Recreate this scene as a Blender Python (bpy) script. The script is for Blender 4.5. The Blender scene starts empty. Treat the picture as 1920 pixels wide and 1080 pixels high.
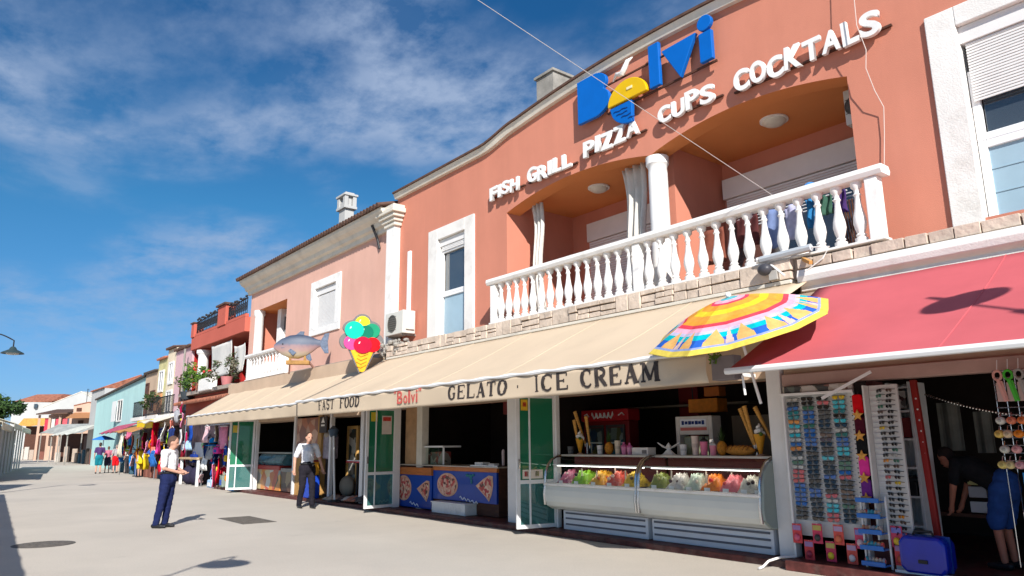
import bpy, bmesh, math, random
from mathutils import noise as mnoise
from mathutils import Vector, Matrix
random.seed(7)
S = bpy.context.scene
COL = S.collection
R = math.radians
# ------------------------------------------------------------------ camera
cd = bpy.data.cameras.new('camera'); cam = bpy.data.objects.new('camera', cd); COL.objects.link(cam)
cd.sensor_width = 36; cd.lens = 36*1361.47/1920; cd.clip_end = 3000; cd.clip_start = 0.05
rx = Vector((0.62166854, 0.7832259, -0.00924228)); ux = Vector((0.16861341, -0.12229178, 0.97806658)); fx = Vector((-0.76491683, 0.60959159, 0.20808734))
m4 = Matrix((( rx.x, ux.x, -fx.x, 0), (rx.y, ux.y, -fx.y, 0), (rx.z, ux.z, -fx.z, 1.62), (0, 0, 0, 1)))
cam.matrix_world = m4
S.camera = cam
# ------------------------------------------------------------------ light
SUN = Vector((1.75, -1.0, 1.27)).normalized()
ld = bpy.data.lights.new('sun', 'SUN'); ld.energy = 4.2; ld.angle = R(0.53); ld.color = (1.0, 0.965, 0.91)
sun = bpy.data.objects.new('sun', ld); COL.objects.link(sun)
sun.rotation_euler = SUN.to_track_quat('Z', 'Y').to_euler(); sun.location = (0, -20, 30)
W = bpy.data.worlds.new('World'); S.world = W; W.use_nodes = True
nt = W.node_tree; N = nt.nodes; Lk = nt.links
for n in list(N): N.remove(n)
out = N.new('ShaderNodeOutputWorld'); bg = N.new('ShaderNodeBackground'); bg.inputs['Strength'].default_value = 0.105
sky = N.new('ShaderNodeTexSky'); sky.sky_type = 'NISHITA'; sky.sun_disc = False
sky.sun_elevation = math.asin(SUN.z); sky.sun_rotation = math.atan2(SUN.x, SUN.y); sky.air_density = 1.0; sky.dust_density = 0.3; sky.ozone_density = 1.6
tc = N.new('ShaderNodeTexCoord')
# project the view direction on a flat cloud deck
sp = N.new('ShaderNodeSeparateXYZ'); Lk.new(tc.outputs['Generated'], sp.inputs[0])
def mth(op, a, b=None):
    n = N.new('ShaderNodeMath'); n.operation = op
    for i, v in enumerate((a, b)):
        if v is None: continue
        if isinstance(v, (int, float)): n.inputs[i].default_value = v
        else: Lk.new(v, n.inputs[i])
    return n.outputs[0]
zz = mth('ADD', mth('MAXIMUM', sp.outputs['Z'], 0.0), 0.16)
cb = N.new('ShaderNodeCombineXYZ'); Lk.new(mth('DIVIDE', sp.outputs['X'], zz), cb.inputs[0]); Lk.new(mth('DIVIDE', sp.outputs['Y'], zz), cb.inputs[1])
mp = N.new('ShaderNodeMapping'); Lk.new(cb.outputs[0], mp.inputs[0]); mp.inputs['Rotation'].default_value = (0, 0, R(100)); mp.inputs['Scale'].default_value = (1.0, 1.3, 1.0); mp.inputs['Location'].default_value = (3.9, 11.1, 0.0)
n1 = N.new('ShaderNodeTexNoise'); n1.inputs['Scale'].default_value = 0.95; n1.inputs['Detail'].default_value = 9; n1.inputs['Roughness'].default_value = 0.5; n1.inputs['Distortion'].default_value = 0.35
Lk.new(mp.outputs[0], n1.inputs['Vector'])
n2 = N.new('ShaderNodeTexNoise'); n2.inputs['Scale'].default_value = 4.6; n2.inputs['Detail'].default_value = 7; n2.inputs['Roughness'].default_value = 0.6
Lk.new(mp.outputs[0], n2.inputs['Vector'])
r1 = N.new('ShaderNodeMapRange'); r1.inputs['From Min'].default_value = 0.40; r1.inputs['From Max'].default_value = 0.60; r1.interpolation_type = 'SMOOTHSTEP'; Lk.new(n1.outputs['Fac'], r1.inputs['Value'])
r2 = N.new('ShaderNodeMapRange'); r2.inputs['From Min'].default_value = 0.38; r2.inputs['From Max'].default_value = 0.60; r2.inputs['To Min'].default_value = 0.12; Lk.new(n2.outputs['Fac'], r2.inputs['Value'])
r3 = N.new('ShaderNodeMapRange'); r3.inputs['From Min'].default_value = 0.1; r3.inputs['From Max'].default_value = 0.34; r3.inputs['To Min'].default_value = 0.25; Lk.new(sp.outputs['Z'], r3.inputs['Value'])
cf = mth('MULTIPLY', mth('MULTIPLY', mth('MULTIPLY', r1.outputs[0], r2.outputs[0]), 0.85), r3.outputs[0])
# the deep, slightly polarised blue of a clear summer sky
cr = N.new('ShaderNodeValToRGB'); els = cr.color_ramp.elements
stops = ((0, (.22, .38, .76)), (.05, (.21, .35, .62)), (.15, (.19, .39, .58)), (.3, (.15, .43, .59)), (.5, (.085, .34, .54)), (1, (.10, .46, .74)))
for p, c in stops[1:-1]: els.new(p)
for e, (p, c) in zip(els, stops): e.position = p; e.color = (*c, 1)
Lk.new(sp.outputs['Z'], cr.inputs[0])
tint = N.new('ShaderNodeMixRGB'); tint.blend_type = 'MULTIPLY'; tint.inputs['Fac'].default_value = 1.0; Lk.new(sky.outputs[0], tint.inputs['Color1']); Lk.new(cr.outputs[0], tint.inputs['Color2'])
mx = N.new('ShaderNodeMixRGB'); Lk.new(cf, mx.inputs['Fac']); Lk.new(tint.outputs[0], mx.inputs['Color1']); mx.inputs['Color2'].default_value = (2.25, 2.85, 4.0, 1)
Lk.new(mx.outputs[0], bg.inputs['Color']); Lk.new(bg.outputs[0], out.inputs[0])
S.view_settings.view_transform = 'Standard'; S.view_settings.look = 'None'; S.view_settings.exposure = 0.72; S.view_settings.gamma = 1
S.render.engine = 'CYCLES'; S.cycles.use_denoising = True; S.cycles.max_bounces = 8; S.cycles.transparent_max_bounces = 16
# ------------------------------------------------------------------ materials
def mat(name, col, rough=0.75, var=0.12, scale=2.5, bump=0.0, bscale=60.0, metal=0.0, spec=0.3, dirt=None, damt=0.5, dscale=0.8, emit=0, stretch=None, transl=0.0, coat=0.0, streak=0.0):
    m = bpy.data.materials.new(name); m.use_nodes = True
    t = m.node_tree; n = t.nodes; l = t.links; b = n['Principled BSDF']; o = n['Material Output']
    b.inputs['Roughness'].default_value = rough; b.inputs['Metallic'].default_value = metal; b.inputs['Specular IOR Level'].default_value = spec
    if coat: b.inputs['Coat Weight'].default_value = coat
    c = n.new('ShaderNodeTexCoord'); vec = c.outputs['Object']
    if stretch:
        mpn = n.new('ShaderNodeMapping'); mpn.inputs['Scale'].default_value = stretch; l.new(vec, mpn.inputs[0]); vec = mpn.outputs[0]
    nz = n.new('ShaderNodeTexNoise'); nz.inputs['Scale'].default_value = scale; nz.inputs['Detail'].default_value = 6; nz.inputs['Roughness'].default_value = 0.6; l.new(vec, nz.inputs['Vector'])
    cr = n.new('ShaderNodeValToRGB'); cr.color_ramp.elements[0].position = 0.3; cr.color_ramp.elements[1].position = 0.7
    cr.color_ramp.elements[0].color = (*[min(1, x*(1-var)) for x in col], 1); cr.color_ramp.elements[1].color = (*[min(1, x*(1+var)) for x in col], 1)
    l.new(nz.outputs['Fac'], cr.inputs[0]); colout = cr.outputs[0]
    if dirt:
        nd = n.new('ShaderNodeTexNoise'); nd.inputs['Scale'].default_value = dscale; nd.inputs['Detail'].default_value = 8; nd.inputs['Roughness'].default_value = 0.7; l.new(vec, nd.inputs['Vector'])
        rr = n.new('ShaderNodeMapRange'); rr.inputs['From Min'].default_value = 0.52; rr.inputs['From Max'].default_value = 0.72; rr.inputs['To Max'].default_value = damt; l.new(nd.outputs['Fac'], rr.inputs['Value'])
        md = n.new('ShaderNodeMixRGB'); md.inputs['Color2'].default_value = (*dirt, 1); l.new(rr.outputs[0], md.inputs['Fac']); l.new(colout, md.inputs['Color1']); colout = md.outputs[0]
    if streak:                                                      # vertical rain streaks and patches
        ms_ = n.new('ShaderNodeMapping'); ms_.inputs['Scale'].default_value = (1.1, 1.1, 0.16); l.new(c.outputs['Object'], ms_.inputs[0])
        ns = n.new('ShaderNodeTexNoise'); ns.inputs['Scale'].default_value = 1.6; ns.inputs['Detail'].default_value = 7; ns.inputs['Roughness'].default_value = 0.65; l.new(ms_.outputs[0], ns.inputs['Vector'])
        rs = n.new('ShaderNodeMapRange'); rs.inputs['From Min'].default_value = 0.35; rs.inputs['From Max'].default_value = 0.72; rs.inputs['To Min'].default_value = 1+streak*.5; rs.inputs['To Max'].default_value = 1-streak; l.new(ns.outputs['Fac'], rs.inputs['Value'])
        mq = n.new('ShaderNodeMixRGB'); mq.blend_type = 'MULTIPLY'; mq.inputs['Fac'].default_value = 1; l.new(colout, mq.inputs['Color1']); l.new(rs.outputs[0], mq.inputs['Color2']); colout = mq.outputs[0]
    l.new(colout, b.inputs['Base Color'])
    if bump:
        nb = n.new('ShaderNodeTexNoise'); nb.inputs['Scale'].default_value = bscale; nb.inputs['Detail'].default_value = 4; l.new(vec, nb.inputs['Vector'])
        bp = n.new('ShaderNodeBump'); bp.inputs['Strength'].default_value = bump; bp.inputs['Distance'].default_value = 0.02; l.new(nb.outputs['Fac'], bp.inputs['Height']); l.new(bp.outputs[0], b.inputs['Normal'])
    if transl:
        tr = n.new('ShaderNodeBsdfTranslucent'); l.new(colout, tr.inputs[0]); ms = n.new('ShaderNodeMixShader'); ms.inputs[0].default_value = transl
        l.new(b.outputs[0], ms.inputs[1]); l.new(tr.outputs[0], ms.inputs[2]); l.new(ms.outputs[0], o.inputs[0])
    if emit:
        l.new(colout, b.inputs['Emission Color']); b.inputs['Emission Strength'].default_value = emit
    return m
def glass(name, tint=(1, 1, 1), refl=0.12, dens=0.0, rough=0.03, graze=0.7):
    m = bpy.data.materials.new(name); m.use_nodes = True
    t = m.node_tree; n = t.nodes; l = t.links; n.remove(n['Principled BSDF']); o = n['Material Output']
    tr = n.new('ShaderNodeBsdfTransparent'); tr.inputs[0].default_value = (*tint, 1)
    gl = n.new('ShaderNodeBsdfGlossy'); gl.inputs['Roughness'].default_value = rough
    lw = n.new('ShaderNodeLayerWeight'); lw.inputs['Blend'].default_value = 0.25
    mr = n.new('ShaderNodeMapRange'); mr.inputs['To Min'].default_value = refl; mr.inputs['To Max'].default_value = graze; l.new(lw.outputs['Facing'], mr.inputs['Value'])
    ms = n.new('ShaderNodeMixShader'); l.new(mr.outputs[0], ms.inputs[0]); l.new(tr.outputs[0], ms.inputs[1]); l.new(gl.outputs[0], ms.inputs[2]); res = ms.outputs[0]
    if dens:
        df = n.new('ShaderNodeBsdfDiffuse'); df.inputs[0].default_value = (*[min(1, x) for x in tint], 1); m2 = n.new('ShaderNodeMixShader'); m2.inputs[0].default_value = dens; l.new(res, m2.inputs[1]); l.new(df.outputs[0], m2.inputs[2]); res = m2.outputs[0]
    l.new(res, o.inputs[0]); return m
def ramp_mat(name, axis, stops, rough=0.5, scale=8, amp=0.06, interp='LINEAR', coat=0.2):
    """pigment varying along one object axis (0,1,2) or radius ('r')"""
    m = bpy.data.materials.new(name); m.use_nodes = True
    t = m.node_tree; n = t.nodes; l = t.links; b = n['Principled BSDF']; b.inputs['Roughness'].default_value = rough; b.inputs['Coat Weight'].default_value = coat
    c = n.new('ShaderNodeTexCoord'); s = n.new('ShaderNodeSeparateXYZ'); l.new(c.outputs['Object'], s.inputs[0])
    nz = n.new('ShaderNodeTexNoise'); nz.inputs['Scale'].default_value = scale; nz.inputs['Detail'].default_value = 4; l.new(c.outputs['Object'], nz.inputs['Vector'])
    a = n.new('ShaderNodeMath'); a.operation = 'MULTIPLY_ADD'; l.new(nz.outputs['Fac'], a.inputs[0]); a.inputs[1].default_value = amp*2; l.new(s.outputs[axis], a.inputs[2])
    lo, hi = stops[0][0], stops[-1][0]
    mr = n.new('ShaderNodeMapRange'); mr.inputs['From Min'].default_value = lo+amp; mr.inputs['From Max'].default_value = hi+amp; l.new(a.outputs[0], mr.inputs['Value'])
    cr = n.new('ShaderNodeValToRGB'); cr.color_ramp.interpolation = interp
    els = cr.color_ramp.elements
    while len(els) < len(stops): els.new(0.5)
    for e, (p, cc) in zip(els, stops): e.position = (p-lo)/(hi-lo); e.color = (*cc, 1)
    l.new(mr.outputs[0], cr.inputs[0]); l.new(cr.outputs[0], b.inputs['Base Color']); return m
def picture_mat(name, cols, scale=9, rough=0.4):
    m = bpy.data.materials.new(name); m.use_nodes = True
    t = m.node_tree; n = t.nodes; l = t.links; b = n['Principled BSDF']; b.inputs['Roughness'].default_value = rough
    c = n.new('ShaderNodeTexCoord'); v = n.new('ShaderNodeTexVoronoi'); v.inputs['Scale'].default_value = scale; v.inputs['Randomness'].default_value = 1
    nz = n.new('ShaderNodeTexNoise'); nz.inputs['Scale'].default_value = scale*.6; nz.inputs['Detail'].default_value = 5
    ad = n.new('ShaderNodeMixRGB'); ad.inputs['Fac'].default_value = 0.12; l.new(c.outputs['Object'], ad.inputs['Color1']); l.new(nz.outputs['Color'], ad.inputs['Color2']); l.new(c.outputs['Object'], nz.inputs['Vector'])
    l.new(ad.outputs[0], v.inputs['Vector']); s = n.new('ShaderNodeSeparateXYZ'); l.new(v.outputs['Color'], s.inputs[0])
    cr = n.new('ShaderNodeValToRGB'); cr.color_ramp.interpolation = 'CONSTANT'; els = cr.color_ramp.elements
    while len(els) < len(cols): els.new(0.5)
    for i, (e, cc) in enumerate(zip(els, cols)): e.position = i/len(cols); e.color = (*cc, 1)
    l.new(s.outputs[0], cr.inputs[0]); l.new(cr.outputs[0], b.inputs['Base Color']); return m
_pm = {}
def paint(col, rough=0.5, **k):
    key = (tuple(round(c, 3) for c in col), rough, tuple(sorted(k.items())))
    if key not in _pm: _pm[key] = mat('paint', col, rough, **{**dict(var=0.08, scale=6), **k})
    return _pm[key]
def cloth(col): return paint(col, 0.9, var=0.18, scale=9, spec=0.1, bump=0.15, bscale=45)
# ------------------------------------------------------------------ mesh builder
class MB:
    def __init__(s): s.v = []; s.f = []; s.m = []; s.c = 0
    def add(s, vs, fs):
        o = len(s.v); s.v += [tuple(x) for x in vs]
        for f in fs: s.f.append([i+o for i in f]); s.m.append(s.c)
        return s
    def box(s, x0, y0, z0, x1, y1, z1):
        return s.add([(x0,y0,z0),(x1,y0,z0),(x1,y1,z0),(x0,y1,z0),(x0,y0,z1),(x1,y0,z1),(x1,y1,z1),(x0,y1,z1)], [(0,3,2,1),(4,5,6,7),(0,1,5,4),(1,2,6,5),(2,3,7,6),(3,0,4,7)])
    def quad(s, a, b, c, d): return s.add([a, b, c, d], [(0,1,2,3)])
    def poly(s, pts): return s.add(pts, [tuple(range(len(pts)))])
    def prism(s, pts, vec):
        n = len(pts); v = Vector(vec); P = [Vector(p) for p in pts]
        return s.add(P+[p+v for p in P], [tuple(range(n))[::-1], tuple(range(n, 2*n))]+[(i, (i+1) % n, (i+1) % n+n, i+n) for i in range(n)])
    def tube(s, pts, r, n=8, cap=True):
        P = [Vector(p) for p in pts]; k = len(P); rr = r if isinstance(r, (list, tuple)) else [r]*k
        vs = []; up = None
        for i, p in enumerate(P):
            d = (P[min(i+1, k-1)]-P[max(i-1, 0)]).normalized()
            if up is None: up = Vector((0, 0, 1)) if abs(d.z) < 0.9 else Vector((0, 1, 0))
            a = d.cross(up); a = a.normalized() if a.length > 1e-6 else Vector((1, 0, 0)); b = a.cross(d).normalized(); up = b
            for j in range(n):
                t = 2*math.pi*j/n; vs.append(p+(a*math.cos(t)+b*math.sin(t))*rr[i])
        fs = [(i*n+j, i*n+(j+1) % n, (i+1)*n+(j+1) % n, (i+1)*n+j) for i in range(k-1) for j in range(n)]
        if cap: fs += [tuple(range(n))[::-1], tuple(range((k-1)*n, k*n))]
        return s.add(vs, fs)
    def lathe(s, prof, c=(0, 0, 0), n=16, sq=False):
        k = len(prof); vs = []
        for r, z in prof:
            for j in range(n):
                t = 2*math.pi*(j+0.5)/n; vs.append((c[0]+r*math.cos(t), c[1]+r*math.sin(t), c[2]+z))
        fs = [(i*n+j, i*n+(j+1) % n, (i+1)*n+(j+1) % n, (i+1)*n+j) for i in range(k-1) for j in range(n)]
        fs += [tuple(range(n))[::-1], tuple(range((k-1)*n, k*n))]
        return s.add(vs, fs)
    def sph(s, c, rx, ry=None, rz=None, nu=12, nv=8, rot=None):
        ry = rx if ry is None else ry; rz = rx if rz is None else rz; vs = []; C = Vector(c)
        def pt(x, y, z):
            q = Vector((x*rx, y*ry, z*rz)); return C+(rot @ q if rot else q)
        vs.append(pt(0, 0, -1))
        for i in range(1, nv):
            a = -math.pi/2+math.pi*i/nv
            for j in range(nu):
                t = 2*math.pi*j/nu; vs.append(pt(math.cos(a)*math.cos(t), math.cos(a)*math.sin(t), math.sin(a)))
        vs.append(pt(0, 0, 1)); L = len(vs)-1
        fs = [(0, 1+(j+1) % nu, 1+j) for j in range(nu)]
        fs += [(1+i*nu+j, 1+i*nu+(j+1) % nu, 1+(i+1)*nu+(j+1) % nu, 1+(i+1)*nu+j) for i in range(nv-2) for j in range(nu)]
        fs += [(1+(nv-2)*nu+j, 1+(nv-2)*nu+(j+1) % nu, L) for j in range(nu)]
        return s.add(vs, fs)
    def grid(s, fn, nu, nv):
        vs = [fn(i/nu, j/nv) for j in range(nv+1) for i in range(nu+1)]
        return s.add(vs, [(j*(nu+1)+i, j*(nu+1)+i+1, (j+1)*(nu+1)+i+1, (j+1)*(nu+1)+i) for j in range(nv) for i in range(nu)])
    def bar(s, a, b, w, h=None):
        """square bar from a to b"""
        a = Vector(a); b = Vector(b); d = (b-a).normalized(); up = Vector((0, 0, 1)) if abs(d.z) < 0.95 else Vector((0, 1, 0))
        x = d.cross(up).normalized()*(w/2); y = x.cross(d).normalized()*((h or w)/2)
        return s.add([a-x-y, a+x-y, a+x+y, a-x+y, b-x-y, b+x-y, b+x+y, b-x+y], [(0,3,2,1),(4,5,6,7),(0,1,5,4),(1,2,6,5),(2,3,7,6),(3,0,4,7)])
ROOT = {}
def obj(name, mb, mats, parent=None, smooth=False, bevel=0, solid=0, mesh=None, recalc=True):
    if mesh is None:
        me = bpy.data.meshes.new(name)
        off = ROOT.get(parent.name if parent else None, Vector((0, 0, 0)))
        me.from_pydata([tuple(Vector(v)-off) for v in mb.v], [], mb.f)
        for mm in (mats if isinstance(mats, (list, tuple)) else [mats]): me.materials.append(mm)
        for p, i in zip(me.polygons, mb.m): p.material_index = i
        if recalc:
            b = bmesh.new(); b.from_mesh(me); bmesh.ops.recalc_face_normals(b, faces=b.faces); b.to_mesh(me); b.free()
        if smooth:
            for p in me.polygons: p.use_smooth = True
            try: me.set_sharp_from_angle(angle=R(38 if smooth is True else smooth))
            except Exception: pass
    else: me = mesh
    o = bpy.data.objects.new(name, me); COL.objects.link(o)
    if parent: o.parent = parent; ROOT[o.name] = ROOT.get(parent.name, Vector((0, 0, 0)))
    if bevel: md = o.modifiers.new('bevel', 'BEVEL'); md.width = bevel; md.segments = 2; md.limit_method = 'ANGLE'
    if solid: md = o.modifiers.new('solid', 'SOLIDIFY'); md.thickness = solid; md.offset = 0
    return o
LAB = {}
def tag(o, label, cat, group=None, kind=None):
    assert label not in LAB or (group and LAB[label] == group), label
    LAB[label] = group
    o['label'] = label; o['category'] = cat
    if group: o['group'] = group
    if kind: o['kind'] = kind
    return o
def thing(name, label, cat, loc=(0, 0, 0), group=None, rotz=0.0, local=False):
    """Empty at the thing's base; children are given in world metres unless local"""
    o = bpy.data.objects.new(name, None); COL.objects.link(o); o.location = loc; o.rotation_euler = (0, 0, rotz); o.empty_display_size = 0.2
    ROOT[o.name] = Vector((0, 0, 0)) if (local or rotz) else Vector(loc)
    return tag(o, label, cat, group)
def setting(name, mb, m, **k):
    o = obj(name, mb, m, **k); o['kind'] = 'structure'; return o
def copy_tree(o, parent=None, mats=None):
    c = o.copy(); COL.objects.link(c)
    if parent: c.parent = parent
    ROOT[c.name] = ROOT.get(o.name, Vector((0, 0, 0)))
    for ch in [x for x in o.children]: copy_tree(ch, c)
    return c
def ev_mesh(o):
    dg = bpy.context.evaluated_depsgraph_get(); me = bpy.data.meshes.new_from_object(o.evaluated_get(dg)); return me
def text_mesh(txt, ext=0.03, off=0.0, bev=0.0, shear=0.0):
    c = bpy.data.curves.new('glyph', 'FONT'); c.body = txt; c.extrude = ext; c.offset = off; c.bevel_depth = bev; c.resolution_u = 6; c.shear = shear
    o = bpy.data.objects.new('glyph', c); COL.objects.link(o); bpy.context.view_layer.update()
    me = ev_mesh(o); bpy.data.objects.remove(o); bpy.data.curves.remove(c); return me
def place_glyph(name, txt, m, parent, x0, x1, z0, z1, y, ext=0.03, off=0.02, tilt=0.0, shear=0.0, depth=None):
    """one raised letter facing -Y between x0..x1, z0..z1, front at y"""
    me = text_mesh(txt, ext, off, shear=shear)
    xs = [v.co.x for v in me.vertices]; ys = [v.co.y for v in me.vertices]; zs = [v.co.z for v in me.vertices]
    offp = ROOT.get(parent.name, Vector((0, 0, 0)))
    cx, cz = (x0+x1)/2, (z0+z1)/2
    for v in me.vertices:
        X = x0+(v.co.x-min(xs))/(max(xs)-min(xs))*(x1-x0); Z = z0+(v.co.y-min(ys))/(max(ys)-min(ys))*(z1-z0); Y = y+(max(zs)-v.co.z)
        dx, dz = X-cx, Z-cz; v.co = Vector((cx+dx*math.cos(tilt)-dz*math.sin(tilt), Y, cz+dx*math.sin(tilt)+dz*math.cos(tilt)))-offp
    me.materials.clear(); me.materials.append(m)
    o = bpy.data.objects.new(name, me); COL.objects.link(o); o.parent = parent; ROOT[o.name] = offp
    return o
# ------------------------------------------------------------------ shared materials
M = {}
M['terracotta'] = mat('terracotta_plaster', (0.57, 0.222, 0.150), 0.9, 0.06, 0.5, 0.25, 90, spec=0.12, streak=.07, dirt=(0.48, 0.175, 0.115), damt=0.35, dscale=0.35)
M['soffit'] = mat('orange_plaster', (0.62, 0.23, 0.08), 0.9, 0.07, 0.6, 0.2, 90, spec=0.15)
M['salmon'] = mat('salmon_plaster', (0.66, 0.39, 0.31), 0.9, 0.06, 0.5, 0.25, 90, spec=0.15, streak=.06, dirt=(0.55, 0.29, 0.21), damt=0.3, dscale=0.4)
M['red_wall'] = mat('brick_red_plaster', (0.50, 0.12, 0.085), 0.9, 0.08, 0.6, 0.2, 80, spec=0.15)
M['crimson'] = mat('crimson_plaster', (0.38, 0.022, 0.02), 0.9, 0.08, 0.6, 0.2, 80, spec=0.15)
M['pink'] = mat('pink_plaster', (0.62, 0.40, 0.42), 0.9, 0.07, 0.6, 0.2, 80, spec=0.15)
M['cream'] = mat('cream_plaster', (0.72, 0.60, 0.44), 0.9, 0.08, 0.7, 0.2, 80, spec=0.15)
M['mint'] = mat('mint_plaster', (0.46, 0.69, 0.66), 0.9, 0.06, 0.4, 0.2, 80, spec=0.15, streak=.07)
M['tan'] = mat('tan_plaster', (0.52, 0.38, 0.27), 0.9, 0.12, 0.9, 0.2, 80, spec=0.15)
M['peach'] = mat('peach_plaster', (0.54, 0.36, 0.27), 0.9, 0.1, 0.6, 0.2, 80, spec=0.15)
M['yellowgreen'] = mat('olive_yellow_plaster', (0.55, 0.50, 0.26), 0.9, 0.25, 2.5, 0.2, 80, spec=0.15)
M['white_wall'] = mat('white_plaster', (0.46, 0.455, 0.44), 0.9, 0.08, 0.5, 0.15, 80, spec=0.15, dirt=(0.5, 0.48, 0.45), damt=0.35, dscale=0.5)
M['white'] = mat('white_paint', (0.80, 0.78, 0.75), 0.6, 0.04, 3, 0.08, 60, dirt=(0.50, 0.45, 0.38), damt=0.5, dscale=2.6)
M['stucco'] = mat('weathered_white_stucco', (0.76, 0.73, 0.69), 0.85, 0.06, 2, 0.25, 50, dirt=(0.45, 0.40, 0.35), damt=0.6, dscale=1.1)
M['cornice'] = mat('old_cornice_paint', (0.66, 0.61, 0.52), 0.85, 0.08, 2, 0.15, 50, dirt=(0.42, 0.37, 0.30), damt=0.5, dscale=1.5)
M['tile'] = mat('roof_tile', (0.10, 0.055, 0.04), 0.85, 0.35, 5, 0.2, 40)
M['tile_grey'] = mat('old_grey_tile', (0.075, 0.058, 0.05), 0.9, 0.4, 4, 0.2, 40)
M['tile_red'] = mat('terracotta_roof_tile', (0.33, 0.125, 0.075), 0.85, 0.4, 3, 0.2, 40)
M['stone'] = mat('beige_stone', (0.58, 0.475, 0.385), 0.9, 0.28, 2.2, 0.7, 14, spec=0.15, dirt=(0.40, 0.31, 0.24), damt=0.45, dscale=3)
M['mortar'] = mat('mortar', (0.36, 0.30, 0.25), 0.95, 0.15, 6, 0.3, 50)
M['concrete'] = mat('grey_concrete', (0.28, 0.26, 0.23), 0.95, 0.25, 3, 0.4, 30)
M['pvc'] = mat('white_pvc', (0.82, 0.82, 0.82), 0.35, 0.03, 3)
M['pane'] = glass('window_pane', (0.16, 0.20, 0.24), 0.16, 0.25)
M['frosted'] = mat('frosted_blue_pane', (0.33, 0.46, 0.54), 0.35, 0.08, 1.5, spec=0.5)
M['shutter'] = mat('roller_shutter', (0.74, 0.72, 0.70), 0.55, 0.04, 3)
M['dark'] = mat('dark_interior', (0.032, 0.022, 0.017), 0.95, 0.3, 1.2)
M['dark_wood'] = mat('dark_wood', (0.085, 0.035, 0.022), 0.7, 0.3, 4, stretch=(1, 1, 6))
M['maroon'] = mat('maroon_stone', (0.10, 0.028, 0.024), 0.55, 0.5, 7, 0.3, 25, dirt=(0.16, 0.12, 0.10), damt=0.7, dscale=2.2)
M['beige'] = mat('awning_canvas', (0.63, 0.50, 0.36), 0.9, 0.05, 1.2, 0.12, 120, spec=0.1, dirt=(0.50, 0.39, 0.27), damt=0.35, dscale=0.6, transl=0.10)
M['red_canvas'] = mat('red_awning_canvas', (0.54, 0.115, 0.130), 0.85, 0.08, 1.0, 0.12, 120, spec=0.15, dirt=(0.56, 0.14, 0.15), damt=0.4, dscale=0.5, transl=0.06)
M['alu'] = mat('white_aluminium', (0.74, 0.73, 0.72), 0.4, 0.04, 3, dirt=(0.5, 0.47, 0.43), damt=0.25, dscale=2)
M['chrome'] = mat('brushed_steel', (0.62, 0.62, 0.62), 0.22, 0.05, 8, metal=1.0)
M['iron'] = mat('black_iron', (0.015, 0.015, 0.018), 0.5, 0.2, 8)
M['curtain'] = mat('white_curtain', (0.78, 0.76, 0.72), 0.9, 0.06, 4, transl=0.25)
M['leaf'] = mat('leaf_green', (0.05, 0.10, 0.025), 0.7, 0.5, 6, transl=0.25)
M['leaf_light'] = mat('fresh_leaf_green', (0.13, 0.24, 0.03), 0.65, 0.35, 5, transl=0.3)
M['black'] = paint((0.02, 0.02, 0.022), 0.5)
M['skin'] = mat('skin', (0.50, 0.27, 0.19), 0.6, 0.06, 8, spec=0.3)
M['glass'] = glass('clear_glass', (0.95, 0.985, 0.97), 0.012, graze=0.13)
M['green_glass'] = glass('green_tinted_glass', (0.05, 0.36, 0.19), 0.08, 0.42)
M['teal_glass'] = glass('teal_tinted_glass', (0.16, 0.45, 0.42), 0.12, 0.25)
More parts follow.
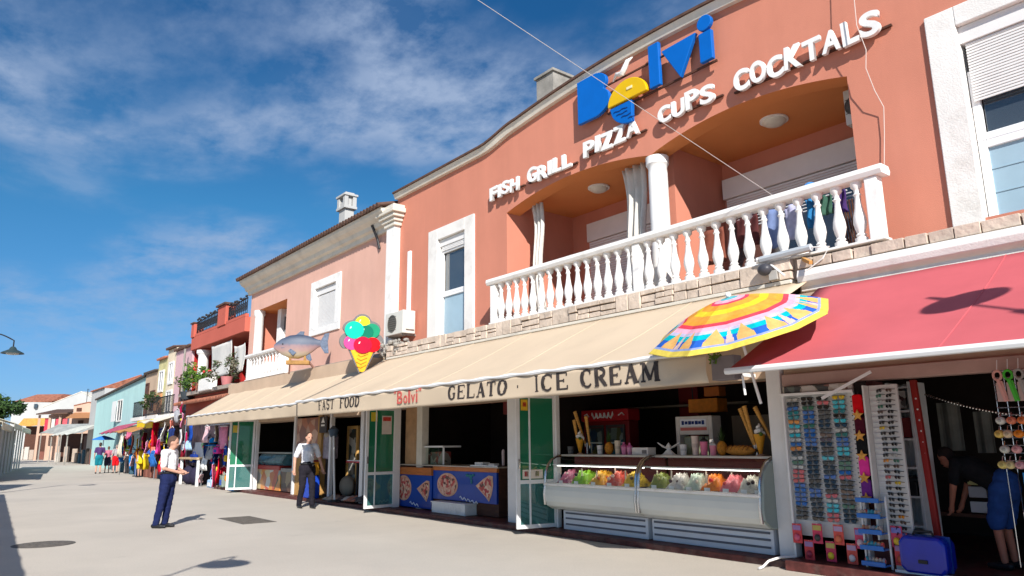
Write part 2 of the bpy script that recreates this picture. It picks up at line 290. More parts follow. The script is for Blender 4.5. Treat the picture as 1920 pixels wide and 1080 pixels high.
# ------------------------------------------------------------------ ground
def ground_mat():
    m = mat('street_surface', (0.50, 0.45, 0.385), 0.92, 0.07, 0.35, 0.35, 55, spec=0.15, dirt=(0.40, 0.365, 0.325), damt=0.5, dscale=0.22)
    t = m.node_tree; n = t.nodes; l = t.links; b = n['Principled BSDF']; src = b.inputs['Base Color'].links[0].from_socket
    c = n.new('ShaderNodeTexCoord'); a = n.new('ShaderNodeTexNoise'); a.inputs['Scale'].default_value = 38; a.inputs['Detail'].default_value = 3; l.new(c.outputs['Object'], a.inputs['Vector'])
    mr = n.new('ShaderNodeMapRange'); mr.inputs['From Min'].default_value = 0.3; mr.inputs['From Max'].default_value = 0.7; mr.inputs['To Min'].default_value = 0.95; mr.inputs['To Max'].default_value = 1.045; l.new(a.outputs['Fac'], mr.inputs['Value'])
    mm = n.new('ShaderNodeMixRGB'); mm.blend_type = 'MULTIPLY'; mm.inputs['Fac'].default_value = 1; l.new(src, mm.inputs['Color1']); l.new(mr.outputs[0], mm.inputs['Color2'])
    d = n.new('ShaderNodeTexNoise'); d.inputs['Scale'].default_value = 1.3; d.inputs['Detail'].default_value = 9; d.inputs['Roughness'].default_value = 0.75; l.new(c.outputs['Object'], d.inputs['Vector'])
    cr = n.new('ShaderNodeMapRange'); cr.inputs['From Min'].default_value = 0.6; cr.inputs['From Max'].default_value = 0.78; cr.inputs['To Min'].default_value = 1.0; cr.inputs['To Max'].default_value = 0.84; l.new(d.outputs['Fac'], cr.inputs['Value'])
    m2 = n.new('ShaderNodeMixRGB'); m2.blend_type = 'MULTIPLY'; m2.inputs['Fac'].default_value = 1; l.new(mm.outputs[0], m2.inputs['Color1']); l.new(cr.outputs[0], m2.inputs['Color2'])
    v = n.new('ShaderNodeTexVoronoi'); v.inputs['Scale'].default_value = 2.6; l.new(c.outputs['Object'], v.inputs['Vector'])     # trodden spots
    vs = n.new('ShaderNodeSeparateXYZ'); l.new(v.outputs['Color'], vs.inputs[0])
    rad = n.new('ShaderNodeMapRange'); rad.inputs['From Min'].default_value = 0.72; rad.inputs['To Max'].default_value = 0.075; l.new(vs.outputs[0], rad.inputs['Value'])
    lt = n.new('ShaderNodeMath'); lt.operation = 'LESS_THAN'; l.new(v.outputs['Distance'], lt.inputs[0]); l.new(rad.outputs[0], lt.inputs[1])
    sf = n.new('ShaderNodeMath'); sf.operation = 'MULTIPLY'; l.new(lt.outputs[0], sf.inputs[0]); sf.inputs[1].default_value = 0.28
    m3 = n.new('ShaderNodeMixRGB'); l.new(sf.outputs[0], m3.inputs['Fac']); l.new(m2.outputs[0], m3.inputs['Color1']); m3.inputs['Color2'].default_value = (.16, .145, .13, 1)
    l.new(m3.outputs[0], b.inputs['Base Color']); return m
g = MB(); g.quad((-1500, -1500, 0), (1500, -1500, 0), (1500, 1500, 0), (-1500, 1500, 0)); setting('street', g, ground_mat())
g = MB(); g.box(-29.6, 8.92, 0.0, -5.5, 14.5, 0.085); g.box(-5.5, 8.78, 0.0, 8, 14.5, 0.12); setting('shop_step', g, M['maroon'], bevel=0.01)
def disc_plate(name, label, cat, x, y, rx, ry, rect=False):
    b = MB()
    if rect:
        b.box(x-rx, y-ry, -0.02, x+rx, y+ry, 0.006)
        for i in range(int(rx*2/0.09)): 
            xx = x-rx+0.05+i*0.09; b.box(xx, y-ry+0.06, 0.0061, xx+0.045, y+ry-0.06, 0.012)
    else:
        b.lathe([(rx*1.12, -0.02), (rx*1.12, 0.005), (rx*1.02, 0.005), (rx*1.02, 0.003), (rx, 0.003), (rx, 0.007), (0.01, 0.007)], (x, y, 0), 36)
        for i in range(-4, 5):
            for j in range(-4, 5):
                if i*i+j*j < 18: b.box(x+i*rx*.2-.03, y+j*rx*.2-.03, 0.0071, x+i*rx*.2+.03, y+j*rx*.2+.03, 0.012)
    return tag(obj(name, b, mat(name+'_iron', (0.13, 0.115, 0.10), 0.8, 0.3, 9, 0.4, 40, metal=0.2)), label, cat)
disc_plate('manhole_cover', 'round worn manhole cover with checker ribs near the left edge of the street', 'manhole cover', -15.1, 1.82, 0.42, 0.42)
disc_plate('drain_grate', 'long rusty drain grate in the paving beside the standing man', 'drain grate', -16.75, 5.8, 0.85, 0.36, True)
# ------------------------------------------------------------------ terracotta house
H = thing('terracotta_house', 'terracotta two storey house with white lettering and an arched balcony above the ice cream shop', 'house', (-8, 10, 0))
def lerp(a, b, t): return a+(b-a)*t
def topz(x):
    d = abs(x+8.37)
    arc_ = lambda q: 8.77+0.30*(1-(q/4.3)**2)
    if d > 5.2: return 8.63
    if d > 3.8:
        t = (5.2-d)/1.4; t = t*t*(3-2*t); return lerp(8.63, arc_(3.8), t)
    return arc_(d)
def arch(x):
    if -12.72 <= x <= -8.37: xm, h = (-12.72-8.37)/2, (12.72-8.37)/2
    else: xm, h = (-8.37-4.59)/2, (8.37-4.59)/2
    return 6.85+0.27*(1-((x-xm)/h)**2)
def facade(mb, Y, xs, zlo, top, ops):
    """front skin of a wall with openings (x0,x1,zb,zt); zt number or function"""
    for a, b in zip(xs, xs[1:]):
        m = (a+b)/2; z = [(zlo, zlo)]
        for (x0, x1, zb, zt) in sorted([o for o in ops if o[0] < m < o[1]], key=lambda o: o[2]):
            fz = zt if callable(zt) else (lambda x, q=zt: q)
            z += [(zb, zb), (fz(a+1e-6), fz(b-1e-6))]
        z += [(top(a), top(b))]
        for (p, q) in zip(z[::2], z[1::2]):
            if q[0]-p[0] > 1e-4: mb.quad((a, Y, p[0]), (b, Y, p[1]), (b, Y, q[1]), (a, Y, q[0]))
ops = [(-12.72, -4.59, 4.1, arch), (-15.62, -14.38, 4.3, 6.85), (-3.1, -1.25, 4.3, 6.92)]
xs = sorted(set([-17.85+i*0.25 for i in range(0, 97)]+[-12.72, -8.37, -4.59, -15.62, -14.38, -3.1, -1.25]+[-12.72+i*0.145 for i in range(1, 30)]+[-8.37+i*0.126 for i in range(1, 30)]))
w = MB(); facade(w, 10.0, xs, 2.5, topz, ops)
for a, b in zip(xs, xs[1:]):                                        # parapet top
    w.quad((a, 10, topz(a)), (b, 10, topz(b)), (b, 10.35, topz(b)), (a, 10.35, topz(a)))
w.quad((-17.85, 10, 0), (-17.85, 14.5, 0), (-17.85, 14.5, 8.66), (-17.85, 10, 8.66)); w.quad((6.15, 10, 0), (6.15, 14.5, 0), (6.15, 14.5, 8.66), (6.15, 10, 8.66))
w.quad((-17.85, 14.5, 0), (6.15, 14.5, 0), (6.15, 14.5, 8.66), (-17.85, 14.5, 8.66))
for X_ in (-12.72, -4.59): w.quad((X_, 10, 4.17), (X_, 10.4, 4.17), (X_, 10.4, 6.85), (X_, 10, 6.85)); w.quad((X_, 10.4, 4.17), (X_, 12.1, 4.17), (X_, 12.1, 7.12), (X_, 10.4, 7.12))
w.quad((-12.72, 12.1, 4.17), (-4.59, 12.1, 4.17), (-4.59, 12.1, 7.12), (-12.72, 12.1, 7.12)); w.box(-8.47, 10.55, 4.17, -8.27, 12.098, 7.118)
obj('wall', w, M['terracotta'], H)
w = MB()
ax = [x for x in xs if -12.721 <= x <= -4.589]
for a, b in zip(ax, ax[1:]):
    za, zb = arch(a+1e-6), arch(b-1e-6); w.quad((a, 10, za), (b, 10, zb), (b, 10.4, zb), (a, 10.4, za)); w.quad((a, 10.4, za), (b, 10.4, zb), (b, 10.4, 7.13), (a, 10.4, 7.13))
w.quad((-12.72, 10.4, 7.12), (-4.59, 10.4, 7.12), (-4.59, 12.1, 7.12), (-12.72, 12.1, 7.12)); obj('balcony_ceiling', w, M['soffit'], H)
w = MB(); w.quad((-17.85, 10.36, 8.3), (6.15, 10.36, 8.3), (6.15, 14.5, 8.3), (-17.85, 14.5, 8.3)); w.box(-17.8, 10.36, 7.2, 6.1, 14.45, 7.3); rf = obj('roof', w, M['concrete'], H)
w = MB(); w.box(-13.2, 11.4, 8.0, -12.55, 12.05, 10.86); w.box(-13.25, 11.35, 10.86, -12.5, 12.1, 10.93); w.box(-12.549, 11.6, 10.45, -12.54, 11.8, 10.8); obj('chimney', w, M['concrete'], rf, bevel=0.015)
w = MB()                                                            # coping along the curved parapet
for a, b in zip(xs, xs[1:]):
    za, zb = topz(a), topz(b)
    P = lambda z: [(a, 9.86, z+0.0), (a, 9.86, z+0.11), (a, 10.4, z+0.11), (a, 10.4, z)]
    w.add([(a, 9.9, za-0.06), (a, 9.84, za+0.08), (a, 10.42, za+0.08), (a, 10.42, za+.004), (b, 9.9, zb-0.06), (b, 9.84, zb+0.08), (b, 10.42, zb+0.08), (b, 10.42, zb+.004)], [(0, 1, 5, 4), (1, 2, 6, 5), (2, 3, 7, 6)])
    w.add([(a, 9.9, za-0.06), (b, 9.9, zb-0.06), (b, 9.998, zb-0.06), (a, 9.998, za-0.06)], [(0, 1, 2, 3)])
obj('coping', w, M['cornice'], H)
w = MB()
for a, b in zip(xs, xs[1:]):
    za, zb = topz(a)+0.084, topz(b)+0.084
    w.add([(a, 9.80, za), (a, 9.80, za+0.05), (a, 10.45, za+0.05), (a, 10.45, za), (b, 9.80, zb), (b, 9.80, zb+0.05), (b, 10.45, zb+0.05), (b, 10.45, zb)], [(0, 1, 5, 4), (1, 2, 6, 5), (2, 3, 7, 6), (0, 4, 7, 3)])
obj('roof_edge', w, M['tile'], H)
w = MB(); w.lathe([(0.23, 0), (0.23, 0.14), (0.185, 0.18), (0.18, 2.35), (0.172, 2.45), (0.19, 2.5), (0.215, 2.53), (0.215, 2.675), (0.05, 2.675)], (-8.37, 10.2, 4.17), 28); obj('column', w, M['white'], H, smooth=True)
# windows
def window(parent, x0, x1, z0, z1, sx0, sx1, sz0, sz1, m, Y=10.0, sill=False, name='window'):
    """surround sx0..sx1, sz0..sz1 round an opening x0..x1, z0..z1"""
    s = MB(); y = Y-0.05
    zq = z0 if sill else sz0; s.box(sx0, y, zq, x0, Y+0.22, sz1); s.box(x1, y, zq, sx1, Y+0.22, sz1); s.box(x0, y, z1, x1, Y+0.22, sz1)
    if sill: s.box(sx0, y, sz0, sx1, Y+0.22, z0)
    return obj(name, s, m, parent, bevel=0.012)
wl = window(H, -15.62, -14.38, 4.3, 6.85, -16.07, -13.99, 4.18, 7.16, M['stucco'])
def sash(mb, x0, x1, z0, z1, y, w=0.07, d=0.06):
    mb.box(x0, y, z0, x0+w, y+d, z1); mb.box(x1-w, y, z0, x1, y+d, z1); mb.box(x0+w, y, z0, x1-w, y+d, z0+w); mb.box(x0+w, y, z1-w, x1-w, y+d, z1)
s = MB(); sash(s, -15.6, -14.4, 5.38, 6.55, 10.08); sash(s, -15.6, -14.4, 4.2, 5.38, 10.082); obj('frame', s, M['pvc'], wl, bevel=0.008)
s = MB(); s.box(-15.5, 10.15, 5.45, -14.5, 10.155, 6.48); obj('pane', s, M['pane'], wl)
s = MB(); s.grid(lambda u, v: (-15.25+u*0.8, 10.24+0.03*math.sin(u*40), 5.3+v*1.25), 40, 2); obj('net_curtain', s, M['curtain'], wl)
s = MB(); s.box(-15.5, 10.12, 4.25, -14.5, 10.125, 5.31); obj('frosted_pane', s, M['frosted'], wl)
s = MB(); s.box(-15.6, 10.03, 6.66, -14.4, 10.2, 6.84)
for i in range(3): s.box(-15.56, 10.05, 6.53+i*0.043, -14.44, 10.07, 6.567+i*0.043)
obj('shutter', s, M['shutter'], wl, bevel=0.006)
wr = window(H, -3.1, -1.25, 4.3, 6.92, -3.46, -0.9, 4.18, 7.2, M['stucco'])
s = MB(); s.box(-3.1, 10.03, 6.68, -1.25, 10.2, 6.915)
for i in range(21): s.box(-3.05, 10.06, 5.85+i*0.0395, -1.3, 10.075, 5.881+i*0.0395)
obj('shutter', s, M['shutter'], wr, bevel=0.004)
s = MB(); sash(s, -3.09, -1.26, 5.32, 6.3, 10.1, 0.1); sash(s, -3.09, -1.26, 4.2, 5.32, 10.102, 0.1); obj('frame', s, M['pvc'], wr, bevel=0.008)
s = MB(); s.box(-2.98, 10.17, 5.42, -1.36, 10.175, 6.2); obj('pane', s, M['pane'], wr)
s = MB(); s.grid(lambda u, v: (-2.98+u*1.6, 10.26+0.04*math.sin(u*30), 5.35+v*0.7), 40, 2); obj('drape', s, paint((0.42, 0.10, 0.05), 0.9, var=.4, scale=5), wr)
s = MB(); s.box(-2.99, 10.14, 4.3, -1.36, 10.146, 5.22)
for z in (4.62, 4.93): s.box(-2.99, 10.13, z, -1.36, 10.14, z+0.012)
obj('frosted_pane', s, M['frosted'], wr)
# balcony doors at the back of the loggia
s = MB(); s.box(-12.15, 12.02, 6.35, -9.2, 12.09, 6.80)
for i in range(36): s.box(-12.1, 12.05, 4.25+i*0.058, -9.25, 12.07, 4.30+i*0.058)
obj('balcony_shutter', s, M['shutter'], H, bevel=0.006)
s = MB(); s.box(-8.2, 11.96, 6.33, -4.95, 12.09, 6.74)
for i in range(4): s.box(-8.15, 12.0, 6.12+i*0.05, -5.0, 12.02, 6.163+i*0.05)
obj('balcony_shutter', s, M['shutter'], H, bevel=0.006)
s = MB(); s.box(-8.15, 12.06, 4.2, -5.0, 12.08, 6.12); obj('balcony_door', s, M['pane'], H)
# slab, stone band, cream edge
s = MB(); s.box(-17.3, 9.5, 3.86, -5.35, 12.1, 4.165); s.box(-5.35, 9.5, 3.6, 6.1, 12.1, 4.125); obj('balcony_floor', s, M['mortar'], H)
s = MB(); rnd = random.Random(3)
for (X0, X1, zs) in ((-17.2, -5.4, [(3.86, 3.96), (3.96, 4.06), (4.06, 4.165)]), (-5.3, 6.1, [(3.965, 4.12)])):
    x = X0; zlo, zhi = zs[0][0], zs[-1][1]
    while x < X1-0.08:                                              # random ashlar: columns of one to three stones
        L = min(rnd.uniform(0.2, 0.62), X1-x); k = rnd.choice((1, 2, 2, 3)) if len(zs) > 1 else 1
        cuts = sorted([zlo+(zhi-zlo)*(q+1)/k+rnd.uniform(-.02, .02) for q in range(k-1)]); lv = [zlo]+cuts+[zhi]
        for z0, z1 in zip(lv, lv[1:]):
            xx = x; n_ = 1 if rnd.random() < .6 or L < .35 else 2
            for q in range(n_):
                d = rnd.uniform(0.0, 0.045); j = [rnd.uniform(0, .012) for _ in range(4)]; x_a, x_b = x+L*q/n_+.004, x+L*(q+1)/n_-.004
                s.prism([(x_a+j[0], 9.42-d, z0+.004+j[1]), (x_b-j[1], 9.42-d, z0+.004+j[2]), (x_b-j[2], 9.42-d, z1-.004-j[3]), (x_a+j[3], 9.42-d, z1-.004-j[0])], (0, .08+d, 0))
        x += L
obj('stone_band', s, M['stone'], H, bevel=0.006)
s = MB(); s.box(-17.2, 9.39, 3.80, -5.42, 9.6, 3.858); obj('cornice', s, M['cornice'], H, bevel=0.01)
s = MB(); s.prism([(-5.3, 9.44, 3.66), (-5.3, 9.44, 3.72), (-5.3, 9.36, 3.78), (-5.3, 9.34, 3.86), (-5.3, 9.37, 3.955), (-5.3, 9.6, 3.955), (-5.3, 9.6, 3.66)], (11.4, 0, 0)); obj('cornice', s, M['stucco'], H, bevel=0.008)
# ground floor: posts, lintels, dark rooms
def post(x0, x1, y0=9.22, y1=9.42, z0=0.085, z1=2.62, m='alu'): return obj('post', MB().box(x0, y0, z0, x1, y1, z1), M[m], H, bevel=0.012)
post(-5.84, -5.62); post(-11.77, -11.45); post(-16.52, -16.37); post(-15.75, -15.5, 9.5, 9.7, m='cornice'); post(-18.2, -18.02); post(-10.46, -10.38, 9.3, 9.4); post(-20.22, -20.1, 9.25, 9.37)
s = MB(); s.box(-17.8, 9.52, 2.5, -5.6, 9.95, 3.79); s.box(-5.6, 9.3, 2.44, 6.1, 9.95, 3.6); obj('lintel', s, M['tan'], H)
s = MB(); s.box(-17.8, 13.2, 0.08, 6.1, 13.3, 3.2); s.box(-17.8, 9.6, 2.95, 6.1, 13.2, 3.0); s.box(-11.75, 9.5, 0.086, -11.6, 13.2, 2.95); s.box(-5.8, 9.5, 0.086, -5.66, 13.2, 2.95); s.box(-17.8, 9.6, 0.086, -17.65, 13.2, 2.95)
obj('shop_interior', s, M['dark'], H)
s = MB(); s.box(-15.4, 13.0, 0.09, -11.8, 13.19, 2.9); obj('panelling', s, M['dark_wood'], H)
s = MB(); s.box(-15.5, 12.0, 2.35, -12.3, 13.0, 2.75); s.box(-14.5, 12.2, 2.22, -13.0, 12.95, 2.35); obj('extractor_hood', s, paint((0.45, 0.08, 0.07), 0.5), H, bevel=0.02)
s = MB(); s.box(-10.1, 12.6, 0.09, -9.6, 13.0, 2.95); obj('pillar', s, paint((0.22, 0.015, 0.015), 0.6), H)
s = MB(); s.box(-11.4, 12.3, 2.32, -8.2, 12.6, 2.36); s.box(-7.9, 11.3, 0.09, -7.1, 12.0, 2.05); obj('back_shelf', s, paint((0.25, 0.2, 0.15), 0.6), H)
s = MB(); s.box(-16.36, 9.55, 1.1, -15.76, 9.62, 2.6); obj('side_panel', s, paint((0.42, 0.25, 0.13), 0.8, var=.25, scale=3), H)
# hinged glazed leaves
def leaf(hx, hy, fx_, fy, parent, label=None, stickers=()):
    d = Vector((fx_-hx, fy-hy, 0)); L = d.length; d.normalize(); n = Vector((-d.y, d.x, 0))*0.02
    def bx(mb, a, b, z0, z1, t=1.0):
        p = Vector((hx, hy, 0))+d*a; q = Vector((hx, hy, 0))+d*b; k = n*t
        mb.add([(*(p-k).xy, z0), (*(q-k).xy, z0), (*(q+k).xy, z0), (*(p+k).xy, z0), (*(p-k).xy, z1), (*(q-k).xy, z1), (*(q+k).xy, z1), (*(p+k).xy, z1)], [(0,3,2,1),(4,5,6,7),(0,1,5,4),(1,2,6,5),(2,3,7,6),(3,0,4,7)])
    f = MB()
    bx(f, 0, .07, .1, 2.5); bx(f, L-.08, L, .1, 2.5); bx(f, .07, L-.08, .1, .17); bx(f, .07, L-.08, .88, .95); bx(f, .07, L-.08, 2.43, 2.5); bx(f, L-.3, L-.265, .17, .88, .8); bx(f, L-.3, L-.265, .95, 2.43, .8)
    o = obj('glazed_door', f, M['alu'], parent, bevel=0.006)
    if label: o['label'] = label
    g1 = MB(); bx(g1, .07, L-.08, .95, 2.43, .12); obj('pane', g1, M['green_glass'], o)
    g2 = MB(); bx(g2, .07, L-.08, .17, .88, .12); obj('pane', g2, M['teal_glass'], o)
    h = MB(); bx(h, L-.07, L-.03, 1.15, 1.32, 2.2); obj('handle', h, M['chrome'], o)
    for (a, b, z0, z1, c) in stickers:
        st = MB(); bx(st, a, b, z0, z1, .5); obj('sticker', st, paint(c, 0.6), o)
    return o
leaf(-16.40, 9.35, -16.32, 8.42, H, 'glazed door leaf with a white paper notice and a yellow sticker', [(.62, .8, 2.16, 2.38, (.62, .5, .04)), (.2, .48, 1.85, 2.3, (.66, .58, .52)), (.22, .46, 2.17, 2.27, (.6, .06, .04))])
leaf(-10.42, 9.33, -10.60, 8.50, H, 'glazed door leaf standing open beside the ice cream counter', [(.6, .74, 2.2, 2.4, (.75, .45, .03)), (.63, .70, 2.27, 2.35, (.6, .04, .03)), (.3, .72, .97, 1.13, (.68, .6, .5)), (.6, .68, 1.01, 1.1, (.5, .03, .04)), (.38, .46, 1.01, 1.1, (.3, .3, .04))])
# ------------------------------------------------------------------ balustrades
def balustrade(name, label, x0, x1, y, z0, z1, posts, nb, parts=True, scale=1.0):
    t = thing(name, label, 'balustrade', ((x0+x1)/2, y, z0))
    H_ = z1-z0
    obj('handrail', MB().prism([(x0-.06, y-.11, z1-.13), (x0-.06, y-.14, z1-.07), (x0-.06, y-.13, z1-.005), (x0-.06, y-.10, z1), (x0-.06, y+.10, z1), (x0-.06, y+.14, z1-.07), (x0-.06, y+.11, z1-.13)], (x1-x0+.12, 0, 0)), M['white'], t, bevel=0.006)
    obj('bottom_rail', MB().box(x0, y-.1, z0, x1, y+.1, z0+.035), M['white'], t, bevel=0.006)
    for p in posts: obj('post', MB().box(p-.085, y-.085, z0+.036, p+.085, y+.085, z1-.131), M['white'], t, bevel=0.012)
    h = H_-.167; a = [(0.085, 0), (0.085, .07), (0.05, .09), (0.07, .12), (0.05, .15), (0.07, .22), (0.088, .32), (0.08, .42), (0.055, .55), (0.04, .68), (0.036, .76), (0.055, .79), (0.036, .82), (0.042, .88), (0.075, .92), (0.08, 1.0)]
    first = None
    for (pa, pb), n in zip(zip(posts, posts[1:]), nb):
        for i in range(n):
            x = pa+.085+(pb-pa-.17)*(i+0.5)/n
            if first is None:
                b = MB(); b.lathe([(r_*scale, q*h) for r_, q in a], (0, 0, 0), 14); first = obj('baluster', b, M['white'], None, smooth=50); first.parent = t
            else: first_ = first.copy(); COL.objects.link(first_); first_.parent = t; ROOT[first_.name] = ROOT[t.name]; b_ = first_
            o = first if (i == 0 and pa == posts[0]) else b_
            o.location = (x-(x0+x1)/2, 0, .036)
    return t
balustrade('balustrade', 'long white balustrade of turned balusters along the arched balcony', -12.7, -4.08, 9.55, 4.165, 5.18, [-12.58, -8.37, -4.2], [15, 14])
# ------------------------------------------------------------------ salmon house
A = thing('salmon_house', 'pale salmon house with a deep white cornice, dark roof tiles and one shuttered window', 'house', (-24, 10, 0))
ops = [(-29.45, -26.0, 4.1, 6.95), (-23.4, -21.75, 5.45, 6.85)]
xs2 = sorted([-29.95, -29.45, -26.0, -23.4, -21.75, -17.86])
w = MB(); facade(w, 10.0, xs2, 2.4, lambda x: 8.3, ops)
w.quad((-29.95, 10, 0), (-29.95, 14.5, 0), (-29.95, 14.5, 8.3), (-29.95, 10, 8.3)); w.quad((-29.95, 14.5, 0), (-17.86, 14.5, 0), (-17.86, 14.5, 8.3), (-29.95, 14.5, 8.3))
obj('wall', w, M['salmon'], A)
w = MB(); w.quad((-29.95, 11.7, 4.1), (-26, 11.7, 4.1), (-26, 11.7, 6.95), (-29.95, 11.7, 6.95)); w.quad((-26, 10, 4.1), (-26, 11.7, 4.1), (-26, 11.7, 6.95), (-26, 10, 6.95)); w.quad((-29.45, 10, 4.1), (-29.45, 11.7, 4.1), (-29.45, 11.7, 6.95), (-29.45, 10, 6.95)); obj('recess', w, M['terracotta'], A)
obj('balcony_ceiling', MB().quad((-29.45, 10, 6.95), (-26, 10, 6.95), (-26, 11.7, 6.95), (-29.45, 11.7, 6.95)), M['soffit'], A)
obj('balcony_floor', MB().box(-29.9, 9.72, 3.98, -18.2, 11.7, 4.1), M['mortar'], A)
w = MB(); w.prism([(-30.15, 10.0, 7.72), (-30.15, 9.9, 7.72), (-30.15, 9.88, 7.86), (-30.15, 9.78, 7.90), (-30.15, 9.74, 8.02), (-30.15, 9.6, 8.10), (-30.15, 9.52, 8.2), (-30.15, 9.5, 8.3), (-30.15, 10.0, 8.3)], (12.2, 0, 0)); obj('cornice', w, M['cornice'], A, bevel=0.006)
w = MB(); w.quad((-30.3, 9.44, 8.305), (-17.87, 9.44, 8.305), (-17.87, 14.8, 9.85), (-30.3, 14.8, 9.85))
for i in range(62):
    x = -30.2+i*0.2
    if x > -17.95: break
    w.tube([(x, 9.40, 8.34), (x, 14.8, 9.89)], 0.075, 8)
rf = obj('roof', w, M['tile'], A, smooth=True)
w = MB(); w.box(-24.0, 11.0, 8.7, -23.5, 11.35, 10.02); w.box(-24.1, 10.92, 10.02, -23.4, 11.43, 10.12)
for x, y in ((-24.08, 10.94), (-23.6, 10.94), (-24.08, 11.27), (-23.6, 11.27)): w.box(x, y, 10.12, x+0.18, y+0.14, 10.5)
w.box(-23.95, 10.98, 10.12, -23.55, 11.37, 10.3); w.box(-23.95, 11.1, 10.12, -23.5, 11.25, 10.5); w.box(-24.12, 10.9, 10.5, -23.38, 11.45, 10.58); w.box(-24.0, 11.0, 10.58, -23.88, 11.35, 10.66); w.box(-23.62, 11.0, 10.58, -23.5, 11.35, 10.66); obj('chimney', w, M['white_wall'], rf, bevel=0.012)
wn = window(A, -23.4, -21.75, 5.45, 6.85, -23.74, -21.41, 5.23, 7.12, M['white'], sill=True)
s = MB(); s.box(-23.38, 10.03, 6.62, -21.77, 10.18, 6.83)
for i in range(26): s.box(-23.34, 10.06, 5.46+i*0.044, -21.81, 10.08, 5.498+i*0.044)
obj('shutter', s, M['shutter'], wn, bevel=0.004)
s = MB(); s.box(-18.12, 9.8, 4.1, -17.66, 10.0, 7.72); obj('pilaster', s, M['white'], A, bevel=0.01)
s = MB()
for z0, z1, e in ((7.72, 7.84, .06), (7.84, 7.95, .12), (7.95, 8.06, .2), (8.06, 8.2, .28), (8.2, 8.3, .22)): s.box(-18.14-e, 9.80-e*.8, z0, -17.64+e, 10.0, z1-.001)
obj('capital', s, M['cornice'], A, bevel=0.02)
s = MB(); s.lathe([(0.18, 0), (0.18, 2.6), (0.22, 2.66), (0.22, 2.85), (0.02, 2.85)], (-29.15, 10.1, 4.1), 20); obj('column', s, M['white'], A, smooth=True); obj('column', MB().box(-28.5, 10.6, 4.1, -28.12, 11.0, 6.95), M['white'], A)
s = MB(); s.tube([(-18.85, 9.7, 8.0), (-18.85, 9.9, 7.6), (-18.8, 9.95, 7.3)], 0.04, 8); obj('gutter_pipe', s, M['iron'], A)
balustrade('balustrade', 'short white balustrade on the salmon house beside the fish figure', -29.3, -25.1, 9.8, 4.1, 5.12, [-29.1, -25.3], [11])
w = MB(); w.box(-29.9, 9.3, 2.4, -18.2, 9.95, 3.97); obj('lintel', w, M['tan'], A)
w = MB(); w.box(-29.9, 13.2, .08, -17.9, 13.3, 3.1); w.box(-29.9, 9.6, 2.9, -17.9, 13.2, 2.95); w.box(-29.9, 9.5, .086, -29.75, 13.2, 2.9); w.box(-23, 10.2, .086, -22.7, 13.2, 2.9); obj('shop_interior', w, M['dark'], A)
w = MB(); w.box(-22.73, 9.3, .086, -21.0, 9.45, 2.6); w.box(-21.0, 9.24, .086, -20.75, 9.45, 2.6); obj('wall_panel', w, paint((0.40, 0.22, 0.07), 0.7, var=.25, scale=2), A)
for x in (-29.05, -26.3, -22.82): obj('post', MB().box(x-.06, 9.25, .086, x+.06, 9.37, 2.6), M['alu'], A, bevel=.01)
leaf(-26.3, 9.22, -26.62, 8.42, A, 'glazed door leaf beside the hanging beach clothes', [(.55, .75, 2.05, 2.3, (.55, .42, .05))])
# ------------------------------------------------------------------ red house
B = thing('red_house', 'dark red house with a roof terrace, a white column and white hanging blinds', 'house', (-34, 10, 0))
w = MB(); w.quad((-37.8, 11.9, 0), (-29.96, 11.9, 0), (-29.96, 11.9, 6.3), (-37.8, 11.9, 6.3)); w.quad((-37.8, 10, 0), (-37.8, 14, 0), (-37.8, 14, 6.8), (-37.8, 10, 6.8)); w.quad((-29.96, 10, 0), (-29.96, 11.9, 0), (-29.96, 11.9, 6.2), (-29.96, 10, 6.2)); w.box(-33.6, 10.9, 4.0, -33.3, 11.89, 6.25); obj('wall', w, M['crimson'], B)
w = MB(); w.box(-37.8, 9.8, 6.2, -29.97, 14, 6.82); w.box(-37.8, 9.75, 6.82, -37.3, 10.2, 7.5); w.box(-33.6, 9.75, 6.82, -32.5, 10.2, 7.72); w.box(-37.8, 9.8, 6.82, -29.97, 9.95, 6.95); w.box(-37.8, 9.8, 2.6, -29.97, 10, 4.05); obj('fascia', w, M['red_wall'], B, bevel=.015)
obj('coping', MB().box(-37.85, 9.7, 7.5, -37.25, 10.25, 7.56), M['tile'], B); obj('coping', MB().box(-33.7, 9.66, 7.72, -32.4, 10.28, 7.8), M['tile'], B)
for X0, X1 in ((-37.25, -33.65), (-32.45, -30.05)):
    w = MB(); w.tube([(X0, 9.88, 7.55), (X1, 9.88, 7.62)], .03, 6); w.tube([(X0, 9.88, 6.98), (X1, 9.88, 6.98)], .025, 6)
    n = int((X1-X0)/.22)
    for i in range(n+1):
        x = X0+(X1-X0)*i/n; w.tube([(x, 9.88, 6.98), (x, 9.88, 7.58)], .016, 5)
        if i < n:
            c = x+.11; w.tube([(c+.09*math.cos(q), 9.87, 7.28+.17*math.sin(q)) for q in [k*.7 for k in range(10)]], .014, 5)
            w.tube([(x, 9.87, 7.0), (x+.22, 9.87, 7.55)], .012, 4); w.sph((c, 9.86, 7.66+.05*math.sin(i*2.3)), .06, nu=6, nv=4)
    obj('railing', w, M['iron'], B)
obj('column', MB().lathe([(.26, 0), (.24, 1.75), (.25, 1.8), (.33, 1.9), (.33, 2.05), (.02, 2.05)], (-36.55, 10.1, 4.05), 16), M['white'], B, smooth=True)
w = MB(); w.box(-37.8, 9.4, 3.9, -29.97, 11.9, 4.05); obj('balcony_floor', w, M['mortar'], B)
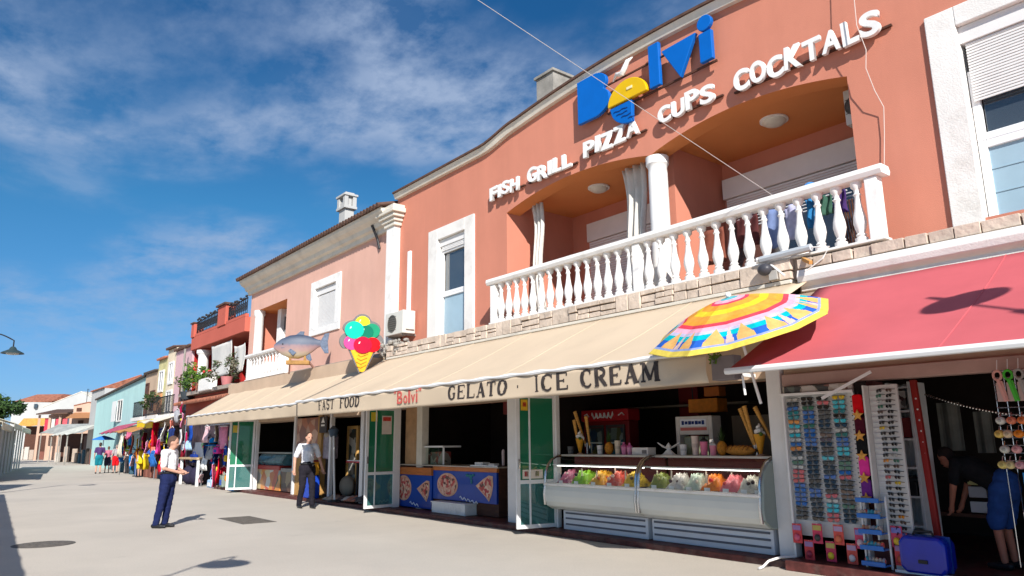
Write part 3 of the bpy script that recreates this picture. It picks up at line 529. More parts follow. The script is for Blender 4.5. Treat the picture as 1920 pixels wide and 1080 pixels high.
for X0, X1, z0, z1, lab in ((-34.75, -31.95, 4.6, 6.1, 'wide white blind hanging in front of the red balcony'), (-31.5, -30.2, 4.6, 5.75, 'narrow white blind next to the salmon house column')):
    b = MB(); b.grid(lambda u, v: (lerp(X0, X1, u)+.03*math.sin(v*5)*(2*u-1), 9.92+.025*math.sin(u*9+v*2)+.05*math.sin(v*3), lerp(z1, z0, v)-.07*math.sin(u*math.pi)*(1-v)), 40, 12)
    t = tag(obj('hanging_blind', b, M['curtain'], smooth=True, solid=.02), lab, 'blind')
# ------------------------------------------------------------------ pink, cream, yellow, tan, mint houses
def plain_house(name, label, x0, x1, top, m, Y=9.9, depth=5, roofm='tile_red', y1=None, roof_h=1.0):
    t = thing(name, label, 'house', ((x0+x1)/2, Y, 0)); y1 = Y if y1 is None else y1
    w = MB(); a, b = Vector((x0, y1, 0)), Vector((x1, Y, 0)); n = Vector((0, depth, 0))
    w.prism([a, b, b+n, a+n], (0, 0, top)); obj('wall', w, M[m], t)
    if roofm:
        r_ = MB(); e = Vector((0, -.12, 0)); up = Vector((0, 0, roof_h)); z = Vector((0, 0, top+.01))
        p = [a+e+z, b+e+z, b+n*.5+up+z, a+n*.5+up+z, b+n-e+z, a+n-e+z]
        r_.add(p, [(0, 1, 2, 3), (3, 2, 4, 5), (0, 3, 5), (1, 4, 2)])
        k = max(3, int((b-a).length/.24))
        for i in range(k): q = a.lerp(b, (i+.5)/k); r_.tube([q+e+z+Vector((0, -.05, .03)), q+n*.5+up+z+Vector((0, 0, .05))], .075, 6)
        obj('roof', r_, M[roofm], t)
    return t
def simple_window(t, x0, x1, z0, z1, Y, frame='white', pane='pane', shut=None):
    f = MB(); q = .1
    f.box(x0-q, Y-.06, z0-q, x0, Y+.02, z1+q); f.box(x1, Y-.06, z0-q, x1+q, Y+.02, z1+q); f.box(x0, Y-.06, z1, x1, Y+.02, z1+q); f.box(x0, Y-.06, z0-q, x1, Y+.02, z0); f.box((x0+x1)/2-.04, Y-.05, z0, (x0+x1)/2+.04, Y+.01, z1)
    o = obj('window', f, M[frame], t); obj('pane', MB().box(x0, Y-.02, z0, x1, Y-.01, z1), M[pane], o)
    if shut:
        for a, b in ((x0-.1-(x1-x0)*.55, x0-.12), (x1+.12, x1+.1+(x1-x0)*.55)):
            s_ = MB(); s_.box(a, Y-.1, z0-.05, b, Y-.05, z1+.05)
            for i in range(9): s_.box(a+.05, Y-.115, z0+i*(z1-z0)/9, b-.05, Y-.101, z0+(i+.6)*(z1-z0)/9)
            obj('shutter', s_, M[shut], o)
    return o
P = plain_house('pink_house', 'narrow lilac pink house next to the red house', -40.8, -37.82, 6.45, 'pink', roofm='tile', roof_h=.35)
simple_window(P, -39.35, -37.95, 3.3, 5.05, 9.9, frame='dark_wood')
w = MB(); w.tube([(-38.0, 9.6, 2.8), (-38.0, 9.6, 6.3)], .05, 8); obj('drainpipe', w, M['concrete'], P)
w = MB(); w.box(-38.8, 11.2, 6.9, -38.1, 11.9, 8.0); obj('chimney', w, M['concrete'], P); w = MB(); w.box(-38.75, 11.25, 8.0, -38.15, 11.85, 8.6); obj('chimney', w, M['tile_red'], P)
C_ = plain_house('cream_house', 'narrow cream house between the lilac pink and the olive yellow house', -42.5, -40.82, 6.7, 'cream', roofm='tile', roof_h=.3)
simple_window(C_, -41.9, -41.2, 4.9, 5.9, 9.9); simple_window(C_, -42.0, -41.1, 3.3, 4.4, 9.9)
Y_ = plain_house('yellow_house', 'olive yellow house with an orange lower wall and tiled roof', -44.4, -42.52, 6.3, 'yellowgreen', roofm='tile_red', roof_h=.5)
simple_window(Y_, -43.9, -43.1, 4.6, 5.6, 9.9); obj('lower_wall', MB().box(-44.4, 9.8, 2.6, -43.0, 9.89, 4.4), paint((.6, .27, .12), .9), Y_)
T = plain_house('tan_house', 'weathered tan house with small windows beside the mint house', -47.3, -44.42, 5.75, 'tan', roofm='tile_grey', roof_h=.35)
simple_window(T, -46.9, -46.3, 4.5, 5.1, 9.9, frame='dark_wood'); simple_window(T, -45.6, -44.8, 3.7, 4.6, 9.9, frame='dark_wood'); simple_window(T, -46.9, -46.4, 3.4, 3.9, 9.9, frame='dark_wood')
def rail_thing(label, x0, x1, y, z0, z1):
    w = MB(); w.tube([(x0, y, z1), (x1, y, z1)], .03, 6); w.tube([(x0, y, z0+.08), (x1, y, z0+.08)], .025, 6)
    n = int((x1-x0)/.16)
    for i in range(n+1): x = x0+(x1-x0)*i/n; w.tube([(x, y, z0), (x, y, z1)], .015, 5)
    t = thing('balcony_railing', label, 'railing', ((x0+x1)/2, y, z0)); obj('bars', w, M['iron'], t)
    obj('slab', MB().box(x0-.1, y-.1, z0-.2, x1+.1, y+.7, z0-.01), M['stucco'], t); return t
rail_thing('black iron balcony railing in front of the lilac pink house', -40.9, -38.1, 9.3, 3.15, 4.05)
rail_thing('black iron balcony railing in front of the cream house', -43.8, -41.1, 9.3, 3.2, 4.1)
rail_thing('small black iron balcony railing on the tan house', -46.8, -44.6, 9.3, 3.2, 4.05)
Mi = plain_house('mint_house', 'large mint green house with one shuttered window on a blank wall', -74.5, -47.32, 5.65, 'mint', Y=9.95, y1=11.75, depth=6, roofm='tile_grey', roof_h=.45)
def mi(x): return 9.95+(x+47.32)/(-74.5+47.32)*1.8
wn = simple_window(Mi, -58.6, -57.0, 3.4, 4.75, mi(-58)-.03, frame='stucco'); s = MB(); s.box(-60.2, mi(-60)-.28, 3.35, -58.75, mi(-59)-.2, 4.8); obj('shutter', s, M['white'], wn)
rail = plain_house('terracotta_roof_house', 'small house with a bright terracotta roof rising behind the mint house', -83.0, -76.4, 6.9, 'white_wall', Y=12.6, depth=6, roofm='tile_red', roof_h=1.3)
# far end of the street
def gable_house(name, label, a, b, zl, zr, peak, u, m, depth, roofm):
    """front face from a to b (plan), eaves zl, zr, ridge at fraction u"""
    t = thing(name, label, 'house', (a[0], a[1], 0)); A_, B_ = Vector((*a, 0)), Vector((*b, 0)); n = Vector((-(B_-A_).y, (B_-A_).x, 0)).normalized()*depth
    up = lambda q, z: q+Vector((0, 0, z)); r_ = A_.lerp(B_, u)
    w = MB(); w.prism([A_, B_, up(B_, zr), up(r_, peak), up(A_, zl)], n); obj('wall', w, M[m], t)
    f = -n.normalized()*.3
    w = MB(); f = f*.2; w.prism([up(A_, zl+.02)+f, up(r_, peak+.02)+f, up(r_, peak+.12)+f, up(A_, zl+.12)+f], n*1.06); w.prism([up(r_, peak+.021)+f, up(B_, zr+.02)+f, up(B_, zr+.12)+f, up(r_, peak+.13)+f], n*1.06); obj('roof', w, M[roofm], t); return t, A_, B_, n
t, A_, B_, n = gable_house('white_gable_house', 'plain white gable wall at the far end of the street', (-125.4, 13.0), (-119.7, 18.6), 7.2, 8.3, 9.3, .72, 'white_wall', 9, 'cornice')
obj('lamp_bracket', MB().box(-121.9, 15.9, 5.9, -121.6, 16.1, 6.6), M['concrete'], t)
t, A_, B_, n = gable_house('white_red_roof_house', 'white house with a red tiled roof at the far left end of the street', (-134.6, 10.0), (-130.2, 14.6), 8.3, 8.2, 8.3, .5, 'white_wall', 9, 'tile_red')
w = MB(); d = Vector((-131.0-(-133.7), 13.6-10.6, 0)); w.prism([A_+Vector((0, 0, 8.4)), B_+Vector((0, 0, 8.4)), B_.lerp(A_, .15)+n*.4+Vector((0, 0, 9.7)), A_.lerp(B_, .15)+n*.4+Vector((0, 0, 9.7))], n*.5); obj('roof', w, M['tile_red'], t)
for k in (.25, .6):
    q = A_.lerp(B_, k)-n.normalized()*.1; w = MB(); w.box(q.x-.5, q.y-.2, 7.4, q.x+.5, q.y+.2, 8.0); obj('window', w, M['pane'], t)
t, *_ = gable_house('red_roof_house', 'house with a bright red roof peeking over the white gable wall', (-133.0, 14.6), (-128.0, 20.2), 8.2, 8.2, 9.4, .5, 'white_wall', 8, 'tile_red')
# peach and stone houses with shaded stalls
t, A_, B_, n = gable_house('peach_house', 'peach house with a brown awning between the mint house and the open pergola', (-95.9, 12.9), (-93.6, 15.4), 6.1, 6.2, 6.45, .5, 'peach', 7, 'tile_red')
w = MB(); q0, q1 = A_.lerp(B_, .05), A_.lerp(B_, .95); o_ = -n.normalized()*1.4
w.prism([q0+Vector((0, 0, 5.3)), q1+Vector((0, 0, 5.3)), q1+o_+Vector((0, 0, 4.7)), q0+o_+Vector((0, 0, 4.7))], (0, 0, .08)); obj('awning', w, paint((.35, .16, .07), .8), t)
for k, z0, z1 in ((.3, 3.6, 4.5), (.75, 3.6, 4.5), (.2, 5.5, 5.9)): q = A_.lerp(B_, k)-n.normalized()*.05; w = MB(); w.prism([q-(B_-A_).normalized()*.3, q+(B_-A_).normalized()*.3, q+(B_-A_).normalized()*.3+n*.01, q-(B_-A_).normalized()*.3+n*.01], (0, 0, z1-z0)); w.v = [(x, y, z+z0) for x, y, z in w.v]; obj('window', w, M['dark_wood'], t)
w = MB(); q = A_+n*.3; w.tube([q+Vector((0, 0, 6.4)), q+Vector((0, 0, 8.2))], .03, 5)
for i in range(5): w.tube([q+Vector((-.5+.03*i, 0, 7.4+.18*i)), q+Vector((.5-.03*i, .1, 7.4+.18*i))], .02, 4)
obj('aerial', w, M['iron'], t)
t = thing('stone_pergola_house', 'open stone terrace with a dark pergola roof and red hangings at the far end', 'house', (-107, 12.5, 0))
a, b = Vector((-108.3, 11.0, 0)), Vector((-105.6, 14.0, 0)); n = Vector((-(b-a).y, (b-a).x, 0)).normalized()
w = MB()
w.prism([a+n*2, b+n*2, b+n*5, a+n*5], (0, 0, 5.8)); obj('wall', w, M['peach'], t)
w = MB()
for k in (0, .33, .66, 1): q = a.lerp(b, k); w.bar(q, q+Vector((0, 0, 5.5)), .25)
w.prism([a+Vector((0, 0, 3.0)), b+Vector((0, 0, 3.0)), b+n*2+Vector((0, 0, 3.0)), a+n*2+Vector((0, 0, 3.0))], (0, 0, .25)); obj('frame', w, M['peach'], t)
w = MB(); w.prism([a-n*.7+Vector((0, 0, 5.5)), b-n*.7+Vector((0, 0, 5.6)), b+n*3+Vector((0, 0, 6.2)), a+n*3+Vector((0, 0, 6.2))], (0, 0, .15)); obj('roof', w, M['tile'], t)
for k, c in ((.15, (.5, .05, .08)), (.33, (.6, .55, .5)), (.5, (.55, .08, .12)), (.72, (.6, .1, .12)), (.85, (.1, .1, .14))):
    q = a.lerp(b, k)+n*.2; w = MB(); w.grid(lambda u, v: (q.x+u*.42, q.y+u*.46+.05*math.sin(u*12), 5.1-v*1.6), 8, 4); obj('hanging_cloth', w, cloth(c), t, solid=.03)
# ------------------------------------------------------------------ awnings
VAL = {}
def canvas_awning(name, label, x0, x1, yt, zt, yf, zf, drop, m, seams, sag=.03, bar='white'):
    t = thing(name, label, 'awning', ((x0+x1)/2, yt, zt))
    nu, nv = max(20, int((x1-x0)/.25)), 14
    def pt(u, v):
        x = lerp(x0, x1, u); y = lerp(yt, yf, v); ph = u*seams
        z = lerp(zt, zf, v)-sag*math.sin(math.pi*v)*(.6+.4*abs(math.sin(math.pi*ph)))+.006*math.sin(u*57+v*5)*v+.022*mnoise.noise(Vector((x*.9, v*2.2, x0)))*math.sin(math.pi*min(1, v*1.02))+.010*mnoise.noise(Vector((x*2.2+v*3, v*1.5, 5)))
        return (x, y, z)
    b = MB(); b.grid(pt, nu, nv); c = obj('canopy', b, m, t, smooth=60, solid=.006)
    for i in range(1, seams):
        u = i/seams; b = MB(); b.tube([(pt(u, v/10)[0], pt(u, v/10)[1], pt(u, v/10)[2]+.004) for v in range(11)], .007, 5); obj('seam', b, m, c)
    if drop:
        def pv(u, v):
            x = lerp(x0, x1, u); e = v*v
            end = max(0, 1-abs(u-1)*12)
            return (x, yf-.012+.012*math.sin(u*61+1)*e+.022*math.sin(u*17)*e+.05*end*e*math.sin(v*6+u*90), zf-.03-drop*v)
        VAL[t.name] = (lambda x, z: pv((x-x0)/(x1-x0), min(1, max(0, (zf-.03-z)/drop)))[1]-.006)
        b = MB(); b.grid(pv, nu*2, 8); obj('valance', b, m, t, smooth=60, solid=.005)
        b = MB(); n = int((x1-x0)/.06)                              # lumpy piping along the front edge
        b.tube([(x0+(x1-x0)*i/n, yf-.02+.012*math.sin(i*.55), zf+.0+.006*math.sin(i*.55)) for i in range(n+1)], [.028+.007*math.sin(i*.55+1) for i in range(n+1)], 7); obj('front_bar', b, M['alu'], t, smooth=True)
    else:
        b = MB(); b.prism([(x0, yf+.03, zf-.045), (x0, yf-.04, zf-.045), (x0, yf-.055, zf-.01), (x0, yf-.04, zf+.025), (x0, yf+.03, zf+.025)], (x1-x0, 0, 0)); obj('front_bar', b, M['alu'], t, bevel=.006)
    for x in [lerp(x0, x1, k) for k in ((.12, .4, .68, .92) if drop else (.16, .75))]:
        b = MB(); b.tube([(x, yt, zt-.25), (x+.35, (yt+yf)/2, (zt+zf)/2-.22), (x, yf+.03, zf-.02)], .025, 6); obj('folding_arm', b, M['alu'], t)
    return t
AW = canvas_awning('canvas_awning', 'long beige canvas awning lettered GELATO and ICE CREAM over the ice cream shop', -17.2, -5.17, 9.42, 3.80, 7.0, 2.63, .33, M['beige'], 6)
AW2 = canvas_awning('canvas_awning', 'plain beige canvas awning beside the fish figure, left of the lettered awning', -29.75, -17.5, 9.95, 4.0, 7.8, 2.70, .32, M['beige'], 6)
RA = canvas_awning('red_awning', 'faded red canvas awning with a white front bar over the sunglasses shop', -4.99, 4.0, 9.33, 3.64, 7.1, 2.40, 0, M['red_canvas'], 4, sag=.05)
# serif lettering: glyphs as strokes in a 1 x 1 box (thick, thin) with slab ends
TK, TN, SL = .2, .09, .07
def glyph_strokes(ch):
    arc = lambda cx, cy, rx, ry, a0, a1, n=10: [(cx+rx*math.cos(R(a0+(a1-a0)*i/n)), cy+ry*math.sin(R(a0+(a1-a0)*i/n))) for i in range(n+1)]
    se = lambda x, y, w=.3: ([(x-w/2, y), (x+w/2, y)], SL)
    G = {
     'I': [([(.5, 0), (.5, 1)], TK), se(.5, .03, .5), se(.5, .97, .5)],
     'E': [([(.2, 0), (.2, 1)], TK), ([(.1, .97), (.88, .97)], SL), ([(.2, .52), (.65, .52)], SL), ([(.1, .03), (.92, .03)], SL), ([(.87, .97), (.87, .78)], SL), ([(.9, .03), (.9, .24)], SL), ([(.65, .42), (.65, .62)], SL)],
     'L': [([(.2, 0), (.2, 1)], TK), se(.2, .97, .4), ([(.05, .03), (.92, .03)], SL), ([(.9, .03), (.9, .28)], SL)],
     'A': [([(.15, 0), (.47, 1)], TN), ([(.47, 1), (.83, 0)], TK), ([(.27, .33), (.7, .33)], SL), se(.14, .03, .3), se(.84, .03, .32)],
     'T': [([(.5, 0), (.5, 1)], TK), ([(.05, .97), (.95, .97)], SL), ([(.07, .97), (.07, .74)], SL), ([(.93, .97), (.93, .74)], SL), se(.5, .03, .4)],
     'C': [(arc(.55, .5, .42, .47, 48, 135), TN), (arc(.55, .5, .4, .46, 135, 225), TK), (arc(.55, .5, .42, .47, 225, 312), TN), ([(.86, .98), (.86, .72)], SL)],
     'G': [(arc(.55, .5, .42, .47, 48, 135), TN), (arc(.55, .5, .4, .46, 135, 225), TK), (arc(.55, .5, .42, .47, 225, 315), TN), ([(.86, .98), (.86, .72)], SL), ([(.84, .08), (.84, .42)], TK*.8), se(.82, .44, .34)],
     'O': [(arc(.5, .5, .4, .47, 50, 130), TN), (arc(.5, .5, .38, .46, 130, 230), TK), (arc(.5, .5, .4, .47, 230, 310), TN), (arc(.5, .5, .38, .46, -50, 50), TK)],
     'R': [([(.2, 0), (.2, 1)], TK), se(.18, .03, .36), ([(.05, .97), (.5, .97)], SL), (arc(.5, .74, .3, .23, 90, -90), TK*.75), ([(.2, .5), (.5, .5)], SL), ([(.45, .5), (.85, .04)], TK*.9), se(.9, .03, .2)],
     'M': [([(.12, 0), (.15, 1)], TN), ([(.17, .97), (.5, .08)], TK*.85), ([(.5, .08), (.83, .97)], TN), ([(.86, 0), (.86, 1)], TK), se(.12, .03, .26), se(.87, .03, .3), se(.1, .97, .2), se(.9, .97, .2)],
     'F': [([(.22, 0), (.22, 1)], TK), ([(.08, .96), (.9, .96)], SL*1.4), ([(.22, .5), (.65, .5)], SL), ([(.88, .96), (.88, .74)], SL), se(.22, .03, .4)],
     'S': [(arc(.5, .74, .33, .23, 30, 250), TK*.7), (arc(.5, .27, .36, .24, 70, -160), TK*.7)],
     'D': [([(.2, 0), (.2, 1)], TK), ([(.06, .96), (.45, .96)], SL), ([(.06, .04), (.45, .04)], SL), (arc(.45, .5, .4, .46, 90, -90), TK*.8)],
     '.': [([(.3, .5), (.7, .5)], .5)]}
    return G[ch]
def valance_word(parent, word, x0, x1, z0, z1, y, m, widths=None, lean=.0):
    fy = VAL[parent.name]
    n = len(word); ws = [{'I': .55, 'M': 1.25, '.': .4}.get(c, 1.0) for c in word]; tot = sum(ws)
    x = x0; k = 0
    for c, wd in zip(word, ws):
        cw = (x1-x0)*wd/tot; sx = cw*.86; sz = z1-z0; b = MB()
        for pts, th in glyph_strokes(c):
            P_ = [(x+p[0]*sx+lean*p[1], z0+p[1]*sz) for p in pts]; k += 1; yy = y-.004-.0003*(k % 12)
            t_ = th*min(sx, sz)*.72
            for (a, b_) in zip(P_, P_[1:]):
                d = Vector((b_[0]-a[0], b_[1]-a[1])); L = d.length
                if L < 1e-6: continue
                d /= L; nn = Vector((-d.y, d.x))*t_; e = d*(.01 if len(P_) > 2 else 0)
                k += 1; o_ = .0002*(k % 40); ns = max(1, int(L/.06))
                for s_ in range(ns):
                    p, q = Vector((lerp(a[0]-e.x, b_[0]+e.x, s_/ns), lerp(a[1]-e.y, b_[1]+e.y, s_/ns))), Vector((lerp(a[0]-e.x, b_[0]+e.x, (s_+1)/ns), lerp(a[1]-e.y, b_[1]+e.y, (s_+1)/ns)))
                    b.add([(c_.x, fy(c_.x, c_.y)-o_, c_.y) for c_ in (p-nn, q-nn, q+nn, p+nn)], [(0, 1, 2, 3)])
        x += cw; obj('letter' if c != '.' else 'dot', b, m, parent)
ink = paint((.045, .035, .032), .8, var=.5, scale=14); inkred = paint((.52, .10, .08), .8, var=.35, scale=14)
YV = 6.935
valance_word(AW, 'GELATO', -10.56, -8.86, 2.345, 2.575, YV, ink)
valance_word(AW, '.', -8.68, -8.60, 2.42, 2.48, YV, ink)
valance_word(AW, 'ICE', -8.28, -7.47, 2.345, 2.585, YV, ink)
valance_word(AW, 'CREAM', -7.28, -5.83, 2.345, 2.585, YV, ink)
valance_word(AW, 'FAST', -15.92, -15.05, 2.38, 2.60, YV, ink)
valance_word(AW, 'FOOD', -14.8, -13.82, 2.38, 2.60, YV, ink)
xq = -12.43
for c, wq, hq in (('"', .09, .09), ('B', .2, .24), ('o', .14, .15), ('l', .07, .24), ('v', .14, .15), ('i', .06, .23), ('"', .09, .09)):
    z0_ = 2.55 if c == '"' else 2.355; z1_ = z0_+hq
    place_glyph('lettering', c, inkred, AW, xq, xq+wq, z0_, z1_, VAL[AW.name](xq, 2.4)-.012, ext=.002, off=.014); xq += wq+.035
# ------------------------------------------------------------------ raised white words on the wall
WM = mat('white_letter_paint', (.78, .77, .75), .55, .05, 5, dirt=(.5, .46, .42), damt=.3, dscale=3)
def word_sign(word, x0, x1, z0, z1, label, seed, name='word_sign'):
    t = thing(name, label, 'sign', ((x0+x1)/2, 9.98, z0), 'white words on the terracotta wall'); rnd = random.Random(seed)
    ws = [{'I': .45, 'M': 1.3, 'L': .85}.get(c, 1.0) for c in word]; x = x0; tot = sum(ws)
    obj('mounting_rail', MB().box(x0-.05, 9.94, z0+.055, x1+.1, 9.985, z0+.085), M['dark_wood'], t)
    for c, wq in zip(word, ws):
        cw = (x1-x0)*wq/tot; dz = rnd.uniform(-.025, .025); hh = (z1-z0)*rnd.uniform(.93, 1.05)
        place_glyph('letter', c, WM, t, x+.01, x+cw-.012, z0+dz, z0+dz+hh, 9.85, ext=.032, off=.034, tilt=R(rnd.uniform(-4, 4))); x += cw
    return t
word_sign('FISH', -13.2, -12.1, 7.25, 7.56, 'raised white letters reading FISH, first word on the terracotta wall', 1)
word_sign('GRILL', -11.8, -10.36, 7.24, 7.57, 'raised white letters reading GRILL, between the words FISH and PIZZA', 2)
word_sign('PIZZA', -10.0, -8.48, 7.29, 7.63, 'raised white letters reading PIZZA under the blue and yellow logo', 3)
word_sign('CUPS', -8.03, -6.77, 7.31, 7.65, 'raised white letters reading CUPS above the balcony column', 4)
word_sign('COCKTALS', -6.4, -3.97, 7.25, 7.62, 'raised white letters reading COCKTALS, last word on the terracotta wall', 5)
# logo
L_ = thing('logo_sign', 'blue and yellow logo sign with a half sun and a gull, high on the wall', 'sign', (-8.4, 9.98, 7.5))
BL = mat('logo_blue', (.0, .115, .46), .45, .06, 3, coat=.05); YL = mat('logo_yellow', (.68, .42, .0), .45, .06, 3, coat=.2)
ff = 9.80
def slab(name, pts, m, y=ff, d=.085): return obj(name, MB().prism([(x, y, z) for x, z in pts], (0, d, 0)), m, L_, bevel=.012)
arc2 = lambda cx, cz, rx, rz, a0, a1, n=14: [(cx+rx*math.cos(R(a0+(a1-a0)*i/n)), cz+rz*math.sin(R(a0+(a1-a0)*i/n))) for i in range(n+1)]
slab('letter', [(-10.06, 8.02), (-9.86, 8.02)]+arc2(-9.62, 8.32, .46, .31, -80, 48)+arc2(-9.6, 8.72, .37, .24, -35, 95)+[(-10.06, 8.96)], BL)
obj('half_sun', MB().prism([(x, ff-.03, z) for x, z in arc2(-8.68, 8.04, .5, .42, 0, 180, 20)], (0, .085, 0)), YL, L_, bevel=.012)
obj('mark', MB().box(-8.66, ff-.045, 8.22, -8.52, ff-.032, 8.27), paint((.8, .7, .4)), L_)
bw = slab('water', [(-9.17, 8.015)]+arc2(-8.62, 8.0, .52, .43, 185, 268, 14)+[(-8.60, 7.575), (-8.58, 8.015)], BL)
for i, z in enumerate((7.9, 7.82, 7.74, 7.66)):
    s = MB(); s.tube([(-9.05+.05*i+.05*i*i*.5+j*.04, ff-.004, z+.010*math.sin(j*1.3)) for j in range(int(10-i*1.5))], .011, 5); obj('wave', s, paint((.0, .05, .24)), L_)
slab('letter', [(-8.13, 8.04), (-7.88, 8.04), (-7.88, 8.90), (-8.13, 8.90)], BL)
slab('letter', [(-7.82, 8.66), (-7.42, 7.98), (-7.04, 8.68)], BL)
slab('letter', [(-6.98, 8.05), (-6.72, 8.05), (-6.72, 8.60), (-6.98, 8.60)], BL)
slab('letter_dot', arc2(-6.84, 8.76, .15, .145, 0, 345, 20), BL, y=ff-.02)
s = MB(); s.tube([(-9.08, ff+.05, 8.60), (-8.93, ff, 8.68), (-8.83, ff-.04, 8.62), (-8.74, ff-.05, 8.60), (-8.66, ff-.06, 8.68), (-8.60, ff-.04, 8.80), (-8.5, ff, 8.86)], [.012, .04, .05, .06, .055, .045, .01], 8); obj('gull', s, M['white'], L_, smooth=True)
s = MB(); s.bar((-9.3, 9.9, 8.0), (-6.7, 9.9, 8.02), .035); s.bar((-9.4, 9.9, 8.62), (-7.7, 9.9, 8.62), .03); obj('mounting_rail', s, M['dark_wood'], L_)
# ------------------------------------------------------------------ ice cream cone figure on the awning (a flat painted board)
cone = thing('cone_sign', 'flat painted board of a giant ice cream cone with coloured scoops standing on the awning', 'sign', (-17.75, 8.95, 3.5), rotz=R(74))
def cb(name, pts, m, y, d): return obj(name, MB().prism([(x, y, z) for x, z in pts], (0, d, 0)), m, cone, bevel=.006)
cb('backing', [(-.06, -.02), (.1, -.02)]+[(.40, .62)]+arc2(.3, .82, .3, .26, -50, 60)+arc2(.2, 1.18, .3, .22, -10, 80)+arc2(0, 1.4, .22, .18, 20, 160)+arc2(-.22, 1.18, .3, .22, 100, 190)+arc2(-.3, .82, .3, .26, 120, 230)+[(-.36, .62)], paint((.16, .15, .15), .6), 0, .07)
cb('wafer', [(-.04, 0), (.08, 0), (.35, .64), (-.33, .64)], mat('wafer_paint', (.72, .38, .01), .5, .2, 9), -.03, .028)
for i, (x, z, r_, c, y) in enumerate([(0.0, 1.33, .2, (.80, .66, .02), -.032), (.26, 1.12, .22, (.01, .26, .13), -.034), (.1, 1.08, .2, (.0, .16, .09), -.046), (-.22, 1.12, .26, (.0, .48, .33), -.058), (-.27, .78, .22, (.70, .06, .24), -.04), (.28, .74, .22, (.75, .0, .005), -.042), (0.02, .72, .25, (.42, .0, .03), -.06)]):
    o = cb('scoop', arc2(x, z, r_, r_*.92, 0, 345, 24), paint(c, .35, var=.05), y, .03); gl = MB(); gl.prism([(x-.5*r_+.04*a, y-.006, z+.1*r_+.06*b_) for a, b_ in ((0, 0), (1, .3), (1.2, 1.2), (.4, .8))], (0, .005, 0)); obj('shine', gl, M['white'], o)
for i in range(5): gm = MB(); gm.tube([(-.16+.02*i, -.035, .16+.1*i), (-.02, -.036, .1+.1*i), (.12+.015*i, -.035, .18+.1*i)], .008, 4); obj('wafer_line', gm, paint((.25, .11, .01)), cone)
obj('stay', MB().tube([(0, .05, 0), (-.1, -.45, -.05)], .02, 6), M['iron'], cone)
obj('stay', MB().tube([(0, .06, .5), (.05, .5, .2)], .02, 6), M['iron'], cone)
# ------------------------------------------------------------------ fish figure
F_ = thing('fish_sign', 'painted fish figure with a blue back and pink side mounted above the plain awning', 'figure', (-21.7, 8.85, 4.1), rotz=R(62))
prof = [(-.80, .05, -.02), (-.74, .11, -.01), (-.58, .24, .0), (-.32, .36, -.01), (-.05, .385, 0), (.2, .32, .03), (.4, .21, .07), (.52, .13, .1), (.6, .11, .11)]
b = MB(); k = 18; vs = []
for x, r_, zc in prof:
    for j in range(k): t_ = 2*math.pi*j/k; vs.append((x, math.cos(t_)*r_*.38, .5+zc+math.sin(t_)*r_))
b.add(vs, [(i*k+j, i*k+(j+1) % k, (i+1)*k+(j+1) % k, (i+1)*k+j) for i in range(len(prof)-1) for j in range(k)]+[tuple(range(k))[::-1], tuple(range((len(prof)-1)*k, len(prof)*k))])
fm = ramp_mat('fish_skin', 2, [(.1, (.34, .20, .04)), (.24, (.36, .30, .21)), (.38, (.33, .21, .19)), (.50, (.24, .15, .16)), (.58, (.08, .10, .15)), (.9, (.02, .035, .07))], .55, 9, .05, coat=0)
body = obj('body', b, fm, F_, smooth=True)
fin = mat('fin_paint', (.09, .12, .18), .5, .4, 12)
for nm, pts in (('tail', [(.55, .6), (.72, .92), (.86, .95), (.82, .66), (.86, .3), (.74, .3)]), ('dorsal_fin', [(-.25, .78), (-.02, .98), (.1, .98), (.08, .78)]), ('belly_fin', [(.12, .22), (.3, .02), (.36, .1), (.3, .3)]), ('chest_fin', [(-.35, .35), (-.2, .2), (-.1, .3), (-.28, .42)])):
    yy = -.14 if nm == 'chest_fin' else -.02
    obj(nm, MB().prism([(x, yy, z) for x, z in pts], (0, .04, 0)), fin, F_, bevel=.008)
obj('eye', MB().sph((-.52, -.075, .56), .035), M['black'], F_, smooth=True); obj('jaw', MB().tube([(-.69, -.02, .47), (-.55, -.09, .44), (-.45, -.1, .46)], .012, 5), fin, F_)
obj('base', MB().box(-.4, -.12, -.06, .3, .12, .06).bar((-.3, 0, .06), (-.3, 0, .25), .07).bar((.15, 0, .06), (.15, 0, .25), .07), paint((.32, .17, .05), .7, var=.3), F_, bevel=.01)
obj('bracket', MB().bar((.3, .05, .0), (.55, .5, -.3), .05), paint((.35, .2, .17), .7), F_); obj('bracket', MB().bar((-.3, .05, 0), (-.35, .4, -.3), .05), paint((.35, .2, .17), .7), F_)
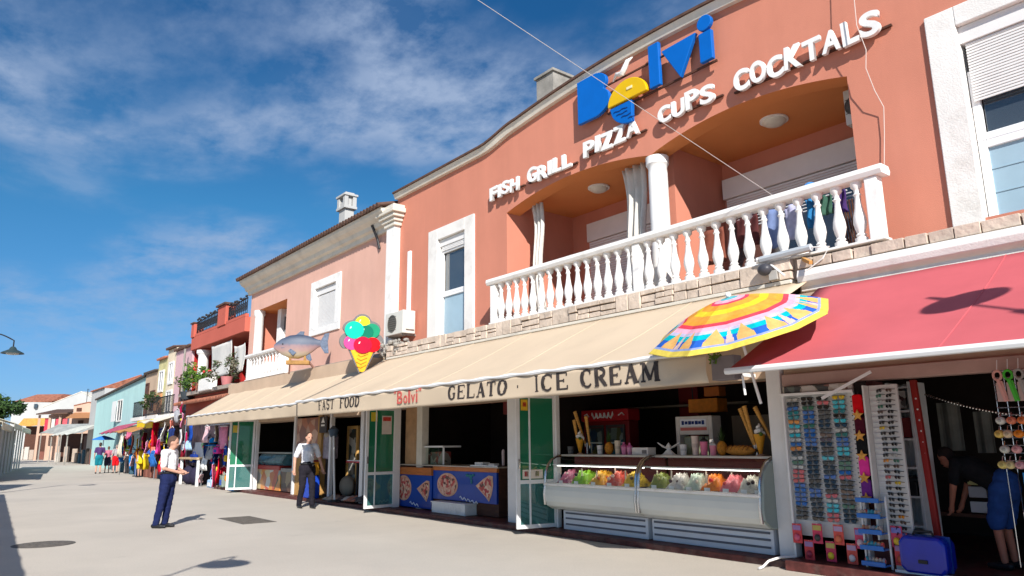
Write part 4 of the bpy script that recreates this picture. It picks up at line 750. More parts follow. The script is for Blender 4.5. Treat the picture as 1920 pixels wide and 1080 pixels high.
# ------------------------------------------------------------------ ice cream counters
def counter(x0, x1, label, endpanel):
    t = thing('ice_cream_counter', label, 'display counter', ((x0+x1)/2, 9.5, .09))
    X = lambda pts: [(x0, y, z) for y, z in pts]; V = (x1-x0, 0, 0)
    s = MB(); s.box(x0+.2 if not endpanel else x0+.03, 9.22, .09, x1-.03, 9.95, .42)
    base = obj('base', s, mat('pale_metal', (.62, .64, .68), .45, .05, 3), t, bevel=.008)
    s = MB()
    for z in (.17, .27, .36): s.box(x0+.27 if not endpanel else x0+.08, 9.205, z, x1-.08, 9.2195, z+.028)
    obj('grille', s, paint((.10, .11, .14), .5), base)
    belly = [(9.3, .42), (9.12, .44), (9.0, .50), (8.95, .58), (8.935, .68), (8.94, .78), (8.965, .85), (9.0, .86), (9.0, .80), (9.9, .80), (9.9, .42)]
    obj('body', MB().prism(X(belly), V), mat('cream_enamel', (.66, .67, .62), .3, .03, 2, coat=.3), t, bevel=.01)
    obj('edge_trim', MB().prism(X([(8.93, .855), (8.925, .89), (8.99, .90), (9.0, .862)]), V), M['white'], t, bevel=.004)
    prof = [(8.96, .90), (8.965, 1.0), (8.985, 1.1), (9.03, 1.2), (9.12, 1.30), (9.25, 1.355), (9.4, 1.37)]
    g = MB(); g.add([(x, y, z) for x in (x0+.02, x1-.02) for y, z in prof], [(i, i+1, i+8, i+7) for i in range(6)]); obj('curved_glass', g, M['glass'], t, smooth=70)
    for x in (x0+.015, x1-.015): obj('arch_frame', MB().tube([(x, 8.95, .52), (x, 8.93, .7), (x, 8.955, .88)]+[(x, y-.005, z+.005) for y, z in prof], .024, 8), M['chrome'], t, smooth=True)
    obj('top_shelf', MB().box(x0, 9.36, 1.362, x1, 9.95, 1.395), mat('counter_top', (.62, .56, .48), .3, .08, 3, coat=.3), t, bevel=.006)
    obj('showcase_lamp', MB().box(x0+.08, 9.2, 1.19, x1-.08, 9.26, 1.204), mat('lamp_tube', (.95, .95, .9), .5, 0, 1, emit=3.2), t)
    obj('inner_shelf', MB().box(x0+.04, 9.12, 1.205, x1-.04, 9.3, 1.225), M['white'], t, bevel=.004)
    obj('back_panel', MB().box(x0+.02, 9.7, .80, x1-.02, 9.74, 1.36), paint((.13, .02, .018), .5), t)
    obj('well', MB().box(x0+.05, 9.02, .862, x1-.05, 9.68, .868), M['chrome'], t)
    if endpanel:
        e = MB(); P_ = [(9.95, .42), (9.12, .44), (8.95, .56), (8.93, .7), (8.955, .88)]+prof+[(9.95, 1.37)]
        e.prism([(x1+.002, y, z) for y, z in P_], (.04, 0, 0)); obj('end_panel', e, mat('grey_green_panel', (.30, .35, .32), .35, .05, 2), t, bevel=.006)
    return t
counter(-10.34, -8.12, 'left cream ice cream counter with curved glass, nearer the green glazed door', False)
counter(-8.09, -5.88, 'right cream ice cream counter with curved glass and a grey green end panel', True)
def gelato(x, w, c1, c2, label, seed, h=.24):
    w *= 1.08; rnd = random.Random(seed); t = thing('gelato_tub', label, 'gelato tub', (x, 9.3, .87), 'gelato tubs in the counters')
    obj('pan', MB().box(x-w/2, 9.1, .87, x+w/2, 9.55, .90), M['chrome'], t, bevel=.005)
    b = MB(); nx, ny = 34, 28
    bumps = [(rnd.uniform(-.5, .5), rnd.uniform(-.45, .45), rnd.uniform(.35, .9)) for _ in range(8)]
    def f(u, v):
        a, c = (u-.5)*2, (v-.5)*2; e = max(0, (1-a**4)*(1-c**4)); q = sum(k*math.exp(-((a-p*1.6)**2+(c-r*1.6)**2)*5) for p, r, k in bumps)
        fold = .02*math.sin(9*math.hypot(a, c)+3*math.atan2(c, a+.001)+seed)+.012*math.sin(a*23+c*11+seed)
        return (x+a*w*.49, 9.32+c*.21, .895+e*(.13+h*.36*min(1.0, q)+fold*1.1))
    b.grid(f, nx, ny); m = mat('gelato', c1, .45, .15, 14, .3, 30, coat=.25, dirt=c2, damt=1.0, dscale=9); obj('ice_cream', b, m, t, smooth=80)
    obj('name_tag', MB().box(x-.05, 9.06, .885, x+.05, 9.064, .945), M['white'], t)
    for i in range(3):
        dx, dy = rnd.uniform(-.3, .3)*w, rnd.uniform(-.15, .12); g = MB(); z = 1.0+rnd.uniform(0, .06)
        if i == 0: g.tube([(x+dx, 9.25+dy, z), (x+dx+.03, 9.22+dy, z+.13)], .012, 6); cc = (.75, .62, .5)
        else: g.sph((x+dx, 9.2+dy, z), .03, nu=8, nv=6); cc = c2
        obj('decoration', g, paint(cc, .4), t, smooth=True)
for i, (x, w, a, b_, lab) in enumerate([(-10.02, .36, (.36, .08, .14), (.6, .45, .4), 'raspberry pink gelato mound with a wafer in the left counter'), (-9.62, .38, (.26, .50, .03), (.05, .03, .01), 'bright lime green gelato mound in the left counter'), (-9.2, .36, (.70, .36, .03), (.55, .12, .02), 'orange and yellow fruit gelato mound in the left counter'), (-8.82, .34, (.62, .09, .06), (.7, .5, .4), 'strawberry red gelato mound in the left counter'), (-8.42, .38, (.70, .45, .04), (.10, .05, .01), 'yellow gelato mound with dark swirls at the end of the left counter'),
        (-7.85, .34, (.22, .24, .05), (.35, .3, .1), 'olive green pistachio gelato mound in the right counter'), (-7.5, .34, (.66, .58, .52), (.12, .06, .05), 'white gelato mound with dark flecks next to the pistachio mound'), (-7.17, .32, (.50, .56, .44), (.62, .55, .45), 'pale minty white gelato mound in the right counter'), (-6.84, .36, (.75, .22, .02), (.7, .04, .03), 'bright orange gelato mound with a red rim in the right counter'), (-6.52, .32, (.70, .18, .20), (.6, .06, .05), 'salmon pink gelato mound in the right counter'), (-6.22, .32, (.62, .56, .46), (.06, .03, .02), 'cream gelato mound with chocolate scribbles in the right counter'), (-6.0, .18, (.45, .36, .33), (.09, .03, .02), 'brown and cream gelato mound at the grey green end panel')]):
    gelato(x, w, a, b_, lab, i+3)
ZT = 1.396
# things standing on the counters
waf = mat('wafer', (.62, .32, .08), .8, .22, 22, .3, 60)
def cone_stack(x, y, x2, y2, z0, z1, label):
    t = thing('cone_stack', label, 'cone stack', (x, y, z0), 'tall stacks of wafer cones'); b = MB(); n = 16
    pts = [(lerp(x, x2, i/n), lerp(y, y2, i/n), lerp(z0, z1, i/n)) for i in range(n+1)]
    P_ = []; r_ = []
    for i, p in enumerate(pts):
        P_ += [p, (p[0], p[1], p[2]+.012)]; r_ += [.018+.02*(i/n), .015+.016*(i/n)]
    b.tube(P_[:-1], r_[:-1], 10); obj('cones', b, waf, t, smooth=30); obj('tip', MB().tube([pts[0], (pts[0][0], pts[0][1], z0-.05)], [.014, .006], 6), M['white'], t)
    obj('holder', MB().tube([(x, y+.05, ZT), (x, y+.05, z0+.02)], .012, 6), M['chrome'], t)
cone_stack(-10.07, 9.75, -10.33, 9.75, 1.58, 2.18, 'tallest wafer cone stack left of the red fridge')
cone_stack(-10.12, 9.6, -10.2, 9.6, 1.62, 2.02, 'shortest wafer cone stack, just left of the left display cone')
cone_stack(-9.9, 9.7, -9.98, 9.7, 1.55, 2.08, 'upright wafer cone stack between the left display cone and the red fridge')
cone_stack(-6.43, 9.7, -6.62, 9.7, 1.55, 2.09, 'leaning wafer cone stack, left one of the three beside the white shop post')
cone_stack(-6.36, 9.62, -6.49, 9.62, 1.55, 2.12, 'wafer cone stack in the middle of the three beside the white shop post')
cone_stack(-6.1, 9.7, -6.36, 9.7, 1.56, 2.1, 'leaning wafer cone stack closest to the white shop post')
def display_cone(x, label, s=1.0):
    t = thing('display_cone', label, 'display cone', (x, 9.62, ZT), 'giant display cones')
    obj('cone', MB().lathe([(.02, .02), (.045*s, .12*s), (.085*s, .3*s), (.088*s, .31*s), (.02, .31*s)], (x, 9.62, ZT), 16), mat('orange_cone', (.66, .30, .02), .6, .12, 25), t, smooth=True)
    obj('foot', MB().lathe([(.06, 0), (.06, .012), (.02, .03), (.01, .03)], (x, 9.62, ZT), 16), paint((.5, .3, .2)), t)
    b = MB(); b.tube([(x+.05*math.cos(k*.8)*(1-k/22), 9.62+.05*math.sin(k*.8)*(1-k/22), ZT+.31*s+k*.008*s) for k in range(20)], [.045*(1-k/24) for k in range(20)], 8); obj('cream_swirl', b, M['white'], t, smooth=True)
    obj('garnish', MB().sph((x+.06, 9.57, ZT+.31*s), .03, nu=8, nv=6), M['leaf_light'], t)
display_cone(-10.08, 'giant plastic cone with white swirl among the left cone stacks', .92); display_cone(-6.27, 'giant plastic cone with white swirl by the white shop post', 1.0)
def cup(x, y, h, r_, c, label, name='paper_cup', cat='cup', lid=None):
    t = thing(name, label, cat, (x, y, ZT)); obj('body', MB().lathe([(r_*.8, 0), (r_, h*.97), (r_*1.06, h*.98), (r_*1.06, h), (r_*.9, h), (r_*.75, .02), (.004, .02)], (x, y, ZT), 16), paint(c, .5), t, smooth=True)
    if lid: obj('lid', MB().lathe([(r_*1.03, h+.001), (r_*1.03, h+.02), (r_*.4, h+.05), (r_*.35, h+.08), (.004, h+.08)], (x, y, ZT), 14), paint(lid, .4), t, smooth=True)
    else: obj('band', MB().lathe([(r_*.93, h*.4), (r_*.985, h*.6), (r_*.9, h*.6)], (x, y, ZT), 16), paint(tuple(q*.75 for q in c), .5), t)
cup(-9.54, 9.6, .16, .055, (.72, .70, .68), 'white paper cup left of the pineapple on the left counter')
cup(-10.42, 9.7, .14, .06, (.12, .12, .12), 'dark cup at the left end of the left counter')
cup(-9.1, 9.6, .24, .055, (.66, .56, .42), 'tall cream cup stack right of the left pineapple', 'cup_stack', 'cup stack')
cup(-8.93, 9.58, .13, .055, (.66, .22, .38), 'pink squeeze bottle next to the tall cream cup stack', 'squeeze_bottle', 'bottle', (.5, .1, .25))
cup(-8.8, 9.58, .12, .05, (.72, .3, .46), 'small pink squeeze bottle left of the white box', 'squeeze_bottle', 'bottle', (.6, .12, .3))
cup(-7.66, 9.6, .17, .06, (.70, .68, .66), 'white paper cup right of the white star bowl')
cup(-7.42, 9.6, .30, .06, (.70, .56, .48), 'tallest pale cup stack on the right counter', 'cup_stack', 'cup stack')
cup(-7.24, 9.58, .21, .062, (.72, .18, .30), 'tall pink cup in front of the slush machine', 'pink_cup', 'cup', (.02, .02, .02))
cup(-7.07, 9.58, .15, .055, (.74, .25, .34), 'short pink cup right of the tall pink cup', 'pink_cup', 'cup', (.5, .5, .5))
def pineapple(x, label):
    t = thing('pineapple', label, 'pineapple', (x, 9.6, ZT), 'pineapples on the counters')
    obj('fruit', MB().sph((x, 9.6, ZT+.11), .08, .08, .112, 14, 10), mat('pineapple_skin', (.50, .20, .02), .7, .45, 26, .6, 26), t, smooth=True)
    b = MB(); rnd = random.Random(int(x*10))
    for k in range(34):
        a = k*2.4; l_ = .05+.07*rnd.random()+.05*(k > 11); z = ZT+.2; tip = (x+math.cos(a)*l_*(1.2-.04*k), 9.6+math.sin(a)*l_*(1.2-.04*k), z+.06+.006*k)
        b.add([(x-.015*math.sin(a), 9.6+.015*math.cos(a), z), (x+.015*math.sin(a), 9.6-.015*math.cos(a), z), tip], [(0, 1, 2)])
    obj('leaves', b, M['leaf'], t)
pineapple(-9.31, 'pineapple with leaves on the left counter in front of the red fridge'); pineapple(-6.92, 'pineapple with leaves on the right counter near the waffle loaf')
t = thing('white_box', 'low white card box on the left counter beside the pink bottles', 'box', (-8.5, 9.6, ZT)); obj('carton', MB().box(-8.68, 9.5, ZT, -8.32, 9.7, ZT+.12), paint((.72, .68, .64)), t, bevel=.005); obj('print', MB().box(-8.45, 9.494, ZT+.02, -8.35, 9.499, ZT+.08), paint((.2, .18, .17)), t)
t = thing('star_bowl', 'white star shaped serving stand where the two counters meet', 'bowl', (-7.96, 9.6, ZT)); s = MB(); s.lathe([(.14, 0), (.1, .02), (.03, .09), (.05, .11), (.01, .11)], (-7.96, 9.6, ZT), 8); obj('foot', s, M['white'], t)
s = MB()
for k in range(6):
    a = k*math.pi/3; s.add([(-7.96, 9.6, ZT+.09), (-7.96+.1*math.cos(a-.35), 9.6+.1*math.sin(a-.35), ZT+.13), (-7.96+.23*math.cos(a), 9.6+.16*math.sin(a), ZT+.2), (-7.96+.1*math.cos(a+.35), 9.6+.1*math.sin(a+.35), ZT+.13)], [(0, 1, 2, 3)])
obj('petals', s, M['white'], t, solid=.01)
t = thing('waffle_loaf', 'long golden waffle loaf lying on the right counter', 'loaf', (-6.6, 9.6, ZT)); obj('loaf', MB().sph((-6.62, 9.62, ZT+.075), .26, .09, .075, 18, 10), mat('loaf_crust', (.55, .24, .04), .8, .3, 18, .4, 40), t, smooth=True); s = MB()
for i in range(6): s.tube([(-6.8+.07*i, 9.535, ZT+.08), (-6.78+.07*i, 9.56, ZT+.13), (-6.76+.07*i, 9.62, ZT+.152)], .008, 5)
obj('score_marks', s, paint((.3, .11, .02), .8), t)
# fridge, slush machine, orange lamp box
t = thing('drinks_fridge', 'red drinks fridge with two glass doors at the back of the ice cream shop', 'fridge', (-10.95, 11.5, .09))
obj('cabinet', MB().box(-11.6, 11.2, .09, -10.28, 11.5, 2.04), paint((.20, .012, .014), .4), t, bevel=.02)
hd = obj('header', MB().box(-11.64, 11.14, 2.04, -10.24, 11.5, 2.28), paint((.42, .015, .02), .4), t, bevel=.02)
s = MB(); s.tube([(-11.28+.028*k+.022*math.cos(k*1.5), 11.13, 2.16+.06*math.sin(k*1.5)) for k in range(24)], .02, 5); s.tube([(-11.5, 11.13, 2.17), (-11.42, 11.13, 2.2), (-11.36, 11.13, 2.14)], .012, 5); s.tube([(-10.5, 11.13, 2.15), (-10.4, 11.13, 2.2), (-10.34, 11.13, 2.15)], .012, 5); obj('script', s, M['white'], hd)
for x0, x1 in ((-11.5, -10.98), (-10.9, -10.38)):
    d = MB(); sash(d, x0, x1, .3, 1.96, 11.16, .045, .03); dr = obj('door', d, paint((.05, .05, .05), .4), t, bevel=.005); obj('pane', MB().box(x0+.045, 11.172, .345, x1-.045, 11.178, 1.915), M['glass'], dr)
    obj('bottle_panel', MB().box(x0+.05, 11.185, .35, x1-.05, 11.199, 1.9), picture_mat('bottles', [(.05, .05, .05), (.18, .2, .18), (.03, .05, .1), (.3, .3, .28), (.12, .1, .03), (.02, .12, .2)], 7), dr)  # flat panel with a random pattern of bottle colours, not emissive
    for z in (.8, 1.2, 1.58): obj('shelf', MB().box(x0+.05, 11.18, z, x1-.05, 11.184, z+.03), M['alu'], dr)
t = thing('slush_machine', 'white slush machine with a blue marked header behind the right counter', 'drinks machine', (-7.9, 10.4, ZT))
obj('housing', MB().box(-8.28, 10.2, .95, -8.2, 10.45, 2.03).box(-7.6, 10.2, .95, -7.52, 10.45, 2.03).box(-8.2, 10.2, 1.72, -7.6, 10.45, 2.03).box(-8.28, 10.25, .095, -7.52, 10.45, .95), paint((.60, .56, .52), .4), t, bevel=.01)
hd = obj('header', MB().box(-8.17, 10.185, 1.86, -7.63, 10.199, 1.98), paint((.72, .74, .80), .4), t)
s = MB()
for k, (w_, h_) in enumerate(((.05, .07), (.055, .05), (.06, .06), (.05, .05), (.06, .06), (.055, .05), (.05, .07))): s.box(-8.13+k*.07, 10.175, 1.92-h_/2, -8.13+k*.07+w_, 10.184, 1.92+h_/2)
obj('marks', s, paint((.0, .02, .14), .5), hd, bevel=.012); obj('stripe', MB().box(-8.17, 10.19, 1.79, -7.63, 10.199, 1.84), paint((.5, .12, .1)), t)
for x in (-8.03, -7.76): obj('bowl', MB().box(x-.12, 10.23, 1.2, x+.12, 10.44, 1.7), paint((.20, .22, .13), .25, coat=.4, var=.3), t, bevel=.03)
t = thing('orange_lamp_box', 'orange paper box hanging above the slush machine', 'box', (-8.2, 11, 2.1)); obj('shade', MB().box(-8.53, 10.9, 2.12, -7.9, 11.2, 2.36), paint((.62, .20, .02), .7, var=.25), t, bevel=.01); obj('hanger', MB().tube([(-8.5, 11, 2.36), (-8.5, 11, 2.95)], .012, 5).tube([(-7.95, 11, 2.36), (-7.95, 11, 2.95)], .012, 5), M['iron'], t); obj('upper_shade', MB().box(-8.2, 10.95, 2.4, -7.88, 11.15, 2.56), paint((.45, .12, .02), .7), t)
# ------------------------------------------------------------------ pizza counter
blue = mat('panel_blue', (.0, .045, .33), .4, .1, 2, coat=.2); pz = picture_mat('pizza_topping', [(.62, .28, .2), (.5, .05, .04), (.7, .5, .38), (.42, .02, .03), (.60, .35, .25), (.1, .03, .02), (.68, .42, .32)], 17); crust = paint((.62, .36, .24), .6, var=.2)
def pizza_panel(t, x0, x1, z0, z1, y, disc, wedge, scr):
    pn = obj('picture_panel', MB().box(x0, y, z0, x1, y+.05, z1), blue, t, bevel=.004)
    cx, cz, rx_, rz_ = disc
    cl = lambda pts: [(min(max(a, x0+.004), x1-.004), b) for a, b in pts]
    obj('pizza_crust', MB().prism([(a, y-.008, b) for a, b in cl(arc2(cx, cz, rx_, rz_, 0, 352, 36))], (0, .006, 0)), crust, pn); obj('pizza', MB().prism([(a, y-.014, b) for a, b in cl(arc2(cx, cz, rx_*.88, rz_*.86, 0, 352, 36))], (0, .005, 0)), pz, pn)
    wx, wz, s_ = wedge
    W_ = [(wx-s_*.62, wz+.03), (wx-s_*.1, wz+s_*.33), (wx+s_*.25, wz+s_*.47), (wx+s_*.5, wz+s_*.45), (wx+s_*.52, wz+s_*.1), (wx+s_*.42, wz-s_*.25), (wx+s_*.25, wz-s_*.5), (wx+s_*.02, wz-s_*.33)]
    obj('slice_crust', MB().prism([(a, y-.008, b) for a, b in W_], (0, .006, 0)), crust, pn); obj('slice', MB().prism([(wx+(a-wx)*.82, y-.014, wz+(b-wz)*.8) for a, b in W_], (0, .005, 0)), pz, pn)
    s = MB(); s.tube([(scr[0]+k*.045, y-.006, scr[1]-k*.006+.03*math.sin(k*1.9)) for k in range(scr[2])], .014, 5); obj('script', s, paint((.7, .75, .85), .5), pn)
t = thing('pizza_counter', 'blue pizza counter with pictures of pizzas and slices and an orange wooden top', 'counter', (-14.5, 9.6, .09))
pizza_panel(t, -16.6, -14.98, .11, .87, 9.47, (-16.25, .55, .36, .3), (-15.32, .52, .5), (-15.95, .22, 10))
pizza_panel(t, -14.96, -12.5, .36, 1.0, 9.50, (-14.35, .69, .42, .26), (-12.9, .68, .55), (-13.85, .44, 16))
obj('wood_top', MB().box(-16.62, 9.44, .875, -14.97, 9.56, 1.05).box(-14.97, 9.49, 1.002, -12.48, 9.56, 1.09), mat('orange_wood', (.46, .14, .03), .5, .25, 3, stretch=(1, 1, 9), coat=.2), t, bevel=.008)
obj('work_top', MB().box(-16.65, 9.5, 1.091, -12.45, 10.3, 1.115), paint((.55, .48, .40), .35), t, bevel=.006); obj('carcass', MB().box(-16.6, 9.56, .1, -12.5, 10.25, 1.09), M['dark_wood'], t)
obj('leaf_garnish', MB().sph((-13.55, 9.49, .92), .07, .01, .035, 10, 6).sph((-13.43, 9.49, .9), .06, .01, .05, 10, 6).sph((-13.4, 9.492, .8), .04, .01, .06, 10, 6).sph((-13.33, 9.491, .93), .05, .01, .03, 10, 6), paint((.02, .16, .2), .6), t)
t = thing('white_crate', 'low white metal crate under the pizza counter', 'crate', (-14.1, 9.4, .09)); obj('box', MB().box(-14.62, 9.25, .09, -13.3, 9.62, .31), M['white'], t, bevel=.01); obj('rim', MB().box(-14.64, 9.235, .31, -13.28, 9.62, .335), M['alu'], t)
t = thing('glass_showcase', 'small glass food showcase on the left end of the pizza counter', 'showcase', (-15.5, 9.8, 1.117)); s = MB()
for x in (-16.3, -15.6, -14.72): s.box(x, 9.6, 1.117, x+.035, 9.635, 1.52)
s.box(-16.3, 9.58, 1.52, -14.68, 10.1, 1.56); obj('frame', s, M['alu'], t, bevel=.004); obj('pane', MB().box(-16.26, 9.612, 1.12, -14.73, 9.618, 1.52), M['glass'], t); obj('food', MB().box(-16.2, 9.75, 1.117, -15.7, 10.0, 1.36).box(-15.5, 9.75, 1.117, -14.95, 10.0, 1.42), picture_mat('pastry', [(.3, .25, .2), (.25, .04, .03), (.35, .3, .26), (.12, .09, .07)], 8), t, bevel=.02)
t = thing('napkin_tray', 'steel tray of napkins and cutlery on the right end of the pizza counter', 'tray', (-13, 9.8, 1.117)); obj('tray', MB().box(-13.6, 9.6, 1.117, -12.6, 9.95, 1.14), M['chrome'], t); obj('napkins', MB().box(-13.5, 9.65, 1.141, -13.2, 9.85, 1.2).box(-13.0, 9.66, 1.141, -12.8, 9.8, 1.18), M['white'], t, bevel=.006); obj('shaker', MB().lathe([(.03, 0), (.035, .3), (.015, .34), (.004, .34)], (-12.65, 9.8, 1.141), 10), paint((.5, .4, .4)), t, smooth=True)
# ------------------------------------------------------------------ left bay: burger counter, poster wall, bin, sunshade, display
t = thing('snack_counter', 'snack counter with food pictures and a red top behind the walking man', 'counter', (-24.8, 9.6, .09))
obj('picture_panel', MB().box(-27.0, 9.44, .12, -24.3, 9.5, .78), picture_mat('food_pictures', [(.66, .26, .06), (.6, .5, .3), (.5, .08, .04), (.62, .6, .55), (.08, .09, .05), (.55, .16, .05), (.25, .3, .3), (.7, .42, .12)], 3.2), t)
obj('picture_panel', MB().box(-24.25, 9.46, .12, -22.9, 9.5, .74), picture_mat('dark_pictures', [(.12, .06, .04), (.04, .02, .02), (.3, .22, .12), (.2, .04, .03), (.06, .08, .05)], 3.2), t)
obj('red_top', MB().box(-27.1, 9.38, .785, -24.25, 9.9, .93), paint((.36, .025, .02), .4), t, bevel=.02); obj('carcass', MB().box(-27, 9.505, .1, -22.9, 10.1, .78), M['dark_wood'], t); obj('grey_top', MB().box(-24.2, 9.4, .745, -22.9, 9.9, .86), paint((.25, .24, .22), .4), t, bevel=.01)
t = thing('cold_showcase', 'blue tinted glass showcase on the snack counter', 'showcase', (-25.5, 9.7, .935)); obj('body', MB().prism([(-26.6, 9.5, .935), (-26.6, 9.42, 1.05), (-26.6, 9.6, 1.3), (-26.6, 9.95, 1.32), (-26.6, 9.95, .935)], (2.4, 0, 0)), paint((.10, .22, .25), .15, coat=.6, var=.5, scale=3), t, bevel=.01); obj('rim', MB().box(-27.0, 9.5, 1.325, -23.6, 9.98, 1.37), paint((.35, .36, .33), .3), t, bevel=.008)
t = thing('poster', 'brown food poster on the ochre wall behind the walking man', 'poster', (-21.9, 9.29, 1.2)); obj('sheet', MB().box(-22.66, 9.27, 1.2, -21.06, 9.295, 2.42), picture_mat('poster_print', [(.30, .10, .05), (.42, .24, .16), (.2, .07, .04), (.5, .3, .2), (.36, .12, .05)], 3), t)
t = thing('cooler_bin', 'tall blue ice cream bin with an orange label by the shop doorway', 'bin', (-20.9, 9.1, .09)); obj('body', MB().box(-21.2, 8.95, .09, -20.62, 9.2, .72), paint((.01, .055, .42), .4), t, bevel=.02); obj('label_plate', MB().box(-21.14, 8.94, .74, -20.68, 9.19, 1.12), paint((.68, .30, .02), .5), t, bevel=.01); s = MB(); s.tube([(-21.05, 8.93, .95), (-20.95, 8.93, 1.05), (-20.85, 8.93, 1.05), (-20.78, 8.93, .93), (-20.9, 8.93, .85)], .025, 5); obj('emblem', s, paint((.45, .1, .03)), t); obj('lid', MB().box(-21.2, 8.94, 1.121, -20.62, 9.2, 1.17), paint((.2, .02, .02), .5), t, bevel=.01)
t = thing('ball_machine', 'tall grey dispenser standing beside the shop doorway', 'dispenser', (-20.6, 9.4, .09)); obj('body', MB().box(-20.75, 9.3, 1.2, -20.3, 9.6, 1.9), paint((.25, .21, .25), .3, var=.5, scale=5), t, bevel=.04); obj('column', MB().box(-20.62, 9.35, .09, -20.42, 9.55, 1.2), M['iron'], t); obj('cap', MB().sph((-20.52, 9.45, 1.9), .25, .2, .14), paint((.3, .25, .2)), t, smooth=True)
t = thing('notice_board', 'dark notice board with a white arrow mark above the dispenser', 'sign', (-20.4, 9.2, 2.0)); obj('board', MB().box(-20.75, 9.17, 1.95, -20.25, 9.2, 2.42), paint((.03, .02, .02)), t); obj('mark', MB().prism([(-20.62, 9.165, 2.24), (-20.38, 9.165, 2.24), (-20.5, 9.165, 2.4)], (0, .004, 0)).box(-20.62, 9.165, 2.14, -20.38, 9.169, 2.19), M['white'], t)
t = thing('folded_parasol', 'folded dark parasol on a bare steel pole leaning at the shop doorway', 'parasol', (-19.1, 8.95, .09)); obj('pole', MB().tube([(-19.05, 8.95, .09), (-19.35, 8.98, 1.95)], .028, 8), M['alu'], t, smooth=True); obj('hood', MB().tube([(-19.33, 8.98, 1.84), (-19.38, 8.99, 2.0), (-19.4, 8.99, 2.12)], [.1, .15, .03], 10), paint((.05, .08, .12)), t, smooth=True); obj('foot', MB().lathe([(.2, 0), (.18, .04), (.03, .06), (.01, .06)], (-19.05, 8.95, .087), 14), M['iron'], t)
t = thing('postcard_stand', 'tall narrow wooden display of pictures in the dark doorway', 'display', (-20.3, 10, .09)); s = MB(); sash(s, -20.62, -19.92, .2, 2.15, 10.0, .09, .08); obj('frame', s, paint((.55, .32, .10), .6), t, bevel=.01); obj('pictures', MB().box(-20.53, 10.04, .29, -20.01, 10.06, 2.06), picture_mat('postcards', [(.05, .05, .04), (.4, .4, .35), (.03, .06, .06), (.3, .25, .2), (.1, .12, .1), (.5, .48, .42)], 5), t); obj('bag', MB().sph((-20.15, 9.85, .42), .36, .2, .3), paint((.30, .26, .20), .9), t, smooth=True)
t = thing('red_tray', 'red and white serving tray on a stand in the dark doorway', 'tray', (-19.3, 9.8, 1.1)); obj('tray', MB().box(-19.8, 9.6, 1.1, -18.9, 9.9, 1.14), paint((.5, .03, .05)), t, bevel=.01); obj('cloth', MB().box(-19.75, 9.62, 1.141, -18.95, 9.85, 1.17), M['white'], t); obj('leg', MB().tube([(-19.35, 9.75, .09), (-19.35, 9.75, 1.1)], .03, 6), M['iron'], t)
t = thing('doormat_pile', 'heap of folded mats and rags on the step by the doorway', 'mats', (-18.9, 9.1, .086)); rnd = random.Random(5)
for i in range(6):
    x, y = -19.9+.33*i, 8.95+.12*rnd.random(); b = MB(); b.grid(lambda u, v: (x+u*.6-.1, y+v*.4, .1+.10*math.sin(u*3.1)*math.sin(v*3.1)+.04*math.sin(u*11+i)*math.sin(v*9)+.01*i), 10, 8); obj('mat', b, cloth([(.45, .36, .28), (.3, .2, .15), (.12, .08, .07), (.5, .42, .36), (.38, .15, .1), (.1, .09, .09)][i]), t, smooth=True, solid=.03)
# ------------------------------------------------------------------ sunglasses shop
SW = thing('sunglasses_shop', 'dark open shop behind the sunglasses racks under the red awning', 'shop', (-1, 9.5, .12))
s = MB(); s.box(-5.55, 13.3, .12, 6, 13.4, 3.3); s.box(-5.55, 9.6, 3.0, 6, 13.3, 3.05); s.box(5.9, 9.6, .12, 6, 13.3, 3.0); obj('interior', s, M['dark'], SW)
obj('beam', MB().box(-5.58, 9.2, 2.34, 6.1, 9.4, 2.50), paint((.42, .27, .23), .7, var=.15, scale=2), SW, bevel=.01)
obj('side_wall', MB().box(-4.62, 9.3, .125, -4.40, 9.6, 2.339), paint((.16, .05, .05), .8), SW)
obj('threshold', MB().box(-4.2, 8.95, .122, 5.8, 9.0, .15), M['alu'], SW)
s = MB(); s.box(-4.8, 11.6, .5, -4.1, 11.65, 2.3)
shelfm = paint((.20, .19, .16), .9, var=.3, scale=2)
for x0, x1, z0, z1 in ((-4.5, -4.2, 1.45, 2.12), (-4.04, -3.82, 1.42, 1.98)): obj('hanging_panel', MB().grid(lambda u, v: (x0+u*(x1-x0), 11.4+.02*math.sin(u*9), z1-v*(z1-z0)), 8, 3), shelfm, SW, solid=.01)
def tube_thing(name, label, cat, pts, r_, m, loc, n=6): t = thing(name, label, cat, loc); obj('strand', MB().tube(pts, r_, n), m, t, smooth=True); return t
t = thing('bead_garland', 'silver bead garland strung across the dark shop', 'garland', (-3.6, 9.8, 2)); s = MB()
for i in range(40):
    u = i/39; s.sph((lerp(-3.98, -2.6, u), lerp(9.8, 9.5, u), lerp(2.16, 1.83, u)-.06*math.sin(u*3.14)), .014, nu=6, nv=4)
obj('beads', s, M['chrome'], t)
t = thing('red_rail', 'slanting dark red upright between the white shelf unit and the dark shop', 'upright', (-3.95, 9.55, .12)); obj('bar', MB().bar((-3.98, 9.5, 2.33), (-3.88, 9.45, .125), .07), paint((.30, .02, .015), .5), t, bevel=.008); s = MB()
for k in range(14): s.sph((-3.955+.006*k, 9.455, 2.1-.13*k), .012, nu=5, nv=4)
obj('studs', s, M['alu'], t)
t = thing('white_shelf_unit', 'white shelf unit with empty compartments beside the narrow sunglasses rack', 'shelf', (-4.2, 9.8, .12)); s = MB()
s.box(-4.42, 9.7, .12, -4.38, 10.1, 2.33); s.box(-4.15, 9.7, .12, -4.11, 10.1, 2.33); s.box(-4.42, 10.1, .12, -4.11, 10.13, 2.33)
obj('frame', s, M['alu'], t, bevel=.004)
for z in (.55, .9, 1.25, 1.6, 1.95, 2.25): obj('shelf', MB().box(-4.379, 9.7, z, -4.151, 10.099, z+.025), M['alu'], t)
